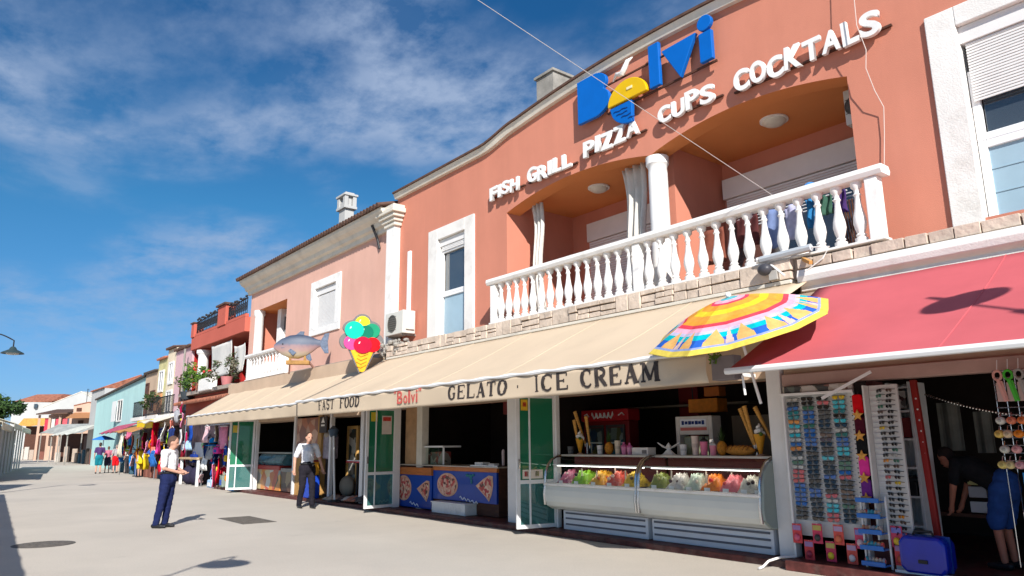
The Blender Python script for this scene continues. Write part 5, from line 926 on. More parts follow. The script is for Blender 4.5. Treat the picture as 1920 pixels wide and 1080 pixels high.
obj('dark_goods', MB().box(-4.36, 9.72, .925, -4.18, 9.95, 1.1).sph((-4.26, 9.8, 1.12), .1, .08, .05), M['black'], t, bevel=.02); obj('frames', MB().box(-4.33, 9.75, 2.0, -4.2, 9.78, 2.22), picture_mat('frame_goods', [(.4, .38, .35), (.06, .02, .02), (.5, .48, .45), (.1, .1, .1)], 14), t); obj('red_goods', MB().box(-4.3, 9.74, 1.64, -4.18, 9.9, 1.88), paint((.2, .03, .03)), t)
# wide rack
t = thing('sunglasses_rack', 'wide white display rack packed with rows of sunglasses', 'display rack', (-5.05, 9.15, .12))
rk = paint((.62, .60, .57), .55, var=.05)
obj('panel', MB().box(-5.53, 9.16, .40, -4.57, 9.19, 2.2), rk, t, bevel=.004); s = MB()
for x in (-5.55, -4.575): s.box(x, 9.10, .125, x+.03, 9.2, 2.22)
s.box(-5.55, 9.08, 2.2, -4.545, 9.2, 2.235); obj('frame', s, M['alu'], t, bevel=.004); s = MB()
for k in range(28):
    z = .62+k*.0585; s.box(-4.62, 9.152, z, -4.605, 9.1595, z+.012)
obj('holes', s, M['black'], t); s = MB()
for z in [.6+.0585*k for k in range(28)]: s.box(-5.51, 9.135, z-.012, -4.65, 9.1595, z-.006)
obj('rods', s, M['alu'], t); obj('top_box', MB().box(-5.54, 9.12, 2.236, -4.56, 9.5, 2.33), picture_mat('hats', [(.3, .25, .2), (.05, .05, .05), (.4, .36, .3), (.2, .1, .08), (.5, .46, .42), (.12, .14, .12)], 9), t, bevel=.02)
sgc = {'k': ((.012, .012, .014), 'black'), 'b': ((.01, .10, .36), 'blue mirrored'), 'c': ((.03, .42, .50), 'turquoise mirrored'), 'g': ((.03, .14, .09), 'green'), 'o': ((.62, .22, .01), 'orange'), 'r': ((.55, .10, .10), 'red'), 'n': ((.10, .055, .04), 'brown'), 't': ((.02, .20, .23), 'teal'), 'y': ((.62, .42, .02), 'yellow'), 'w': ((.42, .42, .40), 'pale clear')}
SGM = {}
def sg_mesh(k, f=1.0):
    if (k, f) in SGM: return SGM[(k, f)]
    b = MB(); c = sgc[k][0]
    for sx in (-1, 1):
        pts = [(sx*.034+.029*math.cos(q)*(1 if math.cos(q)*sx > 0 else .95), -.006*abs(math.cos(q)), .021*math.sin(q)*(1.1 if math.sin(q) < 0 else .85)) for q in [j*math.pi/7 for j in range(14)]]
        b.c = 0; b.prism(pts, (0, -.005, 0))
    b.c = 1; b.tube([(-.066, .0, .012), (-.03, -.01, .016), (0, -.012, .012), (.03, -.01, .016), (.066, 0, .012)], .0045, 5)
    for sx in (-1, 1): b.tube([(sx*.066, 0, .012), (sx*.066, .04, .01)], .004, 4)
    me = bpy.data.meshes.new('sunglasses'); me.from_pydata(b.v, [], b.f); me.materials.append(mat('lens_'+sgc[k][1].replace(' ', '_'), c, .12, .3, 30, spec=.6, coat=.3)); me.materials.append(paint(tuple(x*.35 for x in c), .3))
    for p, i in zip(me.polygons, b.m): p.material_index = i
    SGM[(k, f)] = me; return me
def sunglasses(k, x, y, z, grp, where, sc=1.0, rz=0):
    o = bpy.data.objects.new('sunglasses', sg_mesh(k)); COL.objects.link(o); o.location = (x, y, z); o.scale = (sc, sc, sc); o.rotation_euler = (R(random.uniform(-8, 8)), R(random.uniform(-4, 4)), rz)
    return tag(o, sgc[k][1]+' sunglasses '+where, 'sunglasses', grp+' in '+sgc[k][1])
cols = ['wkbttocwcwbokwgwrrrbbbbbkkk'[:27], 'kkgbbbgbbbbkkkkkkkkkbbkkkkk', 'krkkkkkknnkkkckkkbkkkrwccrr', 'ycctkckwgbbcckggbrkknnkgkkk']
for ci, cs in enumerate(cols):
    for ri, k in enumerate(cs):
        sunglasses(k, -5.40+ci*.213+random.uniform(-.006, .006), 9.128, 2.15-ri*.0585, 'sunglasses on the wide rack', 'clipped in the wide white rack', 1.28)
# narrow rack
t = thing('sunglasses_rack', 'narrow white display rack of sunglasses next to the white shelf unit', 'display rack', (-4.25, 9.2, .12)); obj('panel', MB().box(-4.36, 9.12, .45, -4.02, 9.16, 2.27), rk, t, bevel=.004); obj('side_panel', MB().box(-4.385, 9.0, .45, -4.362, 9.16, 2.27), rk, t, bevel=.004); obj('foot', MB().box(-4.25, 9.1, .125, -4.1, 9.2, .45), M['alu'], t); s = MB()
for k in range(27): s.box(-4.35, 9.105, .53+k*.064, -4.2, 9.119, .536+k*.064)
obj('rods', s, M['alu'], t)
for ri in range(27):
    for ci in range(2):
        k = 'knkkrkkgkkonkkwkknkkkgykkkk'[(ri*7+ci*11) % 27]; sunglasses(k, -4.215+ci*.11+random.uniform(-.01, .01), 9.085, 2.2-ri*.064, 'sunglasses on the narrow rack', 'on the narrow white rack', .95, rz=R(-35))
# blister cards below the racks
ccol = [(.62, .05, .06), (.60, .04, .10), (.64, .08, .06), (.58, .05, .12)]
for i, (x, z, tc_, lab) in enumerate([(-5.46, .43, (.7, .12, .2), 'red toy card, leftmost of the upper row under the wide rack'), (-5.18, .45, (.05, .05, .05), 'red toy card with a dark toy in the upper row under the wide rack'), (-4.90, .46, (.75, .18, .08), 'red toy card with an orange toy in the upper row under the wide rack'), (-4.63, .44, (.7, .5, .5), 'red toy card, rightmost of the upper row under the wide rack'), (-5.31, .24, (.3, .03, .06), 'red toy card, leftmost of the lower row under the wide rack'), (-5.02, .25, (.75, .55, .03), 'red toy card with a yellow toy in the lower row under the wide rack'), (-4.75, .25, (.7, .6, .6), 'red toy card with a white toy in the lower row under the wide rack'), (-4.19, .50, (.75, .5, .04), 'red toy card with a yellow ball, upper one under the narrow rack'), (-4.17, .30, (.62, .12, .05), 'red toy card, lower one under the narrow rack')]):
    t = thing('toy_card', lab, 'toy card', (x, 9.06, z-.1), 'toy cards hanging under the racks')
    obj('card', MB().box(x-.065, 9.06, z-.12, x+.065, 9.066, z+.12), paint(ccol[i % 4], .4, var=.2, scale=14), t); obj('toy', MB().sph((x, 9.05, z-.05), .042, .025, .045, 10, 6), paint(tc_, .3), t, smooth=True); obj('header', MB().box(x-.055, 9.054, z+.04, x+.055, 9.0595, z+.10), paint([(.35, .2, .4), (.5, .4, .1), (.45, .3, .45), (.2, .2, .5)][i % 4], .4), t)
    obj('hook', MB().tube([(x, 9.06, z+.11), (x, 9.15, z+.12)], .006, 5), M['chrome'], t)
# strand of pouches and starfish
for z, c, lab, w_ in [(2.05, (.60, .005, .01), 'bright red', .13), (1.78, (.07, .008, .02), 'dark wine', .13), (1.55, (.012, .012, .012), 'black', .14), (1.30, (.70, .04, .28), 'hot pink', .13), (1.03, (.16, .03, .22), 'purple', .13)]:
    t = thing('cloth_pouch', lab+' pouch hanging between the two sunglasses racks', 'pouch', (-4.47, 9.02, z)); b = MB(); b.prism([(-4.47+a*w_/2, 9.02, z+b_*.115) for a, b_ in ((-1, -.9), (-.8, -1), (.7, -1.05), (1, -.9), (.95, .8), (.6, 1), (-.7, 1), (-1, .85))], (0, .04, 0)); obj('pouch', b, cloth(c), t, bevel=.012); obj('loop', MB().tube([(-4.47, 9.04, z+.1), (-4.46, 9.05, z+.15)], .006, 5), M['black'], t)
for z, lab in ((1.91, 'orange starfish between the red and the dark wine pouch'), (1.66, 'orange starfish between the dark wine and the black pouch'), (1.42, 'orange starfish between the black and the pink pouch'), (1.16, 'orange starfish between the pink and the purple pouch'), (.92, 'orange starfish above the blue tiered stand')):
    pts = [(-4.47+(.075 if k % 2 == 0 else .032)*math.cos(k*math.pi/5+.3), 8.985, z+(.075 if k % 2 == 0 else .032)*math.sin(k*math.pi/5+.3)) for k in range(10)]
    tag(obj('starfish', MB().prism(pts, (0, .025, 0)), mat('starfish', (.62, .30, .06), .8, .3, 20), bevel=.008), lab, 'starfish')
obj_b = thing('rack_backing', 'black cloth strip behind the pouches and starfish', 'cloth', (-4.47, 9.12, .9)); obj('cloth', MB().box(-4.54, 9.12, .86, -4.39, 9.14, 2.33), cloth((.02, .015, .015)), obj_b)
t = thing('tiered_stand', 'blue plastic tiered stand of small goods at the foot of the racks', 'stand', (-4.42, 9.0, .12)); pb = paint((.01, .13, .46), .35, coat=.3)
for i, z in enumerate((.16, .34, .52, .70, .88)):
    obj('tray', MB().box(-4.56, 8.9, z, -4.28, 9.06, z+.02).box(-4.56, 8.89, z, -4.28, 8.905, z+.055), pb, t, bevel=.006)
    if i < 4:
        g = MB(); rnd = random.Random(i)
        for k in range(6): g.sph((-4.52+.04*k, 8.96, z+.06), .026, .03, .04, 8, 6)
        obj('small_goods', g, picture_mat('small_goods', [(.5, .35, .25), (.6, .06, .05), (.3, .28, .3), (.5, .2, .08), (.05, .3, .35)], 22), t)
s = MB(); s.bar((-4.57, 9.05, .125), (-4.57, 9.05, .95), .02); s.bar((-4.27, 9.05, .125), (-4.27, 9.05, .95), .02); obj('upright', s, M['alu'], t)
t = thing('blue_case', 'glossy blue carrying case with a dark handle on the shop step', 'case', (-3.87, 9.0, .12)); cb_ = mat('case_blue', (.004, .018, .36), .3, .2, 3, coat=.4)
b = MB(); b.prism([(-4.12+.05, 8.93, .13), (-3.68, 8.93, .13), (-3.62, 8.93, .2), (-3.62, 8.93, .47), (-3.68, 8.93, .54), (-4.07, 8.93, .54), (-4.13, 8.93, .47), (-4.13, 8.93, .2)], (0, .28, 0)); obj('shell', b, cb_, t, bevel=.035); obj('handle', MB().tube([(-4.0, 9.05, .54), (-3.98, 9.05, .585), (-3.8, 9.05, .585), (-3.78, 9.05, .54)], .016, 6), M['black'], t); obj('latch', MB().box(-3.92, 8.915, .25, -3.82, 8.93, .29), M['black'], t, bevel=.004); obj('seam', MB().box(-4.125, 9.06, .16, -3.615, 9.075, .545), paint((.01, .05, .25), .3), t)
t = thing('white_hose', 'white hose end curling over the step below the shop post', 'hose', (-5.7, 8.8, .12)); obj('hose', MB().tube([(-5.5, 9.05, .14), (-5.6, 8.85, .14), (-5.68, 8.7, .10), (-5.72, 8.62, .03), (-5.73, 8.55, .02)], .016, 7), M['white'], t, smooth=True)
# hanging toys at the right
for x, c, lab, kind in ((-2.90, (.60, .30, .26), 'pink net toy set hanging at the top right of the dark shop', 0), (-2.80, (.06, .42, .03), 'green toy set hanging at the top right of the dark shop', 1), (-2.70, (.3, .28, .26), 'grey toy set hanging furthest right in the dark shop', 2)):
    t = thing('toy_set', lab, 'toy', (x, 9.0, 2.0)); obj('ring', MB().tube([(x+.04*math.cos(q), 9.0, 2.28+.05*math.sin(q)) for q in [k*.7 for k in range(10)]], .014, 6), paint(c, .4), t); obj('stick', MB().bar((x, 9.0, 2.24), (x+.05, 9.0, 2.0), .035).bar((x+.03, 9.0, 2.22), (x+.07, 9.0, 2.0), .02), paint(c, .4), t, bevel=.006); obj('card', MB().box(x-.03, 9.01, 2.0, x+.05, 9.015, 2.2), paint((.5, .35, .32), .5), t); obj('cord', MB().tube([(x, 9.0, 2.32), (x, 9.05, 2.45)], .005, 4), M['alu'], t)
rows = [(1.80, [(-2.93, (.55, .55, .5), 'white'), (-2.83, (.62, .18, .10), 'coral'), (-2.73, (.62, .15, .04), 'orange red')]), (1.66, [(-2.96, (.62, .42, .10), 'mustard'), (-2.88, (.60, .45, .28), 'sand'), (-2.78, (.70, .20, .01), 'bright orange')]), (1.50, [(-2.93, (.50, .50, .44), 'pale grey'), (-2.82, (.62, .30, .30), 'rose and red')]), (1.34, [(-2.97, (.60, .48, .15), 'straw yellow'), (-2.90, (.58, .48, .22), 'pale yellow'), (-2.81, (.55, .28, .30), 'dusty pink')])]
for z, its in rows:
    for x, c, n_ in its:
        t = thing('hanging_ball', n_+' round toy hanging on a wire at the right edge', 'toy', (x, 9.0, z), 'round toys on wires'); obj('ball', MB().sph((x, 9.0, z), .05, .05, .043, 12, 8), paint(c, .35, coat=.2), t, smooth=True); obj('centre', MB().sph((x, 8.955, z), .02, .01, .018, 8, 6), paint(tuple(q*.6 for q in c), .4), t, smooth=True); obj('hook', MB().tube([(x, 9.0, z+.04), (x, 9.02, z+.085), (x, 9.1, z+.09)], .005, 4), M['chrome'], t)
t = thing('wire_grid', 'wire display grid behind the round toys at the right edge', 'display', (-2.8, 9.1, 1.2)); s = MB()
for z in [1.3+k*.08 for k in range(14)]: s.tube([(-2.98, 9.11, z), (-2.2, 9.11, z)], .005, 4)
for x in [-2.98+k*.1 for k in range(8)]: s.tube([(x, 9.115, .3), (x, 9.115, 2.34)], .005, 4)
obj('wires', s, M['chrome'], t); t = thing('hanging_sheet', 'bright blue hanging sheet at the right edge below the round toys', 'sheet', (-2.7, 9.08, .9)); obj('sheet', MB().box(-2.82, 9.06, .85, -2.3, 9.09, 1.26), paint((.02, .22, .55), .4), t); obj('cord', MB().tube([(-2.7, 9.08, 1.26), (-2.7, 9.1, 1.4)], .005, 4), M['alu'], t)
t = thing('paper_stack', 'white packets and boxes held up on a shelf in the dark shop', 'packets', (-3.72, 10.1, .7))
for i, (z, c) in enumerate(((.72, (.55, .55, .56)), (.90, (.42, .40, .42)), (1.05, (.5, .46, .2)))): obj('packet', MB().box(-3.82, 10.3, z, -3.62, 10.35, z+.13), paint(c), t, bevel=.005)
obj('shelf', MB().box(-4.3, 10.28, .66, -3.5, 10.6, .70), M['dark_wood'], t)
# ------------------------------------------------------------------ beach umbrella
t = thing('beach_umbrella', 'striped rainbow beach umbrella wedged between the beige and the red awning', 'umbrella', (-5.1, 7.5, 2.4))
axis = Vector((0.012, -0.385, 0.923)); tip = Vector((-5.07, 7.37, 3.30)); q = axis.to_track_quat('Z', 'X').to_matrix()
RAD, HGT = 1.03, .37
bands = [(.0, (.10, .38, .42)), (.10, (.70, .35, .42)), (.17, (.66, .05, .10)), (.22, (.72, .28, .04)), (.33, (.72, .50, .03)), (.42, (.74, .30, .05)), (.50, (.72, .30, .04)), (.56, (.66, .05, .08)), (.615, (.70, .36, .45)), (.68, (.45, .42, .55)), (.73, (.0, .38, .42)), (.80, (.02, .10, .42)), (.90, (.25, .30, .50)), (.925, (.62, .47, .08))]
mats = [cloth(c) for _, c in bands]+[cloth((.66, .36, .12)), cloth((.60, .40, .34))]
for m_ in mats: pass
b = MB(); NA, NR = 480, 110
def upt(a, r_):
    k = a/(2*math.pi)*8; fr = abs(k-math.floor(k)-.5)*2                       # 1 on ribs, 0 mid panel
    rr = r_*(1-.075*(1-fr**2)*r_); d = (math.cos(math.pi/8)/math.cos(((k % 1)-.5)*math.pi/4))
    rr = r_*(.25+.75*d) if False else r_*d/ math.cos(math.pi/8)
    z = -HGT*(r_**1.55)-.03*(1-fr)*r_
    return tip+q @ Vector((rr*RAD*math.cos(a), rr*RAD*math.sin(a), z))
for j in range(NR+1):
    for i in range(NA): b.v.append(tuple(upt(2*math.pi*i/NA, j/NR)))
for j in range(NR):
    for i in range(NA):
        r_ = (j+.5)/NR; mi_ = max(k for k, (s_, c) in enumerate(bands) if s_ <= r_)
        ph = (i % 60)/60.0
        if .66 < r_ < .90:
            for cen, hw, mm in ((.30, .17, len(bands)), (.80, .14, len(bands)), (.55, .06, len(bands)+1)):
                f = (r_-.66)/(.215)
                if abs(((i+.5) % 60)/60.0-cen) < hw*min(1, f*1.15): mi_ = mm
        b.f.append([j*NA+i, j*NA+(i+1) % NA, (j+1)*NA+(i+1) % NA, (j+1)*NA+i]); b.m.append(mi_)
obj('canopy', b, mats, t, smooth=60, solid=.004)
obj('finial', MB().sph(tip+axis*.03, .035), M['white'], t, smooth=True); obj('pole', MB().tube([tip, tip-axis*1.35], .018, 8), M['alu'], t, smooth=True); s = MB()
for k in range(8):
    a = 2*math.pi*k/8; s.tube([upt(a, v)-axis*.012 for v in (.05, .3, .6, .8, .99)], .006, 5)
obj('ribs', s, M['iron'], t)
# bits in the gap between the awnings
t = thing('planter_box', 'grey planter box with a small green plant in the gap under the beach umbrella', 'planter', (-6.2, 8.8, 2.5)); obj('box', MB().box(-6.40, 8.75, 2.46, -6.02, 8.95, 2.80), paint((.22, .20, .22), .8), t, bevel=.01); b = MB(); rnd = random.Random(2)
for k in range(60):
    c = Vector((-6.42+.16*rnd.random(), 8.72+.1*rnd.random(), 2.70+.16*rnd.random())); d1 = Vector((rnd.uniform(-1, 1), rnd.uniform(-1, 1), rnd.uniform(-1, 1)))*.03; d2 = Vector((rnd.uniform(-1, 1), rnd.uniform(-1, 1), rnd.uniform(-1, 1)))*.03; b.add([c-d1, c+d2, c+d1, c-d2], [(0, 1, 2, 3)])
obj('plant', b, M['leaf_light'], t); obj('bracket', MB().bar((-6.2, 8.95, 2.55), (-6.2, 9.5, 2.55), .05), M['alu'], t)
t = thing('spot_lamp', 'small dark floodlight clamped under the balcony balusters', 'lamp', (-5.75, 9.3, 4.0)); obj('housing', MB().sph((-5.76, 9.3, 4.05), .11, .09, .09, 12, 8), paint((.05, .05, .06), .4), t, smooth=True); obj('box', MB().box(-5.72, 9.32, 3.88, -5.58, 9.41, 4.02), paint((.4, .38, .35)), t, bevel=.008); obj('arm', MB().tube([(-5.7, 9.38, 4.12), (-5.45, 9.3, 3.9)], .016, 6), M['alu'], t)
t = thing('wooden_bracket', 'short orange wooden peg sticking out of the stone band', 'bracket', (-5.1, 9.3, 4.0)); obj('peg', MB().bar((-5.22, 9.42, 4.12), (-4.98, 9.18, 3.98), .05), paint((.55, .27, .08), .7), t, bevel=.005)
t = thing('tube_light', 'grey fluorescent tube lamp fixed at the foot of the balusters', 'lamp', (-5.3, 9.3, 4.2)); obj('tube', MB().tube([(-5.85, 9.36, 4.22), (-5.05, 9.36, 4.24)], .055, 8), paint((.42, .45, .48), .3), t, smooth=True); obj('cap', MB().tube([(-5.86, 9.36, 4.22), (-5.9, 9.36, 4.22)], .05, 8), M['alu'], t); obj('cable', MB().tube([(-5.05, 9.36, 4.24), (-4.8, 9.38, 4.2), (-4.9, 9.36, 4.05), (-5.2, 9.36, 3.9)], .01, 5), M['white'], t)
t = thing('awning_hook', 'white rod hanging under the corner of the red awning', 'rod', (-5.0, 7.3, 2.2)); obj('rod', MB().tube([(-4.85, 7.2, 2.34), (-4.83, 7.2, 2.12)], .014, 6), M['white'], t)
t = thing('awning_crank', 'pale folding rod hooked under the red awning above the racks', 'rod', (-4.6, 8.6, 2.3)); obj('rod', MB().bar((-4.75, 8.7, 2.12), (-4.2, 8.9, 2.42), .035), M['alu'], t)
# ------------------------------------------------------------------ balcony things
for x0, x1, lab in ((-12.32, -11.92, 'gathered white curtain at the left end of the arched balcony'), (-9.47, -8.86, 'gathered white curtain tied beside the white balcony column')):
    b = MB(); b.grid(lambda u, v: (lerp(x0, x1, u)+.05*math.sin(v*6)*(1-v)+(.5-u)*.12*math.sin(v*3.1), 10.42+.05*math.sin(u*19+v)+.02*math.sin(v*8), 6.98-v*2.5), 40, 14); t = thing('balcony_curtain', lab, 'curtain', ((x0+x1)/2, 10.42, 4.4)); obj('fabric', b, mat('old_white_curtain', (.70, .66, .60), .9, .1, 3, dirt=(.36, .28, .2), damt=.5, dscale=2, transl=.15), t, smooth=True, solid=.02)
for x, lab in ((-10.7, 'round white ceiling lamp in the left arch of the balcony'), (-6.39, 'round white ceiling lamp in the right arch of the balcony')):
    t = thing('ceiling_lamp', lab, 'ceiling lamp', (x, 11, 7.1)); obj('dome', MB().sph((x, 11, 7.09), .21, .21, .1, 20, 8), paint((.62, .58, .5), .3), t, smooth=True); obj('rim', MB().lathe([(.24, 0), (.24, .03), (.2, .03)], (x, 11, 7.085), 24), M['white'], t)
def ac_unit(label, x, y, z, w, d, h, facing='-y'):
    t = thing('air_conditioner', label, 'air conditioner', (x, y, z)); m = mat('ac_casing', (.62, .60, .55), .5, .05, 3, dirt=(.4, .36, .3), damt=.4, dscale=3)
    obj('casing', MB().box(x-w/2, y, z, x+w/2, y+d, z+h), m, t, bevel=.015); g = MB(); r_ = min(w, h)*.38; g.lathe([(r_, -.001), (r_, .012), (r_*.92, .012), (r_*.92, 0)], (0, 0, 0), 28); g.v = [(x-w*.1+p[0], y-.003-p[2], z+h/2+p[1]) for p in g.v]
    for k in range(7): g.tube([(x-w*.1-r_*.9, y-.012, z+h/2-r_*.75+k*r_*.25), (x-w*.1+r_*.9, y-.012, z+h/2-r_*.75+k*r_*.25)], .006, 4)
    obj('fan_grille', g, paint((.12, .11, .10), .6), t); obj('bracket', MB().box(x-w/2+.08, y+.05, z-.05, x-w/2+.12, y+d+.1, z).box(x+w/2-.12, y+.05, z-.05, x+w/2-.08, y+d+.1, z), M['concrete'], t); obj('side_cover', MB().box(x+w/2+.001, y+.08, z+.1, x+w/2+.05, y+d-.05, z+h*.5), m, t, bevel=.01)
ac_unit('air conditioner with a fan grille on the wall above the stone band beside the downpipe', -17.1, 9.55, 4.48, .95, .38, .62)
ac_unit('air conditioner hanging in the recess of the salmon house', -28.0, 10.75, 5.98, 1.0, .4, .75)
ac_unit('slim air conditioner high at the right end of the arched balcony', -4.83, 10.75, 6.44, .4, .9, .58)
t = thing('wall_conduit', 'short white plastic conduit on the wall above the air conditioner', 'conduit', (-17.2, 9.95, 5)); obj('pipe', MB().box(-17.12, 9.93, 5.1, -16.98, 9.995, 6.85), M['pvc'], t, bevel=.01)
t = thing('rubble_heap', 'grey broken mortar and pebbles under the air conditioner', 'rubble', (-17.3, 9.45, 4.17)); b = MB(); rnd = random.Random(8)
for k in range(60): r_ = rnd.uniform(.03, .09); b.sph((rnd.uniform(-17.75, -16.4), rnd.uniform(9.35, 9.7), 4.17+rnd.uniform(-.25, .14)), r_, r_*rnd.uniform(.7, 1.2), r_*.8, 6, 4)
obj('stones', b, M['concrete'], t)
# laundry on a drying rack behind the balusters
t = thing('drying_rack', 'folding metal drying rack behind the right balusters', 'drying rack', (-5.4, 10.3, 4.17)); s = MB()
for y in (9.95, 10.1, 10.25, 10.4): s.tube([(-6.6, y, 5.12), (-4.75, y, 5.12)], .012, 5)
for x in (-6.5, -4.85): s.tube([(x, 9.95, 5.12), (x, 10.4, 4.17)], .014, 5); s.tube([(x, 10.4, 5.12), (x, 9.95, 4.17)], .014, 5)
obj('frame', s, M['alu'], t)
for x, w_, h_, c, lab, y in ((-6.4, .42, .5, (.10, .03, .03), 'dark maroon', 9.93), (-5.95, .34, .62, (.17, .23, .42), 'periwinkle blue', 9.93), (-5.6, .3, .55, (.45, .45, .62), 'lilac', 9.95), (-5.3, .16, .45, (.03, .18, .40), 'bright blue', 9.93), (-5.08, .2, .3, (.05, .12, .085), 'green', 9.95), (-4.86, .2, .34, (.06, .03, .13), 'purple', 9.93), (-7.2, .5, .6, (.22, .07, .045), 'rust brown', 10.1)):
    b = MB(); b.grid(lambda u, v: (x-w_/2+u*w_+.01*math.sin(v*7), y+.02*math.sin(u*11+v*3), 5.135-v*h_), 12, 8); t = thing('laundry', lab+' cloth drying behind the balusters', 'laundry', (x, y, 4.5)); obj('cloth', b, cloth(c), t, smooth=True, solid=.012)
b = MB(); b.grid(lambda u, v: (-5.35+u*.35, 9.62+v*.2+.02*math.sin(u*9), 5.2+.10*math.sin(u*3.14)*math.sin(v*3.14)), 10, 6); t = thing('laundry', 'blue and white towel lying on the balcony handrail', 'laundry', (-5.2, 9.6, 5.2)); obj('cloth', b, cloth((.05, .22, .50)), t, smooth=True, solid=.02)
t = thing('slatted_screen', 'brown slatted screen behind the last balusters on the right', 'screen', (-4.65, 10.0, 4.17)); s = MB()
for k in range(9): s.bar((-4.85+.03*k, 10.02, 4.18), (-4.95+.045*k, 10.02, 5.0), .018)
obj('slats', s, M['dark_wood'], t)
# ropes and cables
def rope(label, a, b_, sag, r_, m): 
    t = thing('cable', label, 'cable', a); A_, B_ = Vector(a), Vector(b_); obj('strand', MB().tube([A_.lerp(B_, i/24)-Vector((0, 0, sag*4*(i/24)*(1-i/24))) for i in range(25)], r_, 6), m, t, smooth=True)
rope('thin white rope running from the balcony handrail up over the street', (-5.65, 9.5, 5.2), (-7.84, 5.5, 8.08), .0, .0045, paint((.42, .38, .36), .8))
t = thing('cable', 'loose white cable dangling down the terracotta wall beside the word COCKTALS', 'cable', (-4.2, 9.75, 5.4)); obj('strand', MB().tube([(-4.15, 9.7, 8.9), (-4.22, 9.7, 8.0), (-4.24, 9.72, 7.4), (-4.17, 9.76, 7.0), (-4.22, 9.8, 6.75), (-4.16, 9.85, 6.4), (-4.10, 9.93, 6.15), (-4.14, 9.95, 5.8), (-4.2, 9.95, 5.3)], .006, 6), paint((.6, .5, .45), .7), t, smooth=True)
# ------------------------------------------------------------------ people
def fuse(name, parts, m, parent, vox=.016, smooth=5):
    """one continuous surface from overlapping masses"""
    b = MB()
    for p in parts:
        if p[0] == 's': b.sph(p[1], *p[2], nu=14, nv=10, rot=(p[3] if len(p) > 3 else None))
        else: b.tube(p[1], p[2], 12); [b.sph(q_, r_, nu=12, nv=8) for q_, r_ in zip(p[1], p[2])]
    o = obj(name, b, m, parent); md = o.modifiers.new('fuse', 'REMESH'); md.mode = 'VOXEL'; md.voxel_size = vox; md.use_smooth_shade = True
    m2 = o.modifiers.new('soft', 'SMOOTH'); m2.iterations = smooth; m2.factor = .5
    bpy.context.view_layer.update(); me = ev_mesh(o); o.modifiers.clear(); o.data = me
    for p in me.polygons: p.use_smooth = True
    return o
def wrinkle(o, amp, s):
    me = o.data; nr = [v.normal.copy() for v in me.vertices]
    for v, n_ in zip(me.vertices, nr):
        c = v.co; f = mnoise.noise(Vector((c.x*9+s, c.y*9, c.z*22)))+.6*mnoise.noise(Vector((c.x*20, c.y*20+s, c.z*9)))
        v.co = c+n_*amp*(f+.25*abs(f))
    return o
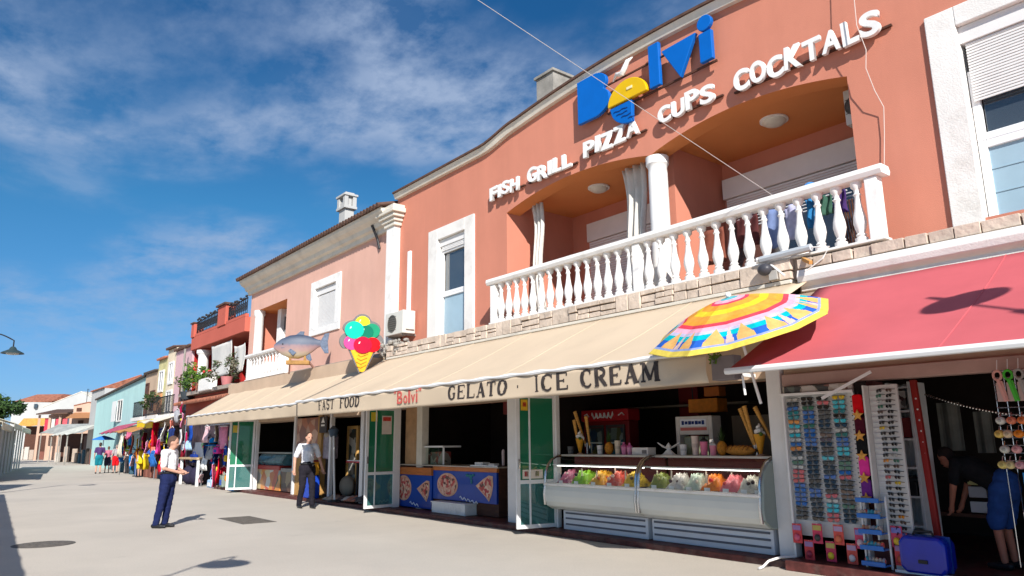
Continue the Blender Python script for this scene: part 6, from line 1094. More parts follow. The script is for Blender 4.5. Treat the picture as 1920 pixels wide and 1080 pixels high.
def person(label, loc, rotz, h, J, shirt, legs, hair, shorts=False, skin=(.50, .27, .19), shoes=(.015, .015, .018), vox=.016, far=False, sleeve=.5, group=None, hairlen=.0, apron=None):
    """J: joints in metres for a 1.75 m figure facing +X, left side +Y"""
    t = thing('person', label, 'person', loc, group, rotz=rotz); k = h/1.75
    D = dict(pelvis=(0, 0, .95), chest=(.0, 0, 1.30), neck=(.01, 0, 1.48), head=(.03, 0, 1.62),
             shl=(0, .19, 1.42), shr=(0, -.19, 1.42), ell=(-.02, .25, 1.14), elr=(-.02, -.25, 1.14), wrl=(.06, .25, .90), wrr=(.06, -.25, .90),
             hipl=(0, .095, .92), hipr=(0, -.095, .92), knl=(.02, .10, .50), knr=(.02, -.10, .50), anl=(-.02, .11, .09), anr=(-.02, -.11, .09), look=(1, 0, 0))
    D.update(J); V = {n: Vector(v)*k for n, v in D.items()}; s = k
    sk = mat('skin_tone', skin, .6, .06, 8, spec=.3) if skin != (.50, .27, .19) else M['skin']
    hd = V['head']; lk = Vector(D['look']).normalized(); side = Vector((0, 0, 1)).cross(lk).normalized(); upv = lk.cross(side)
    rt = Matrix((lk, side, upv)).transposed()
    W_ = lambda x, y, z: hd+rt @ (Vector((x, y, z))*s)
    P_ = [('s', W_(0, 0, .02), (.095*s, .078*s, .115*s), rt), ('s', W_(.03, 0, -.055), (.06*s, .058*s, .065*s), rt), ('t', [V['neck'], hd-Vector((0, 0, .06))*s], [.055*s, .052*s]),
          ('s', W_(.10, 0, -.015), (.018*s, .014*s, .022*s), rt), ('s', W_(.0, .08, -.0), (.02*s, .012*s, .03*s), rt), ('s', W_(.0, -.08, 0), (.02*s, .012*s, .03*s), rt),
          ('t', [V['pelvis'], V['chest'], V['neck']-Vector((0, 0, .04))*s], [.13*s, .14*s, .07*s])]
    for q_ in 'lr':
        hand = V['wr'+q_]+(V['wr'+q_]-V['el'+q_]).normalized()*.085*s
        P_ += [('t', [V['sh'+q_], V['el'+q_], V['wr'+q_]], [.052*s, .042*s, .03*s]), ('t', [V['hip'+q_], V['kn'+q_], V['an'+q_]], [.085*s, .056*s, .04*s]), ('t', [V['wr'+q_], hand], [.03*s, .036*s])]
    obj_ = fuse('body', P_, sk, t, vox)
    if not far:                                                     # fingers rooted in the palm
        b = MB()
        for q_ in 'lr':
            d = (V['wr'+q_]-V['el'+q_]).normalized(); a = d.cross(Vector((0, 0, 1)) if abs(d.z) < .8 else Vector((1, 0, 0))).normalized(); n = a.cross(d); w_ = V['wr'+q_]
            for i in range(4):
                r0 = w_+d*.085*s+a*(i-1.5)*.018*s; L = (.07, .08, .075, .06)[i]*s; b.tube([r0-d*.02*s, r0+d*L*.45+n*.004, r0+d*L*.8+n*.018*s*.8, r0+d*L*.85+n*.03*s], [.0095*s, .009*s, .008*s, .006*s], 7)
            b.tube([w_+d*.03*s+a*.025*s, w_+d*.06*s+a*.05*s+n*.01, w_+d*.09*s+a*.055*s+n*.02], [.011*s, .010*s, .007*s], 7)
        bm = bmesh.new(); bm.from_mesh(obj_.data); me2 = bpy.data.meshes.new('fingers'); me2.from_pydata(b.v, [], b.f); bm.from_mesh(me2); bm.to_mesh(obj_.data); bm.free()
        for p in obj_.data.polygons: p.use_smooth = True
        for sy in (.032, -.032): obj('eye', MB().sph(W_(.083, sy, .015), .012*s, nu=8, nv=6), M['black'], t, smooth=True)
        obj('mouth', MB().tube([W_(.088, .022, -.062), W_(.094, 0, -.06), W_(.088, -.022, -.062)], .005*s, 5), paint((.32, .12, .1)), t)
    up_ = V['chest']-V['pelvis']
    Sh = [('t', [V['pelvis']+up_*.02, V['pelvis']+up_*.5, V['chest'], V['neck']-Vector((0, 0, .07))*s], [.150*s, .142*s, .152*s, .09*s]), ('t', [V['shl'], V['shr']], [.075*s, .075*s])]
    for q_ in 'lr':
        e = V['sh'+q_].lerp(V['el'+q_], sleeve*2 if sleeve < .5 else 1.0 if sleeve >= 1 else .78); Sh.append(('t', [V['sh'+q_], e], [.070*s, .062*s]))
    st = wrinkle(fuse('shirt', Sh, cloth(shirt), t, vox), .008*s, loc[0])
    Tr = [('t', [V['pelvis']+Vector((0, 0, .06))*s, V['pelvis']-Vector((0, 0, .04))*s], [.155*s, .16*s])]
    for q_ in 'lr':
        an = V['an'+q_]; kn = V['kn'+q_]; e = kn.lerp(V['hip'+q_], .08)
        Tr.append(('t', [V['hip'+q_], kn, an+Vector((0, 0, .0))], [.108*s, .076*s, .062*s]) if not shorts else ('t', [V['hip'+q_], e], [.125*s, .105*s]))
    if not far:
        c_ = V['neck']-Vector((0, 0, .03))*s; cl = MB(); cl.tube([c_+Vector((.075*math.cos(q_*math.pi/9), .078*math.sin(q_*math.pi/9), .012*math.cos(q_*math.pi/9)*-1))*s for q_ in range(19)], .02*s, 6); obj('collar', cl, cloth(tuple(x*.92 for x in shirt)), t, smooth=True)
    wrinkle(fuse('shorts' if shorts else 'trousers', Tr, cloth(legs), t, vox), .009*s, loc[1])
    if not shorts: 
        bl = MB(); n_ = 24; c = V['pelvis']+Vector((0, 0, .075))*s; bl.tube([c+Vector((.160*math.cos(q_*2*math.pi/n_), .164*math.sin(q_*2*math.pi/n_), 0))*s for q_ in range(n_+1)], .018*s, 6); obj('belt', bl, M['black'], t)
    fwd = {q_: (Vector(D['foot'+q_]) if 'foot'+q_ in D else Vector((1, 0, 0))) for q_ in 'lr'}
    for q_ in 'lr':
        a = V['an'+q_].copy(); a.z -= .045*s; f_ = fwd[q_]; fuse('shoe', [('t', [a-f_*.05*s, a+f_*.10*s-Vector((0, 0, .008))*s, a+f_*.18*s-Vector((0, 0, .012))*s], [.043*s, .042*s, .030*s])], paint(shoes, .35), t, max(.012, vox*.8), 3)
    if hair:
        Hh = [('s', W_(-.018, 0, .045), (.098*s, .085*s, .10*s), rt), ('s', W_(-.05, 0, .0), (.066*s, .076*s, .10*s+hairlen*s), rt)]
        fuse('hair', Hh, mat('hair', hair, .8, .3, 20), t, vox, 3)
    return t
def view_rot(x, y): return math.atan2(0-y, 0-x)                      # facing the camera
IR = math.atan2(.7832, .6217)                                       # facing image right
person('man in a white polo shirt and navy trousers standing side on in the street', (-16.42, 4.02, 0), IR-.05, 1.83,
       dict(pelvis=(.02, 0, .96), chest=(-.01, 0, 1.30), neck=(.02, 0, 1.475), head=(.055, 0, 1.60), look=(1, .12, -.18), shl=(.0, .19, 1.41), shr=(0, -.19, 1.41), ell=(.02, .24, 1.13), elr=(.03, -.24, 1.12), wrl=(.25, .10, 1.05), wrr=(.26, -.08, 1.04), hipl=(.02, .09, .93), hipr=(.02, -.09, .93), knl=(.015, .08, .50), knr=(-.03, -.10, .50), anl=(-.03, .08, .09), anr=(-.10, -.11, .09)),
       (.74, .74, .76), (.014, .02, .07), (.09, .05, .035), vox=.013)
person('man in a white shirt and black trousers walking past the snack counter', (-18.7, 7.98, 0), view_rot(-19, 8.1)+.35, 1.93,
       dict(ell=(-.03, .30, 1.15), elr=(-.03, -.30, 1.15), wrl=(.04, .36, .91), wrr=(.06, -.33, .90), knl=(.10, .10, .51), anl=(.12, .11, .09), knr=(.0, -.10, .50), anr=(-.14, -.11, .10)), (.66, .66, .70), (.018, .016, .022), (.05, .025, .015), vox=.014)
BK = math.pi                                                        # walking away down the street
person('person seen from behind in a purple shirt and teal shorts', (-51.4, 8.57, 0), BK, 1.85, dict(knl=(.06, .09, .5), anr=(-.06, -.1, .09)), (.07, .035, .12), (.01, .17, .22), (.04, .025, .02), True, vox=.03, far=True, group='people walking far down the street')
person('person seen from behind in bright red shorts and a grey shirt', (-51.2, 9.46, 0), BK+.2, 1.72, dict(), (.34, .30, .31), (.62, .01, .015), (.25, .2, .18), True, skin=(.58, .34, .26), vox=.03, far=True, group='people walking far down the street')
person('person in a pink top and dark shorts between the two walkers in teal and red', (-52.4, 9.22, 0), BK-.1, 1.62, dict(), (.46, .14, .20), (.03, .025, .05), (.12, .07, .05), True, vox=.03, far=True, group='people walking far down the street')
person('person in a beige shirt and dark trousers near the yellow bag', (-50.2, 9.95, 0), BK+.5, 1.72, dict(), (.52, .44, .40), (.04, .035, .04), (.06, .035, .025), vox=.03, far=True, group='people walking far down the street')
person('person in an orange top and blue trousers browsing below the yellow board', (-44.6, 9.3, 0), BK+.9, 1.68, dict(ell=(.1, .26, 1.2), wrl=(.25, .2, 1.3)), (.60, .16, .05), (.04, .09, .25), (.09, .05, .03), vox=.03, far=True, group='people walking far down the street')
person('person in a rose shirt and yellow shorts browsing below the yellow board', (-43.4, 9.2, 0), BK+.7, 1.66, dict(), (.55, .20, .22), (.6, .45, .04), (.05, .03, .02), True, vox=.03, far=True, group='people walking far down the street')
person('shopkeeper in a black shirt and blue shorts bending over in the dark shop', (-3.42, 10.1, .125), math.pi-.15, 1.75,
       dict(pelvis=(-.08, 0, .93), chest=(.28, 0, 1.14), neck=(.44, 0, 1.22), head=(.56, 0, 1.25), look=(.8, 0, -.5), shl=(.36, .18, 1.2), shr=(.36, -.18, 1.2), ell=(.40, .22, .92), elr=(.46, -.2, .92), wrl=(.48, .16, .70), wrr=(.50, -.12, .72), hipl=(-.08, .09, .90), hipr=(-.08, -.09, .90)), (.012, .012, .014), (.02, .06, .22), (.02, .012, .01), True, skin=(.42, .16, .10), vox=.015)
# ------------------------------------------------------------------ street lamps
def lamp(label, head, arm_dir, post_xy, drop=.45):
    t = thing('street_lamp', label, 'street lamp', (post_xy[0], post_xy[1], 0)); hx, hy, hz = head; s = MB(); top = hz+drop
    s.tube([(post_xy[0], post_xy[1], 0), (post_xy[0], post_xy[1], top+.15)], [.075, .05], 10); obj('post', s, M['iron'], t, smooth=True)
    n = 14; A_ = Vector((post_xy[0], post_xy[1], top)); B_ = Vector((hx, hy, top)); s = MB(); s.tube([A_.lerp(B_, i/n)+Vector((0, 0, .22*math.sin(math.pi*i/n))) for i in range(n+1)]+[(hx, hy, hz+.2)], .022, 7); obj('arm', s, M['iron'], t, smooth=True)
    obj('shade', MB().lathe([(.05, .24), (.09, .2), (.12, .14), (.32, .04), (.35, 0), (.33, 0), (.1, .1), (.004, .12)], (hx, hy, hz), 24), paint((.03, .05, .055), .4), t, smooth=True); obj('bulb', MB().lathe([(.2, .03), (.18, -.03), (.004, -.05)], (hx, hy, hz), 16), paint((.55, .55, .52), .2), t, smooth=True)
lamp('dark street lamp with a shallow bell shade against the sky at the far left', (-30, 2.03, 4.75), 0, (-30.2, .85))
lamp('street lamp out of frame behind the camera whose shadow falls on the foreground paving', (-4.67, -.05, 4.5), 0, (-3.4, -1.4))
lamp('street lamp out of frame on the right casting a bell shaped shadow on red canvas', (0.57, 6.3, 5.5), 0, (2.3, 5.2))
# ------------------------------------------------------------------ stalls along the left side
cvs = mat('cream_stall_canvas', (.66, .60, .46), .9, .1, 2, dirt=(.5, .45, .32), damt=.4, dscale=1.5); brd = mat('weathered_boards', (.40, .38, .35), .9, .25, 2.5, .2, 30, stretch=(6, 6, .6))
def stall(label, a, b, depth, zc, z1=.4, closed=True, seed=0, dark=(.02, .02, .02)):
    """a..b: plan line of the street side (canopy edge), stall lies to its left"""
    A_, B_ = Vector((*a, 0)), Vector((*b, 0)); d = (B_-A_).normalized(); n = Vector((-d.y, d.x, 0)); n = n if n.y < 0 else -n
    t = thing('market_stall', label, 'market stall', (*a, 0), 'market stalls on the left side'); L = (B_-A_).length; rnd = random.Random(seed)
    c = MB(); N_ = max(6, int(L*3))
    c.grid(lambda u, v: tuple(A_.lerp(B_, u)+n*(v*depth)+Vector((0, 0, zc+z1*math.sin(v*math.pi*.5)+.03*math.sin(u*L*4)*(1-v)))), N_, 5)
    for i in range(N_):
        p, q = A_.lerp(B_, i/N_), A_.lerp(B_, (i+1)/N_); m_ = (p+q)/2; c.add([p+Vector((0, 0, zc)), q+Vector((0, 0, zc)), q+Vector((0, 0, zc-.2)), m_+Vector((0, 0, zc-.34)), p+Vector((0, 0, zc-.2))], [(0, 1, 2, 3, 4)])
    obj('canopy', c, cvs, t, solid=.01)
    k = max(2, int(L/2.2))
    for i in range(k+1): q = A_.lerp(B_, i/k)+n*.5; obj('post', MB().bar(q, q+Vector((0, 0, zc)), .09), M['alu'], t)
    if closed:
        w = MB(); x = .1
        while x < L-.3:
            wd = rnd.uniform(.35, .8); q = A_+d*x+n*(.75+rnd.uniform(0, .12)); r_ = q+d*wd
            if rnd.random() < .8: w.prism([q, r_, r_+n*.05, q+n*.05], (0, 0, zc-.1))
            x += wd+rnd.uniform(.12, .5)
        obj('boards', w, brd, t); w = MB(); q, r_ = A_+n*1.1, B_+n*1.1; w.prism([q, r_, r_+n*.1, q+n*.1], (0, 0, zc)); obj('back_sheet', w, M['dark_wood'], t)
    return t
stall('boarded up grey stall with a cream canopy at the left edge, nearest in view', (-41.0, 2.75), (-50.0, 3.85), 2.5, 2.75, seed=1)
stall('boarded up grey stall with a cream canopy at the left edge, middle one in view', (-50.4, 3.95), (-58.5, 5.05), 2.6, 2.95, .6, seed=2)
stall('boarded up stall with dark openings and a cream canopy, farthest one on the left side', (-58.9, 5.1), (-68.0, 6.45), 2.6, 2.9, .7, seed=4)
stall('market stall canopy out of frame on the left whose curved shadow lies on the street', (-8.0, -.82), (-28.3, .42), 3.5, 2.6, .3, closed=False, seed=5)
stall('market stall canopy just out of frame on the left casting the small pointed shadow', (-31.2, .6), (-35.8, 2.05), 2.5, 2.6, .3, closed=False, seed=6)
# far stall awnings under the peach house
def far_awning(label, a, b, z0, z1, out, c, posts=True, goods=()):
    A_, B_ = Vector((*a, 0)), Vector((*b, 0)); d = (B_-A_).normalized(); n = Vector((-d.y, d.x, 0)); n = n if n.dot(Vector((A_.x, A_.y, 0))) < 0 else -n
    t = thing('stall_awning', label, 'awning', (*a, 0)); N_ = max(8, int((B_-A_).length*2)); w = MB()
    w.grid(lambda u, v: tuple(A_.lerp(B_, u)+n*(v*out)+Vector((0, 0, lerp(z1, z0, v)+.05*math.sin(u*N_*1.3)*v))), N_, 4); obj('canopy', w, c, t, solid=.03)
    if posts:
        for k in (0.02, .5, .98): q = A_.lerp(B_, k)+n*out*.95; obj('post', MB().bar(q, q+Vector((0, 0, z0)), .1), M['concrete'], t)
    w = MB(); w.prism([A_-n*.6, B_-n*.6, B_-n*.8, A_-n*.8], (0, 0, z0)); obj('back_wall', w, M['dark_wood'], t); rnd = random.Random(int(a[0]*10)); 
    for i in range(5):
        q = A_.lerp(B_, (i+.5)/5)+n*.2; hgt = rnd.uniform(.9, 1.7); w = MB(); w.prism([q-d*.3, q+d*.3, q+d*.3-n*.2, q-d*.3-n*.2], (0, 0, hgt)); obj('goods', w, cloth(rnd.choice([(.4, .32, .26), (.2, .08, .06), (.05, .10, .14), (.5, .45, .4), (.08, .06, .05)])), t, bevel=.05)
    return t
grey = paint((.30, .31, .29), .85, var=.3, scale=2)
far_awning('grey sloping stall awning under the peach house', (-93.6, 11.3), (-89.2, 14.6), 3.0, 4.0, 2.2, grey)
far_awning('pale grey ruffled awning left of the mint house', (-86.0, 12.2), (-76.8, 12.4), 2.7, 3.6, 2.4, paint((.52, .52, .46), .85, var=.3, scale=2))
far_awning('white awning over the shop door at the far end of the street', (-117.0, 11.2), (-115.6, 12.8), 3.4, 3.9, 1.0, M['white'], False)
far_awning('orange awning hanging on the white house at the far left', (-115.6, 10.0), (-113.2, 12.6), 4.3, 5.3, 1.0, paint((.55, .26, .06), .8, var=.3), False)
far_awning('striped crimson awning along the foot of the mint house', (-58.0, mi(-58)-.05), (-47.4, 9.85), 2.45, 3.0, 1.1, paint((.38, .07, .12), .85, var=.4, scale=5), False)
far_awning('brown and cream awning below the yellow board', (-45.5, 9.6), (-40.9, 9.6), 2.35, 2.8, 1.5, paint((.42, .20, .07), .85, var=.35, scale=2), False)
far_awning('cream awning under the cream house balcony', (-41.0, 9.7), (-37.6, 9.7), 2.75, 3.15, 1.3, M['cornice'], False)
t = thing('blue_parasol', 'bright blue parasol beyond the walkers in front of the mint house', 'parasol', (-57.2, 9.6, 0)); obj('canopy', MB().lathe([(.72, 0), (.7, .05), (.35, .2), (.02, .3)], (-57.3, 9.7, 2.05), 10), paint((.02, .16, .52), .8), t, smooth=50); obj('pole', MB().tube([(-57.3, 9.7, 0), (-57.3, 9.7, 2.3)], .03, 6), M['alu'], t)
t = thing('yellow_board', 'bright yellow blank board over the clothes stalls beside the mint house', 'sign', (-41.3, 8.8, 2.5)); obj('board', MB().box(-43.05, 8.78, 2.5, -39.7, 8.84, 2.92), paint((.78, .55, .0), .5), t, bevel=.02); obj('bracket', MB().bar((-42.6, 8.84, 2.9), (-42.6, 9.8, 3.0), .05).bar((-40.2, 8.84, 2.9), (-40.2, 9.8, 3.0), .05), M['concrete'], t)
t = thing('red_tile_canopy', 'strip of terracotta tiles projecting below the red house balcony', 'tile canopy', (-34, 9.5, 3.6)); b = MB()
for i in range(40): x = -38.0+i*.21; b.tube([(x, 9.3, 3.55), (x, 9.78, 3.72)], .075, 7)
obj('tiles', b, M['tile_red'], t, smooth=True); obj('board', MB().add([(-38.1, 9.3, 3.48), (-29.8, 9.3, 3.48), (-29.8, 9.78, 3.65), (-38.1, 9.78, 3.65)], [(0, 1, 2, 3)]), M['dark_wood'], t)
# ------------------------------------------------------------------ plants
def leafy(name, label, cat, c, r_, n, lf, ms, seed, trunk=None, pot=None, flowers=None, clumps=9, group=None):
    t = thing(name, label, cat, (c[0], c[1], trunk[0][2] if trunk else c[2]-r_), group); rnd = random.Random(seed); C0 = Vector(c)
    cl = [(C0+Vector((rnd.gauss(0, .5), rnd.gauss(0, .5), rnd.gauss(0, .42)))*r_, r_*rnd.uniform(.28, .55)) for _ in range(clumps)]
    b = MB()
    for i in range(n):
        q, rr = rnd.choice(cl); d = Vector((rnd.gauss(0, 1), rnd.gauss(0, 1), rnd.gauss(0, 1))).normalized(); p = q+d*rr*(rnd.random()**.4); a = Vector((rnd.gauss(0, 1), rnd.gauss(0, 1), rnd.gauss(0, .7))).normalized(); e = a.cross(d+Vector((.01, 0, .02))).normalized(); s_ = lf*rnd.uniform(.6, 1.3)
        b.c = 0 if rnd.random() < .7 else 1; b.add([p-a*s_, p-e*s_*.45, p+a*s_, p+e*s_*.45], [(0, 1, 2, 3)])
    obj('crown' if trunk else 'foliage', b, ms, t, recalc=False)
    if trunk:
        w = MB(); w.tube(trunk, [r_*.09, r_*.07, r_*.04][:len(trunk)], 8)
        for q, rr in cl[:6]: w.tube([trunk[-1], trunk[-1].lerp(q, .6) if isinstance(trunk[-1], Vector) else Vector(trunk[-1]).lerp(q, .6), q], [r_*.04, r_*.025, r_*.01], 6)
        obj('trunk', w, M['dark_wood'], t)
    if pot: obj('pot', MB().lathe([(pot[1]*.7, -.35), (pot[1], 0), (pot[1]*.9, 0), (pot[1]*.8, -.05), (.004, -.05)], pot[0], 14), pot[2], t, smooth=40)
    if flowers:
        w = MB()
        for k in range(flowers[1]): w.sph(C0+Vector((rnd.gauss(0, .45), rnd.gauss(0, .45), rnd.gauss(.2, .4)))*r_, r_*.1, nu=6, nv=4)
        obj('flower', w, paint(flowers[0]), t)
    return t
leafy('tree', 'dark green tree behind the stalls at the left edge', 'tree', (-92.5, 4.1, 5.4), 2.7, 3600, .26, [M['leaf'], paint((.02, .045, .015), .8)], 1, [Vector((-92.5, 2.9, 0)), Vector((-92.5, 2.9, 2.4)), Vector((-92.4, 3.0, 4.0))], clumps=16)
leafy('tree', 'bright green leafy tree in front of the dark tree at the left edge', 'tree', (-84.0, 3.6, 4.9), 1.7, 2400, .22, [M['leaf_light'], M['leaf']], 2, [Vector((-84, 3.2, 0)), Vector((-84, 3.3, 2)), Vector((-84, 3.5, 4.0))], clumps=12)
leafy('potted_plant', 'grey green potted shrub on the red house balcony beside the salmon house', 'potted plant', (-31.0, 9.55, 4.85), .62, 700, .07, [paint((.14, .13, .09), .8), M['leaf']], 3, pot=((-31.0, 9.55, 4.4), .25, paint((.45, .16, .16))))
leafy('potted_plant', 'flowering potted plant by the white column of the red house', 'potted plant', (-34.6, 9.5, 4.8), .55, 700, .07, [M['leaf_light'], M['leaf']], 4, pot=((-34.6, 9.5, 4.4), .25, paint((.3, .12, .07))), flowers=((.6, .03, .03), 9))
leafy('potted_plant', 'leafy potted plant with a dark pot at the lilac pink house corner', 'potted plant', (-36.6, 9.5, 4.45), .55, 600, .08, [M['leaf'], M['leaf_light']], 5, pot=((-36.6, 9.5, 4.1), .33, paint((.04, .05, .06))))
leafy('potted_plant', 'small potted plant on the balcony of the cream house', 'potted plant', (-42.3, 9.2, 4.0), .5, 400, .08, [M['leaf'], paint((.14, .13, .09), .8)], 6)
t = thing('stone_planter', 'pale rectangular planter trough hanging below the red house balcony', 'planter', (-33.0, 9.4, 4.0)); obj('trough', MB().box(-34.2, 9.3, 3.95, -32.4, 9.6, 4.5), M['stucco'], t, bevel=.04); obj('soil', MB().box(-34.1, 9.33, 4.5, -32.5, 9.57, 4.52), M['dark_wood'], t)
# ------------------------------------------------------------------ hanging beach clothes and bags
GC = {'pale pink': (.68, .45, .48), 'cream': (.68, .62, .50), 'pink': (.70, .26, .42), 'black flowered': (.05, .03, .045), 'dark red': (.25, .015, .03), 'green': (.10, .17, .10), 'white': (.72, .72, .70), 'bright blue': (.01, .22, .56), 'hot pink': (.72, .05, .30), 'navy': (.015, .03, .12), 'royal blue': (.015, .08, .42), 'dark blue': (.012, .035, .2), 'yellow': (.74, .50, .02), 'red': (.56, .01, .03), 'rose': (.60, .14, .24), 'light blue': (.35, .50, .66), 'grey green': (.20, .24, .20), 'orange': (.70, .22, .02), 'crimson': (.42, .01, .08), 'coral': (.68, .22, .16), 'lime green': (.36, .56, .04), 'blue': (.03, .14, .42), 'grey': (.34, .34, .36)}
SH = {'shirt': [(-.22, .5), (-.5, .36), (-.42, .14), (-.3, .2), (-.31, -.5), (.31, -.5), (.3, .2), (.42, .14), (.5, .36), (.22, .5), (.1, .43), (-.1, .43)], 'towel': [(-.5, .5), (-.5, -.5), (.5, -.5), (.5, .5)], 'dress': [(-.16, .5), (-.24, .5), (-.26, .25), (-.2, .1), (-.5, -.5), (.5, -.5), (.2, .1), (.26, .25), (.24, .5), (.16, .5), (.08, .34), (-.08, .34)], 'shorts': [(-.42, .5), (-.5, -.5), (-.08, -.5), (0, .05), (.08, -.5), (.5, -.5), (.42, .5)]}
def garment(x, y, z1, z0, w, colname, kind, label, seed):
    rnd = random.Random(seed); cx, cz, h = x, (z0+z1)/2, z1-z0; m = cloth(GC[colname]); ry = rnd.uniform(-.7, .3); ca, sa = math.cos(ry), math.sin(ry); b = MB()
    if kind in SH:
        pts = SH[kind]; me = bpy.data.meshes.new(kind)
        bm = bmesh.new(); f = bm.faces.new([bm.verts.new((p[0]*w, 0, p[1]*h)) for p in pts]); bmesh.ops.triangulate(bm, faces=[f]); bmesh.ops.subdivide_edges(bm, edges=bm.edges, cuts=3, use_grid_fill=True)
        for v in bm.verts:
            k = v.co.x/w; q = v.co.z/h; yy = .06*w*math.sin(k*13+seed)*(.6-q)+.05*math.sin(q*5+seed*2)*w; X = v.co.x; v.co = (X*ca-yy*sa, X*sa+yy*ca, v.co.z)
        bm.to_mesh(me); bm.free(); me.materials.append(m); t = thing(kind, label, 'clothing' if kind != 'towel' else 'towel', (cx, y, cz)); o = obj('fabric', None, None, t, mesh=me); md = o.modifiers.new('solid', 'SOLIDIFY'); md.thickness = .02
        for p in me.polygons: p.use_smooth = True
        g = MB()
        if kind == 'towel': g.tube([(x-w*.45*ca, y-w*.45*sa, z1), (x+w*.45*ca, y+w*.45*sa, z1)], .015, 5); obj('rod', g, M['alu'], t)
        else: g.tube([(x-w*.25*ca, y-w*.25*sa, z1-.02), (x, y, z1+.06), (x+w*.25*ca, y+w*.25*sa, z1-.02)], .012, 5); obj('hanger', g, M['alu'], t)
        if seed % 2: 
            pm = MB(); pm.sph((x, y-.05, cz+h*.06), w*.14, .03, h*.09, 8, 6); obj('print', pm, cloth(rnd.choice([(.7, .7, .65), (.7, .5, .05), (.6, .05, .1), (.05, .05, .08)])), t)
    elif kind == 'bag':
        t = thing('beach_bag', label, 'bag', (x, y, z0)); b.prism([(x-w*.5, y, z0), (x+w*.5, y, z0), (x+w*.42, y, z0+h*.78), (x-w*.42, y, z0+h*.78)], (0, .2, 0)); obj('body', b, m, t, bevel=.05); obj('handle', MB().tube([(x-w*.25, y+.1, z0+h*.76), (x-w*.2, y+.1, z1), (x+w*.2, y+.1, z1), (x+w*.25, y+.1, z0+h*.76)], .018, 6), m, t)
        obj('pocket', MB().box(x-w*.25, y-.012, z0+h*.15, x+w*.25, y-.001, z0+h*.5), cloth(rnd.choice([(.7, .7, .7), (.05, .1, .4), (.7, .5, .1)])), t)
    elif kind == 'cap':
        t = thing('sun_hat', label, 'hat', (x, y, z0)); obj('hat', MB().lathe([(w*.5, 0), (w*.5, .02), (w*.28, .05), (w*.26, h*.7), (w*.15, h*.9), (.01, h*.92)], (x, y, z0), 16), m, t, smooth=40); obj('band', MB().lathe([(w*.29, .05), (w*.285, .12), (w*.27, .12)], (x, y, z0), 16), M['black'], t)
    else:
        t = thing('beach_ball', label, 'ball', (x, y, z0)); obj('ball', MB().sph((x, y, z0+w/2), w/2, nu=14, nv=10), m, t, smooth=True); obj('valve', MB().sph((x, y, z0+w), .03), M['white'], t)
    return t
GA = [(-31.0, 2.37, 1.73, 0.71, 'pale pink', 'dress'), (-29.89, 2.38, 1.76, 0.43, 'cream', 'towel'), (-29.15, 2.33, 1.48, 0.55, 'pink', 'towel'), (-28.44, 2.31, 1.32, 0.44, 'black flowered', 'dress'), (-27.84, 2.35, 1.33, 0.34, 'dark red', 'towel'), (-31.28, 1.77, 1.31, 0.76, 'green', 'shirt'), (-31.3, 1.3, 0.64, 0.66, 'white', 'shorts'), (-30.47, 1.94, 1.60, 0.59, 'bright blue', 'cap'), (-29.71, 1.62, 1.3, 0.66, 'hot pink', 'bag'), (-30.06, 1.41, 0.61, 0.48, 'navy', 'towel'), (-28.79, 1.62, 0.89, 0.58, 'royal blue', 'shirt'), (-28.07, 1.46, 0.83, 0.43, 'dark blue', 'shirt'), (-28.47, 1.32, 1.02, 0.35, 'yellow', 'bag'), (-29.01, 1.16, 0.23, 0.54, 'red', 'dress'), (-29.66, 0.91, 0.05, 0.46, 'rose', 'towel'), (-30.35, 0.40, 0.0, 0.62, 'light blue', 'bag'), (-28.44, 0.64, 0.1, 0.39, 'grey green', 'bag'), (-27.7, 0.6, 0.3, 0.30, 'orange', 'ball'), (-27.58, 0.33, 0.0, 0.7, 'bright blue', 'bag')]
for i, (x, z1, z0, w, c, k) in enumerate(GA): garment(x, 8.9+.05*(i % 4)-.1*(i > 12), z1, z0, w, c, k, c+' '+{'cap': 'sun hat', 'bag': 'beach bag', 'ball': 'beach ball'}.get(k, k)+' among the beach goods beside the glazed door', i)
GB = [(-35.03, 3.48, 3.01, 0.62, 'crimson', 'shirt'), (-34.98, 3.03, 2.4, 0.74, 'pink', 'towel'), (-33.71, 2.47, 1.83, 0.58, 'royal blue', 'towel'), (-39.42, 2.76, 1.57, 0.6, 'red', 'towel'), (-38.06, 2.71, 1.81, 1.06, 'white', 'shirt'), (-37.01, 2.8, 2.29, 0.68, 'coral', 'shirt'), (-36.32, 2.44, 1.75, 0.59, 'navy', 'shirt'), (-37.23, 2.31, 1.71, 0.55, 'lime green', 'shirt'), (-35.29, 2.32, 1.66, 0.62, 'white', 'towel'), (-38.59, 1.92, 1.22, 0.58, 'hot pink', 'dress'), (-40.48, 2.1, 1.47, 0.78, 'orange', 'shirt'), (-41.4, 1.84, 1.25, 0.73, 'pink', 'shirt'), (-39.44, 1.39, 0.63, 0.67, 'blue', 'dress'), (-38.15, 1.27, 0.3, 0.64, 'red', 'dress'), (-43.34, 1.57, 0.7, 0.79, 'yellow', 'bag'), (-40.71, 1.25, 0.48, 0.63, 'yellow', 'towel'), (-35.94, 3.25, 2.65, 0.52, 'grey', 'shirt'), (-37.0, 1.6, .5, .7, 'navy', 'dress'), (-36.2, 1.5, .4, .6, 'rose', 'towel'), (-41.9, 2.3, 1.5, .6, 'dark red', 'towel'), (-45.0, 2.2, 1.2, .8, 'coral', 'dress'), (-46.3, 2.2, 1.1, .7, 'dark red', 'shirt'), (-47.6, 2.2, 1.0, .7, 'cream', 'dress')]
for i, (x, z1, z0, w, c, k) in enumerate(GB): garment(x, 8.9+.06*(i % 3), z1, z0, w, c, k, c+' '+{'bag': 'beach bag'}.get(k, k)+' on the clothes stalls behind the man in white', i+40)
rnd = random.Random(21)
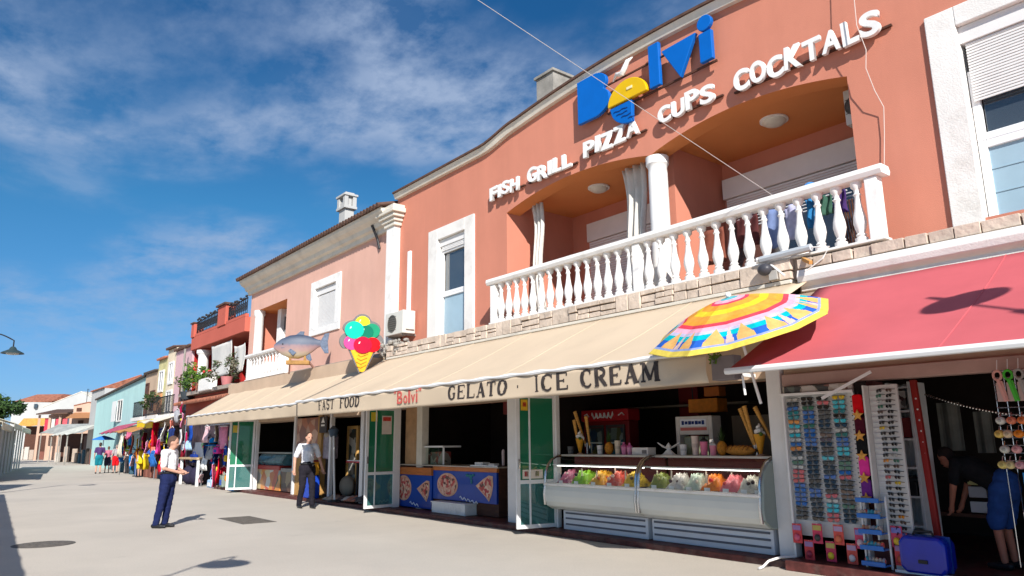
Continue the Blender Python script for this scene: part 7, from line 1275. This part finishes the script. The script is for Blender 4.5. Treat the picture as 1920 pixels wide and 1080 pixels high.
def more(n, xr, zr, y, used, where, hr):
    combos = [(c, k) for c in GC for k in ('shirt', 'towel', 'dress', 'shorts', 'bag') if (c, k) not in used]; rnd.shuffle(combos)
    for i, (c, k) in enumerate(combos[:n]):
        x = lerp(xr[0], xr[1], (i+rnd.uniform(.1, .9))/n); h = rnd.uniform(*hr)*(.55 if k in ('bag', 'shorts') else 1); z1 = rnd.uniform(zr[0]+h, zr[1])
        garment(x, y+rnd.uniform(-.12, .12), z1, z1-h, rnd.uniform(.4, .7), c, k, c+' '+{'bag': 'beach bag'}.get(k, k)+where, i+100)
more(30, (-48.5, -33.2), (.3, 2.6), 9.1, {(c, k) for *_, c, k in GB}, ' on the clothes stalls behind the man in white', (.6, 1.1))
more(18, (-31.6, -27.6), (.15, 2.35), 9.05, {(c, k) for *_, c, k in GA}, ' among the beach goods beside the glazed door', (.45, .8))
def rail(label, x0, x1, y, z): 
    t = thing('clothes_rail', label, 'clothes rail', ((x0+x1)/2, y, 0)); s = MB(); s.tube([(x0, y, 0), (x0, y, z), (x1, y, z), (x1, y, 0)], .025, 6)
    obj('frame', s, M['chrome'], t); s = MB(); s.tube([(x0, y, z*.62), (x1, y, z*.62)], .02, 6); obj('crossbar', s, M['chrome'], t)
rail('steel clothes rail with beach clothes beside the glazed door', -31.6, -27.5, 9.02, 2.42); rail('steel clothes rail with shirts below the lilac pink house', -40.0, -35.0, 9.15, 2.8); rail('steel clothes rail below the tan house', -48.2, -44.0, 9.15, 2.3)
t = thing('market_table', 'table with a wooden edge and dark bags stored below, behind the man in white', 'table', (-33, 9, 0)); obj('top', MB().box(-34.4, 8.8, 1.05, -31.7, 9.5, 1.13), paint((.45, .32, .18), .7, var=.25), t, bevel=.01)
for x in (-34.3, -31.85): obj('leg', MB().box(x, 8.85, 0, x+.1, 8.95, 1.05), M['alu'], t)
obj('screen', MB().box(-34.3, 9.3, 1.14, -31.8, 9.36, 1.75), paint((.16, .18, .22), .5), t); obj('stored_bags', MB().sph((-33.6, 9.1, .4), .5, .3, .4, 10, 8).sph((-32.6, 9.1, .38), .45, .3, .38, 10, 8), cloth((.03, .025, .05)), t, smooth=True)
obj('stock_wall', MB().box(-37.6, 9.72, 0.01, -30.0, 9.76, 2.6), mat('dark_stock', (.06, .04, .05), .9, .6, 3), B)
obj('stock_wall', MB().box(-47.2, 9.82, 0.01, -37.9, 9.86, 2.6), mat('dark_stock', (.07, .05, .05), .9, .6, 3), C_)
bpy.context.view_layer.update()
